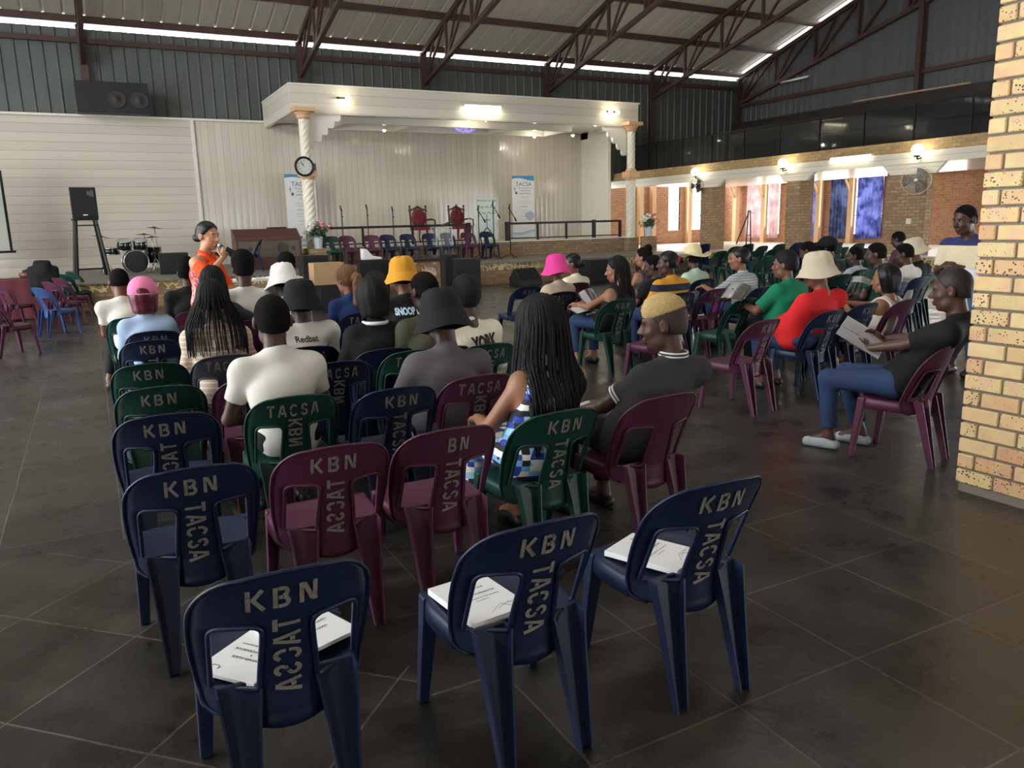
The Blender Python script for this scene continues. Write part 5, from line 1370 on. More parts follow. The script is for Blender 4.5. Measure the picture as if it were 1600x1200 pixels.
mm = mesh_of('print', bm); shirt_text(p, '', 1, 0, .125, m_print_black, mesh=mm, name='winged_print')
p = person('c25', 'woman with golden brown braids tied low, in a denim blue top, looking left', (541, 437), fem=True, bulk=1.0, depth=.12, top=m_denimb, sleeve=1.8, bottom=m_jean, skin='warm', h=.011, group=GP, hair=('ponytail', m_brownhair, .2, .055), look=(.45, .1), hip_shift=.04)
hair_strands(p, m_brownhair, n=64, L=.05, r=.0065, spread=.8, frontside=.9, seed=21, th=.012)
under('navy', Vector((at_z(588, 538, .8).x, at_z(588, 538, .8).y, 0)), hdg(200), 'plastic chair under the woman with wavy black hair in a black jersey with a white collar')
p = person('row3a', 'woman with wavy black hair in a black jersey with a white collar', (580, 465), at=Vector((at_z(588, 538, .8).x, at_z(588, 538, .8).y, 0)), rz=hdg(200), fem=True, bulk=1.15, depth=.12, top=m_bk, sleeve=1.8, bottom=m_dktr, h=.0095, group=GP, hair=('bob', m_hair, .12, .1, .03), look=(.1, .1))
bm = new(); tube(bm, [Vector(p.N + V3(.085 * math.sin(a), .0 - .09 * math.cos(a), .02)) for a in np.linspace(-2, 2, 20)], .014, 8); obj('collar', bm, m_print_white, p.root)
under('green', Vector((at_z(632, 500, .8).x, at_z(632, 500, .8).y, 0)), hdg(220), 'plastic chair under the person in a mustard yellow bucket hat and black shirt with white lettering')
p = person('row2b', 'person in a mustard yellow bucket hat and black shirt with white lettering', (629, 433), at=Vector((at_z(632, 500, .8).x, at_z(632, 500, .8).y, 0)), rz=hdg(220), bulk=1.08, depth=.12, top=m_bk, bottom=m_dktr, h=.011, group=GP, hair=('short',), look=(0, .1), skin='mid')
bucket_hat(p, m_haty, drop=.06, rb=.152, slouch=.005)
shirt_text(p, 'SNOOP DOGG', .085, .04, -.10, M('pale_blue_shirt_print', (190, 220, 236), .8), bold=.004, name='shirt_lettering', squash=.62)
bm = new(); prism(bm, [(.09 * math.cos(a) + .04, -.25 + .035 * math.sin(a)) for a in np.linspace(0, 2 * PI, 20)[:-1]], 0, .0001, plane='XY'); shirt_text(p, '', 1, 0, .06, M('rose_shirt_print', (196, 150, 140), .8), mesh=mesh_of('print', bm), name='shirt_print')
under('maroon', Vector((at_z(674, 535, .8).x, at_z(674, 535, .8).y, 0)), hdg(200), 'plastic chair under the man with cropped black hair in an olive shirt')
p = person('row2c', 'man with cropped black hair in an olive shirt, right of the mustard hat', (662, 455), at=Vector((at_z(674, 535, .8).x, at_z(674, 535, .8).y, 0)), rz=hdg(200), bulk=1.0, depth=.1, top=m_olive, bottom=m_dktr, h=.0115, group=GP, hair=('short',), look=(.3, .1))
p = person('c20', 'man in a black knit cap and cream shirt lettered across the back', (727, 462), bulk=1.06, depth=.12, hip_shift=-.02, top=m_cream, sleeve=1.6, bottom=m_dktr, h=.0095, group=GP, hair=('short',), look=(-.1, .15), folds=.010, fold_seed=9)
F_ = Field((-.13, -.16, -.08), (.13, .14, .18), .007); F_.ell((0, -.018, .02), (.093, .115, .115), None, .01); F_.cut((0, .07, .03), (0, 1, -.8)); F_.cut((0, 0, -.06), (0, .3, -1)); headobj(p, 'knit_cap', F_.mesh('cap', 1), m_hatb)
shirt_text(p, 'YORK', .13, .06, -.14, m_print_black, bold=.006, name='shirt_lettering', squash=.62, ang=.08); shirt_text(p, 'W', .08, -.11, -.09, m_print_black, bold=-.004, name='shirt_lettering', ang=.2)

# right block
p = person('c28', 'person in a hot pink bucket hat and beige coat', (868, 420), fem=True, bulk=1.08, depth=.12, top=m_beige, sleeve=1.8, bottom=m_dktr, skin='mid', h=.011, group=GR, hair=('short',), look=(.1, .1))
bucket_hat(p, m_hatp, drop=.075, rb=.155, slouch=.0)
p = person('c29', 'woman with a low black bun in a cream cardigan, looking left', (894, 412), fem=True, bulk=.98, depth=.1, top=m_cardi, sleeve=1.8, bottom=m_dktr, skin='mid', h=.011, group=GR, hair=('bun', None, (0, -.115, -.01), .04), look=(.9, .05))
p = person('c30', 'woman with long dark braids in a black vest top, reading papers', (963, 421), fem=True, bulk=1.0, depth=.12, top=m_bk, sleeve=0, bottom=m_jean, skin='warm', h=.0095, group=GR, look=(.7, .15), lhand=(-.22, .33, .72), rhand=(-.05, .38, .62))
hair_strands(p, n=60, L=.32, r=.0065, spread=1.1, frontside=.1, seed=12, th=.012, wave=.006)
under('navy', Vector((at_z(1004, 437, .8).x, at_z(1004, 437, .8).y, 0)), hdg(60), 'plastic chair under the woman with locs piled in a bun and a bare back')
p = person('rr1', 'woman with locs piled in a bun and bare shoulders, nearest the stage', (1005, 402), at=Vector((at_z(1004, 437, .8).x, at_z(1004, 437, .8).y, 0)), rz=hdg(60), fem=True, bulk=.95, depth=.1, top=m_charc, sleeve=0, bottom=m_dktr, skin='warm', h=.013, group=GR, look=(.5, 0), hair=('bun', m_coil, (.0, -.06, .11), .05))
under('green', Vector((at_z(1020, 447, .8).x, at_z(1020, 447, .8).y, 0)), hdg(40), 'plastic chair under the person in black with short dark hair')
p = person('rr2', 'person in black with short dark hair, in profile left of the yellow shirt', (1020, 416), at=Vector((at_z(1020, 447, .8).x, at_z(1020, 447, .8).y, 0)), rz=hdg(40), bulk=.95, depth=.1, top=m_bk, bottom=m_dktr, h=.0125, group=GR, look=(.7, .1), hair=('short',))
p = person('c32', 'woman with slicked back hair in a yellow shirt banded with navy, in profile', (1043, 411), fem=True, bulk=1.5, depth=.12, top=m_yelnavy, sleeve=1.2, bottom=m_jean, h=.010, group=GR, look=(.75, .05), hair=('bun', None, (0, -.13, .02), .035))
bm = new(); tube(bm, [(.03 * math.cos(a), -.115, .02 + .03 * math.sin(a)) for a in np.linspace(0, 2 * PI, 12)[:-1]], .012, 6, closed=True); headobj(p, 'red_hair_tie', bm, M('red_fabric', (190, 30, 50), .8))
p = person('c33', 'person in a wide pale straw hat and mint striped shirt, back to camera', (1083, 404), fem=True, bulk=1.1, depth=.12, top=m_mint, sleeve=1.3, bottom=m_jean, h=.012, group=GR, hair=('short',), look=(-.2, .1))
bm = new(); lathe(bm, [(.002, .17), (.06, .168), (.085, .15), (.098, .10), (.104, .03), (.15, .012), (.205, .0), (.206, -.004), (.15, .006), (.104, .02)], seg=36, cap=False)
for v in bm.verts:
    if math.hypot(v.co.x, v.co.y) > .12: v.co.z += .075 * (abs(v.co.x) / .2) ** 2 - .03 * (-v.co.y / .2 if v.co.y < 0 else 0)
    v.co.y = v.co.y * 1.12 - .012
headobj(p, 'straw_hat', bm, m_straw, -.15)
under('navy', Vector((at_z(1165, 447, .8).x, at_z(1165, 447, .8).y, 0)), hdg(-100), 'plastic chair under the woman in a grey and blue striped top')
p = person('rr3', 'woman in a grey and blue striped top resting one arm on a chair', (1155, 404), at=Vector((at_z(1165, 447, .8).x, at_z(1165, 447, .8).y, 0)), rz=hdg(-100), fem=True, bulk=1.1, depth=.12, top=m_bluestripe, sleeve=.9, bottom=m_jean, skin='warm', h=.0105, group=GR, look=(.6, .02), hair=('bun', None, (0, -.11, .0), .035), lhand=(-.30, .42, .80), lhd=((-.3, .9, -.3), (0, .2, 1), (1, 0, 0)))
under('green', Vector((at_z(1236, 468, .8).x, at_z(1236, 468, .8).y, 0)), hdg(-60), 'plastic chair under the woman in the bright green T-shirt')
p = person('rr9', 'woman in a bright green T-shirt, in profile, holding papers out', (1226, 413), at=Vector((at_z(1236, 468, .8).x, at_z(1236, 468, .8).y, 0)), rz=hdg(-60), fem=True, bulk=1.45, depth=.12, top=m_greenT, sleeve=.85, bottom=m_dktr, skin='mid', h=.010, group=GR, look=(.35, .05), hair=('short', m_hair, .014), lhand=(-.26, .40, .74), rhand=(.05, .42, .66))
p = person('c37', 'person in a beige bucket hat and bright red T-shirt, back to camera', (1276, 424), bulk=1.7, depth=.12, top=m_red, sleeve=.9, bottom=m_jean, skin='mid', h=.0095, group=GR, hair=('short',), look=(.5, .1), folds=.010, fold_seed=4)
bucket_hat(p, m_hatbe, drop=.06, rb=.152)
under('green', Vector((at_z(1292, 428, .8).x, at_z(1292, 428, .8).y, 0)), hdg(0), 'plastic chair under the person in a black cap leaning over in the middle of the right block')
p = person('rr4', 'person in a black cap leaning over in the middle of the right block', (1292, 388), at=Vector((at_z(1292, 428, .8).x, at_z(1292, 428, .8).y, 0)), rz=hdg(0), bulk=1.0, depth=.12, top=m_bk, bottom=m_dktr, h=.0125, group=GR, hair=('short',), look=(.3, .2))
cap_hat(p, cloth('black_cap_cloth', (22, 22, 24)), back=False)
under('maroon', Vector((at_z(1262, 430, .8).x, at_z(1262, 430, .8).y, 0)), hdg(-60), 'plastic chair under the man bending forward in a black T-shirt left of the black cap')
p = person('rr5', 'man bending forward in a black T-shirt left of the black cap', (1262, 393), at=Vector((at_z(1262, 430, .8).x, at_z(1262, 430, .8).y, 0)), rz=hdg(-60), bulk=1.15, depth=.2, top=m_bk, bottom=m_dktr, h=.0125, group=GR, hair=('short', None, .004), look=(.4, .4))
p = person('c40', 'man with short black hair in a pale grey shirt, in profile', (1336, 400), bulk=1.0, depth=.1, top=cloth('pale_grey_cotton', (168, 172, 182)), sleeve=1.2, bottom=m_dktr, h=.011, group=GR, hair=('short',), look=(.5, .05))
under('navy', Vector((at_z(1374, 440, .8).x, at_z(1374, 440, .8).y, 0)), hdg(-20), 'plastic chair under the man with cropped hair and a green collar right of the pale grey shirt')
p = person('rr6', 'man with cropped hair and a green collar right of the pale grey shirt', (1368, 397), at=Vector((at_z(1374, 440, .8).x, at_z(1374, 440, .8).y, 0)), rz=hdg(-20), bulk=.95, depth=.1, top=cloth('dark_green_cotton', (30, 62, 50)), bottom=m_dktr, h=.012, group=GR, hair=('short',), look=(.5, .1), skin='dark')
under('green', Vector((at_z(1402, 408, .8).x, at_z(1402, 408, .8).y, 0)), hdg(-20), 'plastic chair under the person in a dull maroon shirt furthest back beside the brick wall')
p = person('rr7', 'person in a dull maroon shirt furthest back beside the brick wall', (1403, 374), at=Vector((at_z(1402, 408, .8).x, at_z(1402, 408, .8).y, 0)), rz=hdg(-20), bulk=1.0, depth=.12, top=cloth('dull_maroon_cotton', (74, 48, 60)), sleeve=1.7, bottom=m_dktr, h=.0135, group=GR, hair=('short', None, .004), look=(.2, .35))
under('navy', Vector((at_z(1408, 432, .8).x, at_z(1408, 432, .8).y, 0)), hdg(-20), 'plastic chair under the person in a white T-shirt half hidden behind the beige and black pair')
p = person('rr8', 'person in a white T-shirt half hidden behind the beige and black pair', (1412, 397), at=Vector((at_z(1408, 432, .8).x, at_z(1408, 432, .8).y, 0)), rz=hdg(-20), bulk=1.05, depth=.12, top=m_wtee, sleeve=1, bottom=m_dktr, h=.0125, group=GR, hair=('short',), look=(.4, .2))
p = person('c41', 'person in a tilted beige bucket hat and black T-shirt near the standing man', (1427, 392), bulk=1.1, depth=.14, top=m_bk, bottom=m_dktr, skin='mid', h=.011, group=GR, hair=('short',), look=(.7, .25))
bucket_hat(p, m_hatbe, drop=.05, rb=.16)
p = person('c39', 'woman with a black bob in a white strappy vest, in profile', (1382, 436), fem=True, bulk=1.1, depth=.14, top=m_wtee, sleeve=0, bottom=m_bk, skin='warm', h=.009, group=GR, look=(.35, .1), hair=('bob', None, .12, .095, .03), lhand=(-.18, .30, .74), rhand=(-.12, .34, .74))
p = person('c42', 'man in a black T-shirt reading an open booklet beside the brick column', (1487, 452), bulk=1.12, depth=.12, top=m_bk, sleeve=.8, bottom=m_jean, skin='dark', h=.0065, group=GR, look=(.15, .12), hair=('shaved',), folds=.009, fold_seed=7,
           lhand=(-.10, .36, .70), rhand=(.18, .38, .73), lhd=((.1, .8, .5), (-.5, -.5, .4), (0, 0, 1)), rhd=((-.15, .75, .6), (.5, -.5, .4), (0, 0, 1)), curl=.45, shoe=M('striped_grey_slipper', (150, 156, 160), .8, var=.3, vscale=40),
           knees={-1: ((-.14, .44, .51), (-.13, .42, .10)), 1: ((.12, .43, .52), (.12, .30, .10))})
CH42 = p
p = person('stand', 'man standing in a navy, cream and white banded T-shirt', (1507, 343), at=at_z(1500, 585, 0), rz=hdg(1500) + PI - .55, bulk=1.4, depth=0, stand=True, top=stripes_mat('navy_cream_white_bands', [(0, (214, 218, 226)), (.545, (214, 202, 166)), (.655, (34, 44, 90))], .5), sleeve=.8, bottom=cloth('blue_jeans', (74, 100, 132), .2), skin='dark', h=.0075, group=None, look=(-.15, .2), hair=('short', None, .005), eyes=True, lhand=(.05, .22, 1.12), rhand=(.12, .20, 1.14), lhd=((.9, .4, 0), (0, .4, .9), (0, 1, .3)), rhd=((-.9, .4, 0), (0, .4, .9), (0, 1, .3)), curl=.6)
# ================================================================== lamps
m_tube = M('lit_tube', (255, 250, 225), .4, emit=(255, 246, 214), es=5)
m_globe = M('lit_globe', (255, 250, 230), .3, emit=(255, 244, 214), es=9)
m_bulb = M('lit_bulb', (255, 248, 224), .3, emit=(255, 244, 210), es=14)
m_chrome = M('chrome', (200, 200, 200), .2, metal=1); m_gold = M('brass', (190, 150, 80), .3, metal=1)
def fluoro(lab, c, d, L, n=2, on=True, power=30):
    t = thing('fluorescent_lamp', lab, 'lamp', c, 0, 'fluorescent lamps'); d = Vector(d)
    bm = new(); beam(bm, -d * L / 2, d * L / 2, .10, .05); obj('housing', bm, m_white, t)
    bm = new(); o = Vector((0, -.05, -.03)) if abs(d.x) > .5 else Vector((-.05, 0, -.03)); tube(bm, [o - d * (L / 2 - .04), o + d * (L / 2 - .04)], .045 if on else .03, 10)
    tb = obj('tube', bm, m_tube if on else m_white, t)
    if on:
        l = area('lamp_light', Vector(c) + o * 3, (PI / 2, 0, 0) if abs(d.x) > .5 else (PI / 2, 0, -PI / 2), L, power, (1, .95, .82), .1); l.rotation_euler.x = PI / 3.2
fluoro('glowing fluorescent lamp on the front of the stage canopy', (11.1, 22.56, 5.13), (1, 0, 0), 1.25, power=2.5)
fluoro('glowing fluorescent lamp on the balcony beam', (18.66, 15.25, 3.17), (0, 1, 0), 1.35, power=.7)
fluoro('unlit batten lamp high on the grey gable wall', (25.12, 23.4, 6.85), (0, 1, 0), 1.4, on=False)
for px, y, where in ((1096, 21.35, 'nearest the stage'), (1231, 17.5, 'over the middle brick pillar'), (1442, 13.15, 'above the wall fan')):
    t = thing('globe_lamp', 'glowing glass globe lamp on the balcony beam, ' + where, 'lamp', (18.62, y, 2.98), 0, 'globe lamps on the balcony beam')
    bm = new(); tube(bm, [(0, 0, 0), (-.14, 0, -.03), (-.16, 0, .03)], .02, 8); lathe(bm, [(.07, .02), (.08, .05), (.05, .07)], (-.16, 0, 0), 16); obj('bracket', bm, m_black, t)
    bm = new(); sphere(bm, (-.16, 0, .19), .14, 20, 14); obj('globe', bm, m_globe, t); point('lamp_light', (18.2, y, 3.17), 3, r=.12)
for x, dx, where in ((6.75, .12, 'left end'), (15.85, .14, 'right end')):
    t = thing('twin_spot_lamp', 'twin bulb spot lamp on the %s of the canopy front' % where, 'lamp', (x, 22.6, 5.16), 0, 'spot lamps of the canopy front')
    bm = new(); beam(bm, (-.16, -.04, 0), (.16, -.04, 0), .04, .04); tube(bm, [(-dx, -.04, 0), (-dx, -.14, -.02)], .03, 8); tube(bm, [(dx, -.04, 0), (dx, -.14, -.02)], .03, 8); obj('bracket', bm, m_black, t)
    for s in ((1,) if x < 7 else (-1, 1)):
        bm = new(); sphere(bm, (s * dx, -.2, -.03), .07, 14, 10); obj('bulb', bm, m_bulb, t)
    point('lamp_light', (x, 22.3, 5.1), 1.6, r=.08)
for i, (px, py, Y) in enumerate(((600, 198, 24.6), (733, 189, 23.2), (759, 190, 23.2), (835, 212, 25.0), (895, 206, 24.3), (930, 197, 23.2))):
    p = at_y(px, py, Y); t = thing('ceiling_downlight', 'small round downlight in the stage canopy ceiling, %s of six from the left' % num[i], 'lamp', (p.x, Y, 4.86 if Y < 24 else 4.62), 0, 'canopy downlights')
    bm = new(); lathe(bm, [(.07, -.03), (.08, 0)], seg=16); obj('rim', bm, m_chrome, t); bm = new(); sphere(bm, (0, 0, -.04), .05, 12, 8); obj('bulb', bm, m_bulb, t)
    if i % 2: point('lamp_light', (p.x, Y, 4.4), 5, r=.05)
t = thing('chandelier', 'shallow crystal ceiling light glowing pale violet under the canopy', 'lamp', (11.45, 24.6, 4.86))
bm = new(); lathe(bm, [(.46, 0), (.46, -.04), (.3, -.05)], seg=28); obj('rim', bm, m_chrome, t)
bm = new(); rr = random.Random(2)
for k in range(90):
    a = rr.uniform(0, 2 * PI); r_ = .42 * math.sqrt(rr.random()); sphere(bm, (r_ * math.cos(a), r_ * math.sin(a), -.07 - .22 * (1 - (r_ / .44) ** 2) * rr.uniform(.6, 1)), .022, 5, 4)
obj('crystals', bm, M('violet_lit_crystal', (190, 180, 240), .1, emit=(150, 140, 235), es=.5), t)['kind'] = 'stuff'
# fans
def fan(lab, c, hd, r, frame_mat):
    t = thing('wall_fan', lab, 'fan', c, hd)
    bm = new(); tube(bm, [(0, 0, 0), (0, .16, -.02), (0, .22, .05)], .025, 8); obj('arm', bm, m_black, t)
    bm = new(); lathe(bm, [(.05, 0), (.09, .03), (.09, .12), (.04, .16)], (0, 0, 0), 14, rot=Matrix.Rotation(-PI / 2, 3, 'X')); 
    for v in bm.verts: v.co += Vector((0, .2, .08))
    obj('motor', bm, m_black, t)
    bm = new(); 
    for k in range(36):
        a = 2 * PI * k / 36
        for sgn, d in ((1, .07), (-1, -.02)): tube(bm, [(math.cos(a) * q * r, .36 + d * (1 - q ** 3) , .08 + math.sin(a) * q * r) for q in (.12, .4, .7, .9, 1)], .0022, 4)
    for q in (.12, .55, 1): tube(bm, [(math.cos(a) * q * r, .36 + .07 * (1 - q ** 3), .08 + math.sin(a) * q * r) for a in np.linspace(0, 2 * PI, 37)[:-1]], .006 if q == 1 else .003, 6, closed=True)
    obj('cage', bm, frame_mat, t)
    for k in range(3):
        bm = new(); a0 = 2 * PI * k / 3; g = []
        for i in range(8):
            row = []
            for j in range(5):
                rr_ = r * (.14 + .74 * i / 7); a = a0 + (j / 4 - .5) * 1.2 * (1 - .2 * i / 7); row.append(bm.verts.new((rr_ * math.cos(a), .345 + .03 * (j / 4 - .5), .08 + rr_ * math.sin(a))))
            g.append(row)
        for i in range(7):
            for j in range(4): bm.faces.new((g[i][j], g[i][j + 1], g[i + 1][j + 1], g[i + 1][j])).smooth = True
        bmesh.ops.solidify(bm, geom=bm.faces[:], thickness=.003); obj('blade', bm, M('grey_fan_blade', (120, 112, 104), .4), t)
    bm = new(); sphere(bm, (0, .43, .08), .045, 12, 8, (1, .5, 1)); obj('hub', bm, m_white, t)
fan('large pale wire wall fan on the brick wall below the globe lamp', (18.64, 13.2, 2.35), PI / 2 + .5, .34, M('pale_wire', (200, 196, 184), .4, metal=.4))
fan('small black wall fan on the brick pillar nearest the stage', (18.64, 21.2, 2.62), PI / 2 + .3, .26, m_black)
bm = new(); box(bm, 18.62, 13.3, 1.36, 18.66, 13.44, 1.5); tag(obj('wall_socket', bm, m_white, bevel=.004), 'white double wall socket on the brick wall under the fan', 'socket')
t = thing('noticeboard', 'dark framed board with torn white paper on the orange brick wall', 'board', (25.2, 12.6, 1.9))
bm = new(); box(bm, -.03, -.5, -.55, 0, .45, .5); obj('board', bm, m_black, t); bm = new(); prism(bm, [(.1, -.3), (-.1, -.5), (-.35, -.1), (-.4, .45), (-.05, .4), (.05, 0)], -.045, -.035, plane='YZ'); obj('paper', bm, M('white_paper', (232, 232, 228), .8), t)
# clock
c = at_y(476, 260, 22.2); t = thing('wall_clock', 'round black rimmed wall clock on the left twisted column', 'clock', (c.x, 22.27, c.z))
RX = Matrix.Rotation(PI / 2, 3, 'X')
bm = new(); lathe(bm, [(.26, 0), (.27, .03), (.25, .07), (.215, .05), (.21, .03)], seg=40, rot=RX, cap=False); obj('rim', bm, m_black, t)
bm = new(); lathe(bm, [(.215, .0), (.215, .03)], seg=40, rot=RX); obj('dial', bm, M('clock_dial', (206, 206, 198), .5), t)
bm = new()
for k in range(12):
    a = k * PI / 6; beam(bm, (.175 * math.sin(a), -.034, .175 * math.cos(a)), (.2 * math.sin(a), -.034, .2 * math.cos(a)), .004, .01)
    place_text(bm, ('XII', 'I', 'II', 'III', 'IV', 'V', 'VI', 'VII', 'VIII', 'IX', 'X', 'XI')[k], .045, Matrix.Translation((.145 * math.sin(a), -.034, .145 * math.cos(a))) @ Matrix.Rotation(PI / 2, 4, 'X'))
obj('numerals', bm, m_black, t)
for L, a, nm in ((.10, -.55, 'hour_hand'), (.15, -.70, 'minute_hand')):
    bm = new(); beam(bm, (0, -.04, 0), (L * math.sin(a), -.04, L * math.cos(a)), .004, .014); obj(nm, bm, m_black, t)
bm = new(); box(bm, .24, -.02, -.1, .33, .05, .09); tag(obj('junction_box', bm, M('grey_box', (110, 108, 100), .5)), 'small grey box behind the wall clock', 'box'); bpy.data.objects['junction_box'].location = (c.x, 22.27, c.z)

# banners
m_paper = M('banner_white', (226, 228, 226), .5); m_bblue = M('banner_blue', (60, 140, 190), .5); m_btxt = M('banner_text', (70, 84, 104), .6); m_bgrey = M('banner_emblem', (170, 182, 204), .6)
def banner(lab, px0, px1, top, Y, lean, w=.86):
    x = (at_y(px0, 285, Y).x + at_y(px1, 285, Y).x) / 2; H = 2.2
    t = thing('roll_up_banner', lab, 'banner', (x, Y, 1.07), 0, 'roll up banners on the stage'); t.rotation_euler = (0, 0, lean)
    bm = new(); box(bm, -w / 2, -.004, .03, w / 2, .004, H); obj('panel', bm, m_paper, t)
    bm = new(); box(bm, -w / 2 - .03, -.12, 0, w / 2 + .03, .12, .05); tube(bm, [(0, .04, .05), (0, .05, H)], .012, 8); obj('stand', bm, M('silver_stand', (170, 172, 174), .3, metal=.8), t)
    def wave(z0, up, col, y):
        bm = new(); n = 24; A = []; B = []
        for i in range(n + 1):
            xx = -w / 2 + w * i / n; u = i / n; zc = z0 + .05 * math.sin(u * PI * 1.4 + .4) * (1 if up else -1)
            A.append(bm.verts.new((xx, y, zc))); B.append(bm.verts.new((xx, y, H if up else zc + .025)))
        for i in range(n): bm.faces.new((A[i], A[i + 1], B[i + 1], B[i]))
        obj('blue_wave', bm, col, t)
    wave(H - .13, True, m_bblue, -.006); wave(.22, False, m_bblue, -.006); wave(.17, False, M('banner_sky', (120, 180, 214), .5), -.0065)
    bm = new(); RXX = Matrix.Rotation(PI / 2, 4, 'X')
    for s_, size, xx, z in (('TACSA', .2, .02, H - .30), ('The Apostolic Church', .062, .08, H - .43), ('In South Africa', .07, .08, H - .52), ('KABOKWENI', .075, .06, H - .62), ('HOLY PLACE', .05, .08, H - .74), ('Bible study and prayer meetings', .034, 0, H - .88), ('every Wednesday at eighteen', .03, 0, H - .95), ('FELLOWSHIP', .055, 0, H - 1.08), ('Sunday morning service', .038, 0, H - 1.2), ('youth, women and men', .034, 0, H - 1.28), ('CONTACT', .05, 0, H - 1.42), ('the church office', .036, 0, H - 1.52)):
        place_text(bm, s_, size, Matrix.Translation((xx, -.007, z)) @ RXX)
    # cross and shield emblem
    box(bm, -.34, -.008, H - .56, -.325, -.006, H - .38); box(bm, -.38, -.008, H - .46, -.28, -.006, H - .445); prism(bm, [(-.27, H - .53), (-.22, H - .60), (-.27, H - .66), (-.32, H - .60)], -.008, -.006)
    obj('lettering', bm, m_btxt, t)
    bm = new(); prism(bm, [(.33, .95), (.42, .85), (.40, .72), (.25, .62), (.1, .7), (.05, .85), (.2, .96)], -.0065, -.006); obj('faint_map', bm, m_bgrey, t)
banner('tall white and blue TACSA banner behind the left twisted column', 443, 494, 272, 25.4, .12, .98)
banner('tall white and blue TACSA banner on the right of the glass lectern', 800, 834, 276, 25.4, -.1, .86)

# seats, lecterns and stands on the stage
m_redv = M('red_velvet', (120, 34, 40), .8, var=.15); m_dwood = M('carved_dark_wood', (84, 40, 30), .5, var=.2)
def throne(lab, px, Y):
    t = thing('throne_chair', lab, 'chair', (at_y(px, 370, Y).x, Y, 1.07), PI + .1, 'throne chairs')
    bm = new(); box(bm, -.3, -.25, .4, .3, .3, .52); obj('seat', bm, m_redv, t, .03)
    bm = new(); prism(bm, [(.2 * math.cos(a), .78 + .3 * math.sin(a)) for a in np.linspace(0, 2 * PI, 24)[:-1]], -.31, -.26); obj('back_cushion', bm, m_redv, t, .01)
    bm = new(); 
    for s in (-1, 1): beam(bm, (s * .27, -.31, .4), (s * .29, -.34, 1.12), .05, .05); sphere(bm, (s * .29, -.34, 1.16), .04, 8, 6)
    tube(bm, [(-.33, -.34, 1.02), (-.15, -.34, 1.08), (0, -.34, 1.16), (.15, -.34, 1.08), (.33, -.34, 1.02)], .028, 8); tube(bm, [(.23 * math.cos(a), -.3, .78 + .33 * math.sin(a)) for a in np.linspace(0, 2 * PI, 25)[:-1]], .022, 6, closed=True)
    obj('back_frame', bm, m_dwood, t)
    for s in (-1, 1):
        bm = new(); tube(bm, [(s * .3, -.28, .72), (s * .32, 0, .74), (s * .32, .22, .70), (s * .31, .26, .5)], .028, 8); obj('armrest', bm, m_dwood, t)
        for y in (-.25, .25):
            bm = new(); tube(bm, [(s * .26, y, .42), (s * .29, y * 1.05, .2), (s * .26, y * 1.12, 0)], [.035, .025, .03], 8); obj('leg', bm, m_dwood, t)
throne('red velvet throne chair with carved dark frame behind the music stand', 662, 24.3)
throne('red velvet throne chair seen through the glass lectern', 722, 24.5)
m_acry = M('clear_acrylic', (200, 208, 208), .05, alpha=.12, spec=.6); m_edge = M('acrylic_edge', (214, 224, 220), .2, alpha=.8)
def lectern(lab, px, Y, w, d, h, sign=False, z=1.07):
    t = thing('glass_lectern', lab, 'lectern', (at_y(px, 370, Y).x, Y, z), 0, None)
    for nm, b_ in (('side_panel', (-w / 2, -d / 2, 0, -w / 2 + .015, d / 2, h)), ('side_panel', (w / 2 - .015, -d / 2, 0, w / 2, d / 2, h)), ('front_panel', (-w / 2 + .015, -d / 2, 0, w / 2 - .015, -d / 2 + .012, h)), ('top_shelf', (-w / 2 - .04, -d / 2 - .04, h, w / 2 + .04, d / 2 + .04, h + .015))):
        bm = new(); box(bm, *b_); obj(nm, bm, m_acry, t)
    bm = new()
    for a in (-w / 2, w / 2):
        for b_ in (-d / 2, d / 2): beam(bm, (a, b_, 0), (a, b_, h), .018, .018)
    for b_ in (-d / 2, d / 2): beam(bm, (-w / 2, b_, h), (w / 2, b_, h), .018, .018)
    obj('edges', bm, m_edge, t)
    if sign:
        bm = new(); box(bm, -w / 2 + .03, -d / 2 - .012, .02, w / 2 - .05, -d / 2 - .006, h - .02); obj('sign_board', bm, M('pale_green_white_board', (206, 216, 206), .5), t)
        bm = new(); RXX = Matrix.Rotation(PI / 2, 4, 'X')
        for s_, z_ in (('Armour to the', h - .12), ('song, the King', h - .32), ('to the World', h - .52)): place_text(bm, s_, .12, Matrix.Translation((0, -d / 2 - .014, z_)) @ RXX, shear=.3)
        box(bm, -.012, -d / 2 - .015, .42, .012, -d / 2 - .013, .86); box(bm, -.14, -d / 2 - .015, .66, .14, -d / 2 - .013, .685); prism(bm, [(-.16, .3), (0, .46), (.16, .3), (.1, .3), (0, .4), (-.1, .3)], -d / 2 - .015, -d / 2 - .013); prism(bm, [(-.12, .27), (.12, .27), (.08, .22), (-.08, .22)], -d / 2 - .015, -d / 2 - .013)
        obj('sign_lettering', bm, m_btxt, t)
    return t
lectern('tall clear lectern with a pale scripture board and cross emblem', 756, 24.0, .85, .5, 1.42, True)
t = lectern('small clear lectern with a black folded top in front of the throne chair', 690, 22.0, .5, .4, .98, z=.58)
bm = new(); beam(bm, (-.36, 0, 1.05), (0, .02, 1.0), .34, .02); beam(bm, (0, .02, 1.0), (.34, 0, 1.14), .34, .02); tag(obj('music_folder', bm, m_black), 'black folder lying open on the small clear lectern', 'folder'); bpy.data.objects['music_folder'].location = t.location
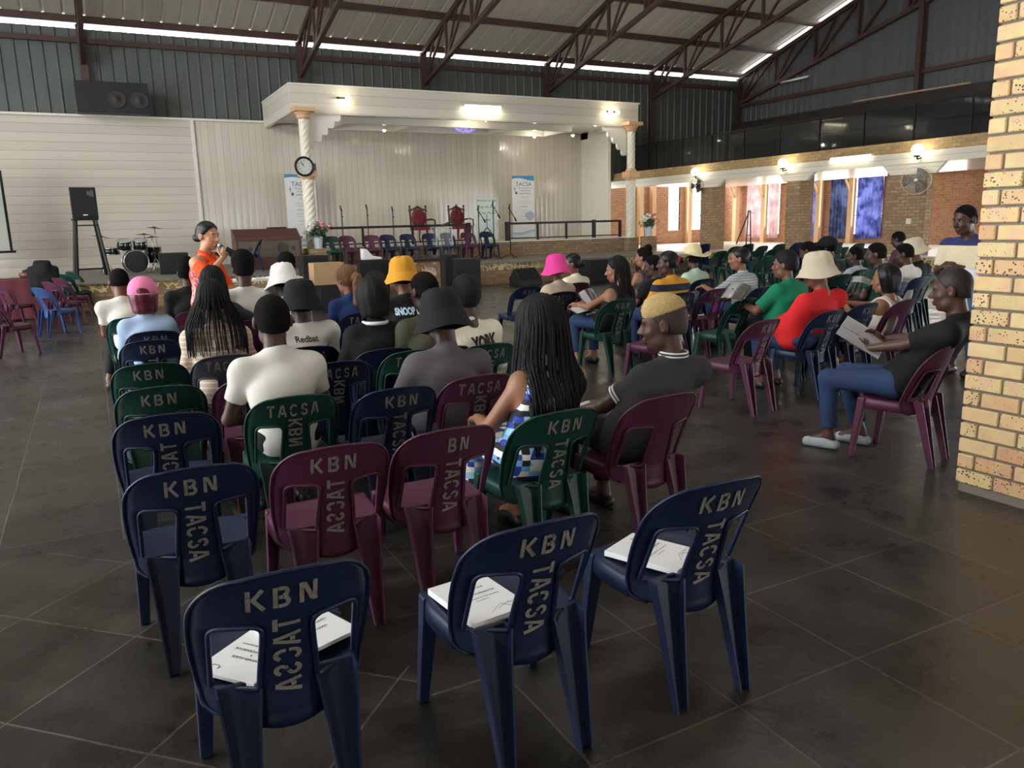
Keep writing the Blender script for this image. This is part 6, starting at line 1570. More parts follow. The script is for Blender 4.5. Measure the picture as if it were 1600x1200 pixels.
def mic_stand(lab, px, ytop, Y, z0, lean=.0, boom=False):
    p = at_y(px, ytop, Y); h = p.z - z0; t = thing('microphone_stand', lab, 'microphone stand', (p.x, Y, z0), 0, 'microphone stands on the stage')
    bm = new(); tube(bm, [(0, 0, .12), (0, 0, h - .12)], .014, 8); obj('pole', bm, m_black, t)
    for k in range(3):
        a = 2 * PI * k / 3 + .4; bm = new(); tube(bm, [(0, 0, .14), (.3 * math.cos(a), .3 * math.sin(a), .01)], .011, 6); obj('leg', bm, m_black, t)
    bm = new(); tube(bm, [(.0, 0, h - .3), (.02, -.01, h - .28)], .025, 8); tube(bm, [(0, 0, h - .13), (-.03, -.05, h - .06)], .02, 8); 
    if boom: tube(bm, [(-.05, -.02, h - .1), (.22, .03, h - .45)], .012, 6); tube(bm, [(.18, .03, h - .4), (.24, .035, h - .5)], .024, 8)
    obj('clip', bm, m_black, t)
    bm = new(); tube(bm, [(-.01, -.03, h - .09), (-.06, -.12, h - .03)], [.012, .018], 8); obj('microphone', bm, m_black, t); bm = new(); sphere(bm, (-.065, -.135, h - .02), .03, 10, 8); obj('grille', bm, M('mic_grille', (120, 90, 70), .4, metal=.6), t)
for k, (px, y, Y, z, b_) in enumerate(((533, 322, 22.25, .58, 0), (573, 320, 22.2, .58, 0), (613, 323, 22.2, .58, 0), (713, 319, 22.1, .58, 0), (747, 321, 21.4, .58, 1), (770, 314, 21.3, .58, 1), (796, 319, 21.2, .58, 1))):
    mic_stand('black microphone stand on the stage, %s from the left' % num[k], px, y, Y, z, 0, b_)

# loudspeakers
m_grille = M('speaker_grille', (20, 20, 22), .8, bump=.8, bscale=300); m_cab = M('black_speaker_cabinet', (15, 15, 17), .55, bump=.3, bscale=80); m_cone = M('woofer_cone', (44, 40, 38), .6)
def speaker(name, lab, loc, rz, w, d, h, tilt=0, cones=(), horn=None, badge=True, taper=.8, wedge=False, grille=True, knobs=0, group=None):
    t = thing(name, lab, 'speaker', loc, rz, group); T_ = Matrix.Rotation(tilt, 3, 'X')
    bm = new()
    if wedge: prism(bm, [(-d / 2, 0), (d / 2, 0), (d / 2, h * .45), (d * .1, h), (-d / 2 + .02, h * .35)], -w / 2, w / 2, plane='YZ')
    else: prism(bm, [(-w / 2, -d / 2), (w / 2, -d / 2), (w / 2 * taper, d / 2), (-w / 2 * taper, d / 2)], 0, h, plane='XY')
    for v in bm.verts: v.co = T_ @ v.co
    obj('cabinet', bm, m_cab, t, .015)
    if grille and not wedge:
        bm = new(); box(bm, -w / 2 + .025, -d / 2 - .012, .03, w / 2 - .025, -d / 2 + .002, h - .03 - (.16 if knobs else 0)); 
        for v in bm.verts: v.co = T_ @ v.co
        obj('grille', bm, m_grille, t, .006)
    for cx, cz, r_ in cones:
        bm = new(); lathe(bm, [(r_, .014), (r_ * 1.06, .02), (r_, .026), (r_ * .85, .02), (r_ * .3, .012), (r_ * .28, .018), (.001, .024)], seg=28, rot=RX, cap=False)
        for v in bm.verts: v.co = T_ @ (v.co + Vector((cx, -d / 2, cz)))
        obj('woofer', bm, m_cone, t)
    if horn:
        bm = new(); prism(bm, [(horn[0] - .02, horn[1] - .05), (horn[0] + .13, horn[1] - .09), (horn[0] + .13, horn[1] + .08), (horn[0] - .02, horn[1] + .04)], -d / 2 - .016, -d / 2 - .01)
        for v in bm.verts: v.co = T_ @ v.co
        obj('horn', bm, M('grey_horn', (74, 76, 80), .4), t)
    for k in range(knobs):
        bm = new(); lathe(bm, [(.022, 0), (.018, .02)], seg=12, rot=RX)
        for v in bm.verts: v.co = T_ @ (v.co + Vector((-w / 2 + w * (k + .8) / (knobs + .6), -d / 2 - .002, h - .09)))
        obj('knob', bm, M('knob_rubber', (12, 12, 13), .5), t)
    if badge and not wedge:
        bm = new(); box(bm, -.05, -d / 2 - .017, .07, .05, -d / 2 - .013, .09)
        for v in bm.verts: v.co = T_ @ v.co
        obj('badge', bm, m_chrome, t)
    return t
speaker('loudspeaker', 'black loudspeaker on the tall black stand by the white wall', (.02, 22.5, 2.0), .12, .58, .42, .74, horn=(.1, .6))
t = thing('speaker_stand', 'tall black four-legged metal stand carrying the loudspeaker beside the drums', 'stand', (.02, 22.5, .58), .12)
bm = new(); box(bm, -.28, -.2, 1.37, .28, .2, 1.42); obj('top_plate', bm, m_black, t)
for sx in (-1, 1):
    for sy in (-1, 1): bm = new(); beam(bm, (sx * .22, sy * .16, 1.37), (sx * .36, sy * .28, 0), .05, .05); obj('leg', bm, m_black, t)
for z, a in ((1.25, .23), (.18, .34)):
    bm = new(); beam(bm, (-a, -.2, z), (a, -.2, z), .03, .03); beam(bm, (-a, .2, z), (a, .2, z), .03, .03); obj('cross_bar', bm, m_black, t)
speaker('wall_speaker', 'large black double speaker cabinet high on the left wall', (1.1, 25.85, 4.92), 0, 1.85, .6, .82, cones=((.1, .36, .23), (.68, .36, .23)), grille=False, badge=False, taper=1)
speaker('wall_speaker', 'large black speaker cabinet high beside the right end of the canopy', (17.75, 26.0, 4.62), 0, 1.5, .6, .85, badge=False, taper=1)
speaker('floor_monitor', 'black wedge monitor on the platform right of the drum kit', (1.88, 21.9, .58), 0, .7, .45, .52, grille=True, badge=False, taper=.9)
speaker('floor_monitor', 'small black monitor behind the presenter', (2.75, 21.9, .58), .1, .45, .4, .5, badge=False)
speaker('loudspeaker', 'black loudspeaker standing on the floor between the white hat and the braided ponytail', at_z(492, 470, 0)[:], .1, .6, .5, 1.03, tilt=0, grille=True, badge=False)
speaker('bass_amplifier', 'black amplifier with a row of knobs and a white packet on top', at_z(583, 462, 0)[:], 0, .72, .45, .86, cones=((0, .36, .26),), knobs=6, badge=False, grille=False)
speaker('loudspeaker', 'black loudspeaker right of the marble fronted table', at_z(703, 460, 0)[:], -.1, .36, .5, .95, badge=True)
speaker('bass_amplifier', 'black amplifier with knobs right of the loudspeaker by the marble fronted table', at_z(728, 462, 0)[:], -.1, .62, .45, .86, knobs=6, badge=False)
speaker('floor_monitor', 'rounded black wedge monitor on the open floor before the stage', at_z(822, 446, 0)[:], .2, .75, .5, .46, wedge=True)
speaker('loudspeaker', 'long black speaker lying before the stage behind the woman in the vest top', at_z(938, 440, 0)[:], .1, 1.15, .5, .62, badge=False, taper=1)
bm = new(); prism(bm, [(-.22, 0), (.25, 0), (.25, .05), (.02, .09), (-.12, .25), (-.22, .27)], -.12, .12); o = tag(obj('packet', bm, M('white_plastic_packet', (226, 226, 222), .6), bevel=.02), 'crumpled white packet on the black amplifier', 'packet'); p_ = at_z(583, 462, 0); o.location = (p_.x, p_.y, .86)

# drum kit
DX, DY = 1.05, 23.1
t = thing('drum_kit', 'black and chrome drum kit on the platform by the white wall', 'drum kit', (DX, DY, .58), .1)
m_drum = M('black_drum_shell', (22, 22, 25), .25)
def drum(nm, c, r_, d, rot, head):
    bm = new(); lathe(bm, [(r_, -d / 2), (r_, d / 2)], seg=28, rot=rot); 
    for v in bm.verts: v.co += Vector(c)
    s_ = obj(nm, bm, m_drum, t)
    bm = new()
    for z in (-d / 2, d / 2):
        pts = [rot @ Vector(((r_ + .006) * math.cos(a), (r_ + .006) * math.sin(a), z)) + Vector(c) for a in np.linspace(0, 2 * PI, 29)[:-1]]; tube(bm, pts, .012, 6, closed=True)
    for k in range(8): a = k * PI / 4; tube(bm, [rot @ Vector(((r_ + .01) * math.cos(a), (r_ + .01) * math.sin(a), z)) + Vector(c) for z in (-d / 2, d / 2)], .007, 5)
    obj('chrome_hoop', bm, m_chrome, s_)
    bm = new(); lathe(bm, [(r_ * .99, d / 2 - .004), (r_ * .99, d / 2 + .004)], seg=28, rot=rot)
    for v in bm.verts: v.co += Vector(c)
    obj('drum_head', bm, head, s_)
drum('bass_drum', (.0, -.1, .3), .29, .4, RX, M('black_drum_head', (20, 20, 23), .35)); wh = M('white_drum_head', (210, 210, 204), .5)
drum('tom_drum', (-.22, -.1, .74), .16, .22, Matrix.Rotation(.3, 3, 'X'), wh); drum('tom_drum', (.16, -.1, .74), .16, .22, Matrix.Rotation(.3, 3, 'X'), wh)
drum('snare_drum', (-.5, .15, .58), .18, .15, Matrix.Identity(3), wh); drum('floor_tom', (.5, .2, .45), .2, .4, Matrix.Identity(3), wh)
def cymbal(c, r_, tl):
    bm = new(); R_ = Matrix.Rotation(tl, 3, 'Y'); lathe(bm, [(.01, .03), (.04, .025), (.06, .01), (r_, -.01), (r_, -.014), (.06, .004)], seg=28, rot=R_, cap=False)
    for v in bm.verts: v.co += Vector(c)
    obj('cymbal', bm, M('dull_bronze', (90, 80, 58), .35, metal=.8), t)
    bm = new(); tube(bm, [c, (c[0] + .04, c[1] + .05, .35)], .009, 6)
    for k in range(3): a = k * 2.1; tube(bm, [(c[0] + .04, c[1] + .05, .38), (c[0] + .04 + .22 * math.cos(a), c[1] + .05 + .22 * math.sin(a), .01)], .008, 5)
    obj('cymbal_stand', bm, m_chrome, t)
cymbal((-.72, .1, .97), .24, .2); cymbal((.32, .15, .99), .22, .05); cymbal((.45, -.15, .92), .2, -.05); cymbal((.62, .3, 1.16), .2, .1)
# organ, side cabinet, screen, wood stairs
t = thing('organ', 'brown wooden organ with speaker panel on the platform left of the flowers', 'organ', (4.25, 22.0, .58), .0)
m_ow = M('dark_red_brown_wood', (84, 52, 42), .45, var=.2, vscale=3)
bm = new(); prism(bm, [(-.35, 0), (.3, 0), (.3, 1.06), (.1, 1.06), (-.35, .80)], -.85, .85, plane='YZ'); obj('body', bm, m_ow, t, .01)
bm = new(); box(bm, -.78, -.36, .32, .78, -.352, .74); obj('front_panel', bm, M('grey_brown_panel', (96, 88, 80), .6), t)
for x, r_ in ((.35, .15), (-.3, .06), (-.5, .06), (.62, .06)):
    bm = new(); lathe(bm, [(r_, 0), (r_, .012)], seg=20, rot=RX)
    for v in bm.verts: v.co += Vector((x, -.36, .54))
    obj('dial', bm, M('dark_brown_dial', (66, 58, 52), .6), t)
bm = new(); box(bm, -.88, -.38, .78, .88, -.2, .84); obj('key_lid', bm, m_ow, t)
bm = new(); box(bm, -.25, -.2, 0, .25, .25, 1.1); o = tag(obj('speaker_cabinet', bm, m_cab, bevel=.015), 'dark green black cabinet between the organ and the flowers', 'cabinet'); o.location = (5.1, 22.15, .58) if False else (5.0, 24.2, .58)
t = thing('projection_screen', 'white projection screen with black frame cut by the left edge', 'screen', (-2.35, 24.0, 1.25), .35)
bm = new(); box(bm, -1.1, 0, .0, .66, .02, 2.0); obj('sheet', bm, M('screen_white', (196, 198, 186), .6), t)
bm = new(); box(bm, .62, -.015, 0, .68, .03, 2.0); box(bm, -1.1, -.03, -.06, .74, .04, 0); obj('frame', bm, m_black, t)
bm = new(); beam(bm, (.2, .05, 0), (.2, .05, -1.25), .06, .06); obj('pole', bm, m_black, t)
# flowers
def flowers(lab, c, seed):
    t = thing('flower_vase', lab, 'flowers', c, 0, 'flower vases at the stage ends'); rr = random.Random(seed)
    bm = new(); lathe(bm, [(.11, 0), (.14, .30), (.15, .32), (.13, .31), (.10, .02)], seg=20, cap=False); obj('vase', bm, M('pale_blue_pot', (196, 208, 216), .4), t)
    bm = new()
    for k in range(46):
        a = rr.uniform(0, 2 * PI); e = rr.uniform(.1, 1.3); L = rr.uniform(.25, .5); d = Vector((math.cos(a) * math.sin(e), math.sin(a) * math.sin(e), math.cos(e))); b_ = Vector((0, 0, .3)); tip = b_ + d * L
        tube(bm, [b_, b_ + d * L * .6, tip], .004, 4); x_, y_ = frame_for(d)
        for q in range(3):
            m_ = b_ + d * L * (.5 + .2 * q); s_ = x_ * math.cos(q * 2) + y_ * math.sin(q * 2); w_ = d.cross(s_) * .03; v = [bm.verts.new(m_), bm.verts.new(m_ + s_ * .06 + w_), bm.verts.new(m_ + s_ * .13), bm.verts.new(m_ + s_ * .06 - w_)]; bm.faces.new(v)
    obj('foliage', bm, M('leaf_green', (52, 84, 58), .6, var=.3), t)
    for k in range(22):
        pink = k % 2; a = rr.uniform(-.8, .8) + (0 if pink else PI); e = rr.uniform(.1, 1.0); L = rr.uniform(.28, .46); c_ = Vector((math.cos(a) * math.sin(e), math.sin(a) * math.sin(e) - .25, math.cos(e))) * L + Vector((0, 0, .3))
        bm = new(); sphere(bm, c_, .055, 8, 6, (1, 1, .8))
        for v in bm.verts: v.co += Vector((rr.uniform(-1, 1), rr.uniform(-1, 1), rr.uniform(-1, 1))) * .012
        obj('bloom', bm, M('pink_petals', (206, 138, 144), .7) if pink else M('white_petals', (226, 226, 216), .7), t)
flowers('white and pink flower arrangement in a pale pot by the left column', (5.55, 22.2, .9) if False else (5.62, 21.95, 1.07), 1)
flowers('small pink flower arrangement in a pale pot by the right column', (17.05, 22.05, 1.07), 4)
bm = new(); box(bm, 5.3, 21.7, .58, 5.9, 22.2, 1.07); struct('stage_pedestal', bm, m_brown)
bm = new(); box(bm, 16.85, 21.85, .58, 17.25, 22.25, 1.07); struct('stage_pedestal', bm, m_brown)
# tables before the stage
def table(lab, c, w, d, h, mat, rz=0, front=None):
    t = thing('table', lab, 'table', c, rz); bm = new(); box(bm, -w / 2, -d / 2, h - .03, w / 2, d / 2, h); obj('table_top', bm, mat, t, .004)
    for sx in (-1, 1):
        for sy in (-1, 1): bm = new(); box(bm, sx * (w / 2 - .05) - .02, sy * (d / 2 - .05) - .02, 0, sx * (w / 2 - .05) + .02, sy * (d / 2 - .05) + .02, h - .03); obj('leg', bm, m_black, t)
    if front: bm = new(); box(bm, -w / 2, -d / 2 - .01, .02, w / 2, -d / 2, h - .03); obj('front_panel', bm, front, t)
    return t
q = NT('veined_tan_marble'); nz = q.n('TexNoise', Scale=2.4, Detail=6.0, Distortion=2.2); q.l(q.n('TexCoord').outputs['Object'], nz.inputs['Vector'])
cr = q.n('ValToRGB'); e = cr.color_ramp.elements; e[0].position = .4; e[0].color = c4(lin((150, 122, 92))); e[1].position = .6; e[1].color = c4(lin((206, 184, 152))); e.new(.5).color = c4(lin((116, 84, 60))); q.l(nz.outputs['Fac'], cr.inputs[0]); q.l(cr.outputs[0], q.b.inputs['Base Color'])
pt = at_z(672, 458, 0); table('sound desk table with a veined tan front before the stage', (pt.x, pt.y + .3, 0), .95, .6, .78, m_dwood, 0, q.m)
t = thing('mixing_desk', 'small black mixing desk lying on the tan fronted table', 'mixing desk', (pt.x, pt.y + .3, .78)); bm = new(); prism(bm, [(-.2, 0), (.2, 0), (.2, .12), (-.2, .04)], -.4, .4, plane='YZ'); obj('body', bm, m_cab, t, .005)
for k in range(10): bm = new(); box(bm, -.36 + .08 * k, -.02, .07, -.34 + .08 * k, .0, .11); obj('fader', bm, m_chrome, t)
tw = at_z(395, 500, 0); 
TT = table('low white topped front table covered in papers beside the presenter', (tw.x, tw.y + .2, 0), 1.9, .7, .74, m_white, .25)
rr = random.Random(8)
for k in range(6):
    bm = new(); box(bm, -.105, -.148, 0, .105, .148, .012 + .004 * (k % 3)); o = tag(obj('paper_stack', bm, m_print_white), 'stack of white papers on the front table, %s from the left' % num[k], 'paper', 'papers on the front table'); a = -.75 + .3 * k; o.location = (tw.x + a * math.cos(.25), tw.y + .2 + a * math.sin(.25), .74); o.rotation_euler = (0, 0, rr.uniform(-.5, .9))
t = thing('juice_bottle', 'small orange drink bottle standing on the front table', 'bottle', (tw.x - .1, tw.y + .42, .74)); bm = new(); lathe(bm, [(.035, 0), (.038, .12), (.015, .17)], seg=14); obj('body', bm, M('orange_drink', (206, 110, 70), .3), t); bm = new(); lathe(bm, [(.017, .17), (.017, .2)], seg=12); obj('cap', bm, m_print_white, t)
bm = new(); box(bm, -.3, -.2, 0, .3, .2, .42); o = tag(obj('cardboard_box', bm, M('cardboard', (172, 140, 104), .8), bevel=.006), 'open brown cardboard box on a stool near the stage', 'box'); cb = at_z(512, 448, .5); o.location = (cb.x, cb.y, .55)
bm = new(); box(bm, -.2, -.2, 0, .2, .2, .55); o = tag(obj('stool', bm, m_cab, bevel=.01), 'dark stool under the cardboard box', 'stool'); o.location = (cb.x, cb.y, 0)
# left edge: cloth covered table with urns, a coat
ct = at_z(12, 500, 0); t = thing('covered_table', 'table under a maroon cloth at the left edge', 'table', (ct.x, ct.y, 0), .1)
bm = new(); N_ = 60; top_, mid_, bot_ = [], [], []
for k in range(N_):
    a = 2 * PI * k / N_; c_, s_ = math.cos(a), math.sin(a); r_ = (abs(c_ / .95) ** 8 + abs(s_ / .4) ** 8) ** (-1 / 8); w_ = 1 + .04 * math.sin(a * 13)
    top_.append(bm.verts.new((r_ * c_, r_ * s_, .80))); mid_.append(bm.verts.new((r_ * c_ * 1.02, r_ * s_ * 1.03, .77))); bot_.append(bm.verts.new((r_ * c_ * 1.05 * w_, r_ * s_ * 1.12 * w_, .04)))
bm.faces.new(top_)
for A, B in ((top_, mid_), (mid_, bot_)):
    for k in range(N_): bm.faces.new((A[k], B[k], B[(k + 1) % N_], A[(k + 1) % N_])).smooth = True
obj('cloth', bm, M('maroon_cloth', (92, 34, 44), .8, var=.1), t)
for k, dx in enumerate((-.25, .45)):
    u = thing('urn', 'dark lidded urn on the maroon cloth, %s one' % ('left', 'right')[k], 'urn', (ct.x + dx, ct.y, .80), 0, 'urns on the maroon cloth'); bm = new(); lathe(bm, [(.12, 0), (.16, .06), (.15, .1), (.06, .13)], seg=20); obj('body', bm, m_ow, u); bm = new(); lathe(bm, [(.09, .13), (.09, .15), (.03, .17)], seg=14); obj('lid', bm, m_black, u)
F_ = Field((-.4, -.4, -.1), (.4, .4, .8), .014); F_.ell((0, 0, .42), (.24, .15, .30), None, .05); F_.cap((-.2, 0, .55), (-.22, .04, .1), .07, .05, .04); F_.cap((.2, 0, .55), (.2, -.04, .05), .07, .05, .04); F_.cap((-.1, 0, .68), (.1, 0, .68), .05, .05, .04); F_.warp(fabric_folds(.012, 4))
cp = CHAIRS['s3'][0]; o = link('coat', F_.mesh('coat'), m_bk); tag(o, 'black coat hung over a chair back beside the maroon cloth table', 'coat'); o.location = (cp.x - .45, cp.y + .1, .42)
# ================================================================== presenter
m_orange_f = cloth('orange_crepe', (226, 76, 30)); q = NT('red_white_floral'); tc = q.n('TexCoord').outputs['Object']; vo = q.n('TexVoronoi', Scale=26.0); q.l(tc, vo.inputs['Vector']); nz = q.n('TexNoise', Scale=22.0, Detail=3.0, Distortion=1.5); q.l(tc, nz.inputs['Vector'])
cr = q.n('ValToRGB'); cr.color_ramp.interpolation = 'CONSTANT'; e = cr.color_ramp.elements; e[0].color = c4(lin((206, 52, 48))); e[1].position = .52; e[1].color = c4(lin((236, 206, 200))); e.new(.60).color = c4(lin((226, 96, 84))); q.l(nz.outputs['Fac'], cr.inputs[0]); q.l(cr.outputs[0], q.b.inputs['Base Color']); m_floral = q.m
pp = at_z(336, 606, 0)
p = person('presenter', 'woman presenter standing in an orange off-shoulder dress, speaking into a microphone', (325, 368), at=pp, rz=hdg(336) + PI + .95, depth=0, fem=True, bulk=1.0, stand=True, top=m_floral, sleeve=0, offsh=True, bottom=m_floral, dress=.6, waist=.14, skin='light', h=.008, look=(-.1, .1), eyes=True,
           hair=('bun', m_sleek, (0, -.115, -.03), .04), rhand=(.07, .30, 1.37), lhand=(-.22, .24, .98), rhd=((-.3, .3, .9), (.6, .5, -.2), (0, -.6, .6)), lhd=((0, 1, -.2), (-.8, 0, .3), (0, 0, 1)), curl=.9)
p.root['category'] = 'person'
for s in (-1, 1):
    S_, E_ = p.S[s], p.hands[s][0]; a = S_ + (E_ - S_) * .42; F_ = Field(np.minimum(a, E_) - .14, np.maximum(a, E_) + .14, .009); F_.cap(a, S_ + (E_ - S_) * .95, .07, .085, .02); F_.cap(S_ + (E_ - S_) * .95, E_ + (p.hands[s][1] - E_) * .25, .075, .05, .03); F_.warp(fabric_folds(.009, 3 + s)); link('puff_sleeve', F_.mesh('puff_sleeve'), m_orange_f, p.root)
for s in (-1, 1):   # crossed halter straps
    bm = new(); N_ = p.N; C_2 = p.C; tube(bm, [Vector(N_ + V3(s * .05, -.03, .04)), Vector(N_ + V3(s * .055, .055, .0)), Vector(N_ + V3(-s * .01, .105, -.09)), Vector(C_2 + V3(-s * .08, .13, .06))], [.02, .03, .042, .05], 8); obj('halter_strap', bm, m_orange_f, p.root)
w_ = p.hands[1][1]; M_ = Matrix.Translation(p.loc) @ Matrix.Rotation(p.rz, 4, 'Z')
def wpt(v): return M_ @ Vector(v)
mouth = p.H + p.R @ V3(0, .125, -.07) * 1.1; hand = w_ + V3(-.03, .03, .06)
t = thing('microphone', 'black handheld microphone with silver grille held to the presenter\'s mouth', 'microphone', wpt(hand)[:]); d_ = (wpt(mouth) - wpt(hand)); L_ = max(.1, d_.length - .03); d_.normalize()
bm = new(); tube(bm, [-d_ * .1, d_ * (L_ - .03)], [.013, .02], 12); obj('handle', bm, m_black, t); bm = new(); sphere(bm, d_ * L_, .028, 14, 10); obj('grille', bm, M('silver_mesh', (150, 152, 156), .35, metal=.7), t)
bm = new(); obox(bm, (0, 0, 0), (.075, .012, .15)); o = tag(obj('phone', bm, m_black, bevel=.004), 'black phone held in the same hand as the microphone', 'phone'); o.location = wpt(w_ + V3(-.05, .09, .05)); o.rotation_euler = (.9, .5, p.rz + .4)
bm = new(); obox(bm, (0, 0, 0), (.21, .012, .30)); o = tag(obj('paper_sheaf', bm, m_print_white), 'white sheaf of papers held low by the presenter', 'paper'); o.location = wpt(p.hands[-1][1] + V3(-.02, .09, -.08)); o.rotation_euler = (.3, .5, p.rz + 1.2)
# ================================================================== booklets, papers and small things
def booklet(lab, loc, rz, th=.02, sx=.21, sy=.297, rx=0, ry=0, cover=True, rot180=False, cat='booklet', group='learner booklets'):
    t = thing('booklet', lab, cat, loc, 0, group); t.rotation_euler = (rx, ry, rz)
    bm = new(); box(bm, -sx / 2, -sy / 2, 0, sx / 2, sy / 2, th); obj('pages', bm, M('booklet_paper', (226, 226, 226), .6), t, .001)
    if cover:
        bm = new(); T = lambda x, y: Matrix.Translation((x, y, th + .0006))
        for s_, size, y in (('LEARNER GUIDE', .0145, .055), ('&', .012, .036), ('LEARNER WORKBOOK', .0145, .016), ('Business Essentials for Entrepreneurs', .0098, -.012), ('Training programme', .006, -.03)): place_text(bm, s_, size, T(0, y), bold=.0002)
        tube(bm, [(.06 + .016 * math.cos(a), .118 + .01 * math.sin(a), th + .0005) for a in np.linspace(2.6, 6.0, 12)], .0012, 4)
        for k in range(3): tube(bm, [(-.02 + .03 * k, -.12 + .01 * k, th + .0004), (.03 + .03 * k, -.085, th + .0004), (.07 + .015 * k, -.13 + .01 * k, th + .0004)], .0005, 4)
        obj('cover_print', bm, M('cover_print_ink', (70, 72, 78), .7), t)
    return t
def seat_pt(key, x, y, dz=0):
    L, rz = CHAIRS[key]; v = Matrix.Rotation(rz, 3, 'Z') @ Vector((x, y, 0)); return (L.x + v.x, L.y + v.y, .430 + dz)
booklet('booklet lying left on the nearest navy chair, its cover logo upward', seat_pt('c1', -.05, -.0), CHAIRS['c1'][1] + 2.3, .012)
booklet('booklet lying right on the nearest navy chair', seat_pt('c1', .085, .06, .013), CHAIRS['c1'][1] - 2.75, .012)
booklet('thick booklet pile on the middle front chair, cover print upward', seat_pt('c2', -.085, .02), CHAIRS['c2'][1] + .12, .022)
booklet('booklet seen through the opening of the right front chair', seat_pt('c3', -.04, .02), CHAIRS['c3'][1] + .45, .02)
booklet('white papers on the maroon chair behind the woman in the blue dress', seat_pt('c12', .14, .05), 1.2, .008, cover=False)
t = thing('water_bottle', 'clear crumpled water bottle lying on the navy chair before the dusty maroon one', 'bottle', seat_pt('c11', .13, .0, .035), CHAIRS['c11'][1] + 1.3); RY = Matrix.Rotation(PI / 2, 3, 'Y')
bm = new(); lathe(bm, [(.03, -.09), (.034, -.07), (.033, .05), (.014, .09)], seg=16, rot=RY); obj('body', bm, M('clear_plastic', (190, 214, 230), .08, alpha=.5, spec=.9), t); bm = new(); lathe(bm, [(.015, .09), (.015, .105)], seg=12, rot=RY); obj('cap', bm, M('blue_cap', (40, 90, 170), .4), t)
# booklet held by the man at the column
p = CH42; M_ = Matrix.Translation(p.loc) @ Matrix.Rotation(p.rz, 4, 'Z')
mid = (p.hands[-1][1] + p.hands[1][1]) / 2 + V3(0, .10, .03)
t = thing('open_booklet', 'open white booklet held by the man seated beside the brick column', 'booklet', (M_ @ Vector(mid))[:], p.rz); t.rotation_euler = (.55, -.15, p.rz + .25)
for s in (-1, 1):
    bm = new(); g = []
    for i in range(9):
        u = i / 8; g.append([bm.verts.new((s * u * .24, y, .045 * math.sin(u * PI * .8) * (1 - .3 * u))) for y in (-.16, .16)])
    for a, b_ in zip(g, g[1:]): bm.faces.new((a[0], b_[0], b_[1], a[1])).smooth = True
    bmesh.ops.solidify(bm, geom=bm.faces[:], thickness=.006); pg = obj('page_block', bm, M('booklet_paper', (226, 226, 226), .6), t)
bm = new(); place_text(bm, 'LEARNER GUIDE', .012, Matrix.Translation((-.11, .04, .052))); tube(bm, [(-.11 + .014 * math.cos(a), .08 + .01 * math.sin(a), .052) for a in np.linspace(2.6, 6, 10)], .001, 4); obj('page_print', bm, M('cover_print_ink', (70, 72, 78), .7), t)
def sheet(lab, px, py, ref, rx, ry, rz, sx=.21, sy=.297, dz=0, prt=False):
    L = CHAIRS[ref][0]; n = Vector((L.x, L.y, 0)).normalized(); r = Vector(ray(px, py)); tt = (L.length * dz) / r.dot(n) if dz else L.dot(n) / r.dot(n)
    o = thing('paper_sheet', lab, 'paper', (r.x * tt, r.y * tt, CAMZ + r.z * tt)); o.rotation_euler = (rx, ry, rz)
    bm = new(); g = []
    for i in range(9):
        u = i / 8 - .5; g.append([bm.verts.new((u * sx, y, .03 * math.cos(u * 3) + .01 * y / sy)) for y in (-sy / 2, sy / 2)])
    for a, b_ in zip(g, g[1:]): bm.faces.new((a[0], b_[0], b_[1], a[1])).smooth = True
    bmesh.ops.solidify(bm, geom=bm.faces[:], thickness=.003); obj('sheet', bm, m_print_white, o)
    if prt:
        bm = new(); T = lambda x, y: Matrix.Translation((x, y, .034))
        place_text(bm, 'LEARNER', .018, T(.03, -.05)); place_text(bm, 'WORKBOOK', .018, T(.03, -.075)); 
        for x in (-.03, .03): prism(bm, [(x - .012, .0), (x + .012, .0), (x, .025)], .033, .034, plane='XY')
        obj('print', bm, M('cover_print_ink', (70, 72, 78), .7), o)
    return o
sheet('white printed sheet held out at the aisle by the woman in green', 1149, 457, 'c35', .45, .1, hdg(1149) - .35, .24, .30, .97, True)
sheet('large white sheet drooping over the green chair from the woman in green', 1206, 478, 'c35', .3, -.1, hdg(1206), .36, .24, .99)
sheet('white sheet raised by the woman in the black vest top', 922, 466, 'c30', .6, -.3, hdg(922) + .3, .2, .26, 1.02)
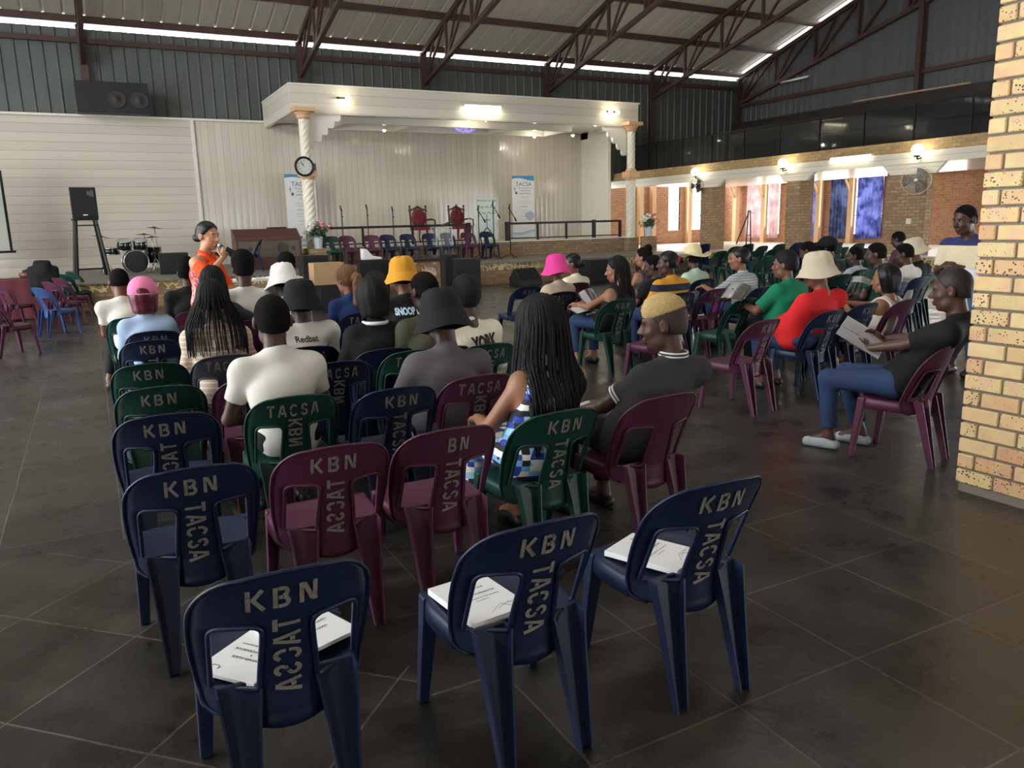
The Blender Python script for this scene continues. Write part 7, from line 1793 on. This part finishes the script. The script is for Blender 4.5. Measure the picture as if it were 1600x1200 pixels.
sheet('white papers lying over the brown bag of the woman in the black vest top', 912, 486, 'c30', .15, 0, hdg(912) + .5, .3, .2, 1.0)
sheet('white sheet on the lap of the blond man', 938, 653, 'c8', .3, 0, hdg(938) + .4, .2, .28, 1.03)
sheet('white sheet by the woman with the black bob', 1345, 440, 'c39', .5, .2, hdg(1345), .2, .1, 1.02)
F_ = Field((-.25, -.2, -.12), (.25, .2, .16), .012); F_.ell((0, 0, 0), (.17, .09, .075), None, .03); F_.warp(fabric_folds(.004, 2)); o = link('handbag', F_.mesh('handbag'), M('tan_leather', (134, 84, 58), .5)); tag(o, 'tan leather bag on the lap of the woman in the black vest top', 'bag'); L, rz = CHAIRS['c30']; v = Matrix.Rotation(rz, 3, 'Z') @ Vector((-.1, .28, .66)); o.location = (L.x + v.x, L.y + v.y, .68); o.rotation_euler = (0, 0, rz)
# easel in the aisle
t = thing('folding_easel', 'thin black folding easel standing in the bright side aisle', 'easel', (20.2, 18.9, .58) if False else (23.0, 23.4, .58), .5)
for a, b_ in (((-.3, 0, 0), (-.12, 0, 1.3)), ((.3, 0, 0), (.12, 0, 1.3)), ((.05, .5, 0), (0, 0, 1.3))): bm = new(); beam(bm, a, b_, .04, .04); obj('leg', bm, m_black, t)
bm = new(); beam(bm, (-.22, 0, .35), (.22, 0, .35), .03, .03); beam(bm, (-.16, 0, 1.2), (.5, 0, 1.2), .03, .03); obj('cross_bar', bm, m_black, t)
# sticker on the maroon chair
L, rz = CHAIRS['c34']; bm = new(); prism(bm, [(.05 * math.cos(a), .58 + .06 * math.sin(a) * (1 + .3 * math.cos(3 * a))) for a in np.linspace(0, 2 * PI, 16)[:-1]], 0, .002); 
for v in bm.verts: v.co.x -= .01; v.co.y += backY(v.co.x, v.co.z) - .012
o = obj('sticker', bm, M('purple_sticker', (150, 60, 160), .5)); 
for ob in bpy.data.objects:
    if ob.get('label', '').startswith('dark maroon plastic chair with a purple sticker'): o.parent = ob
print('objects', len(bpy.data.objects), 'script size ok')
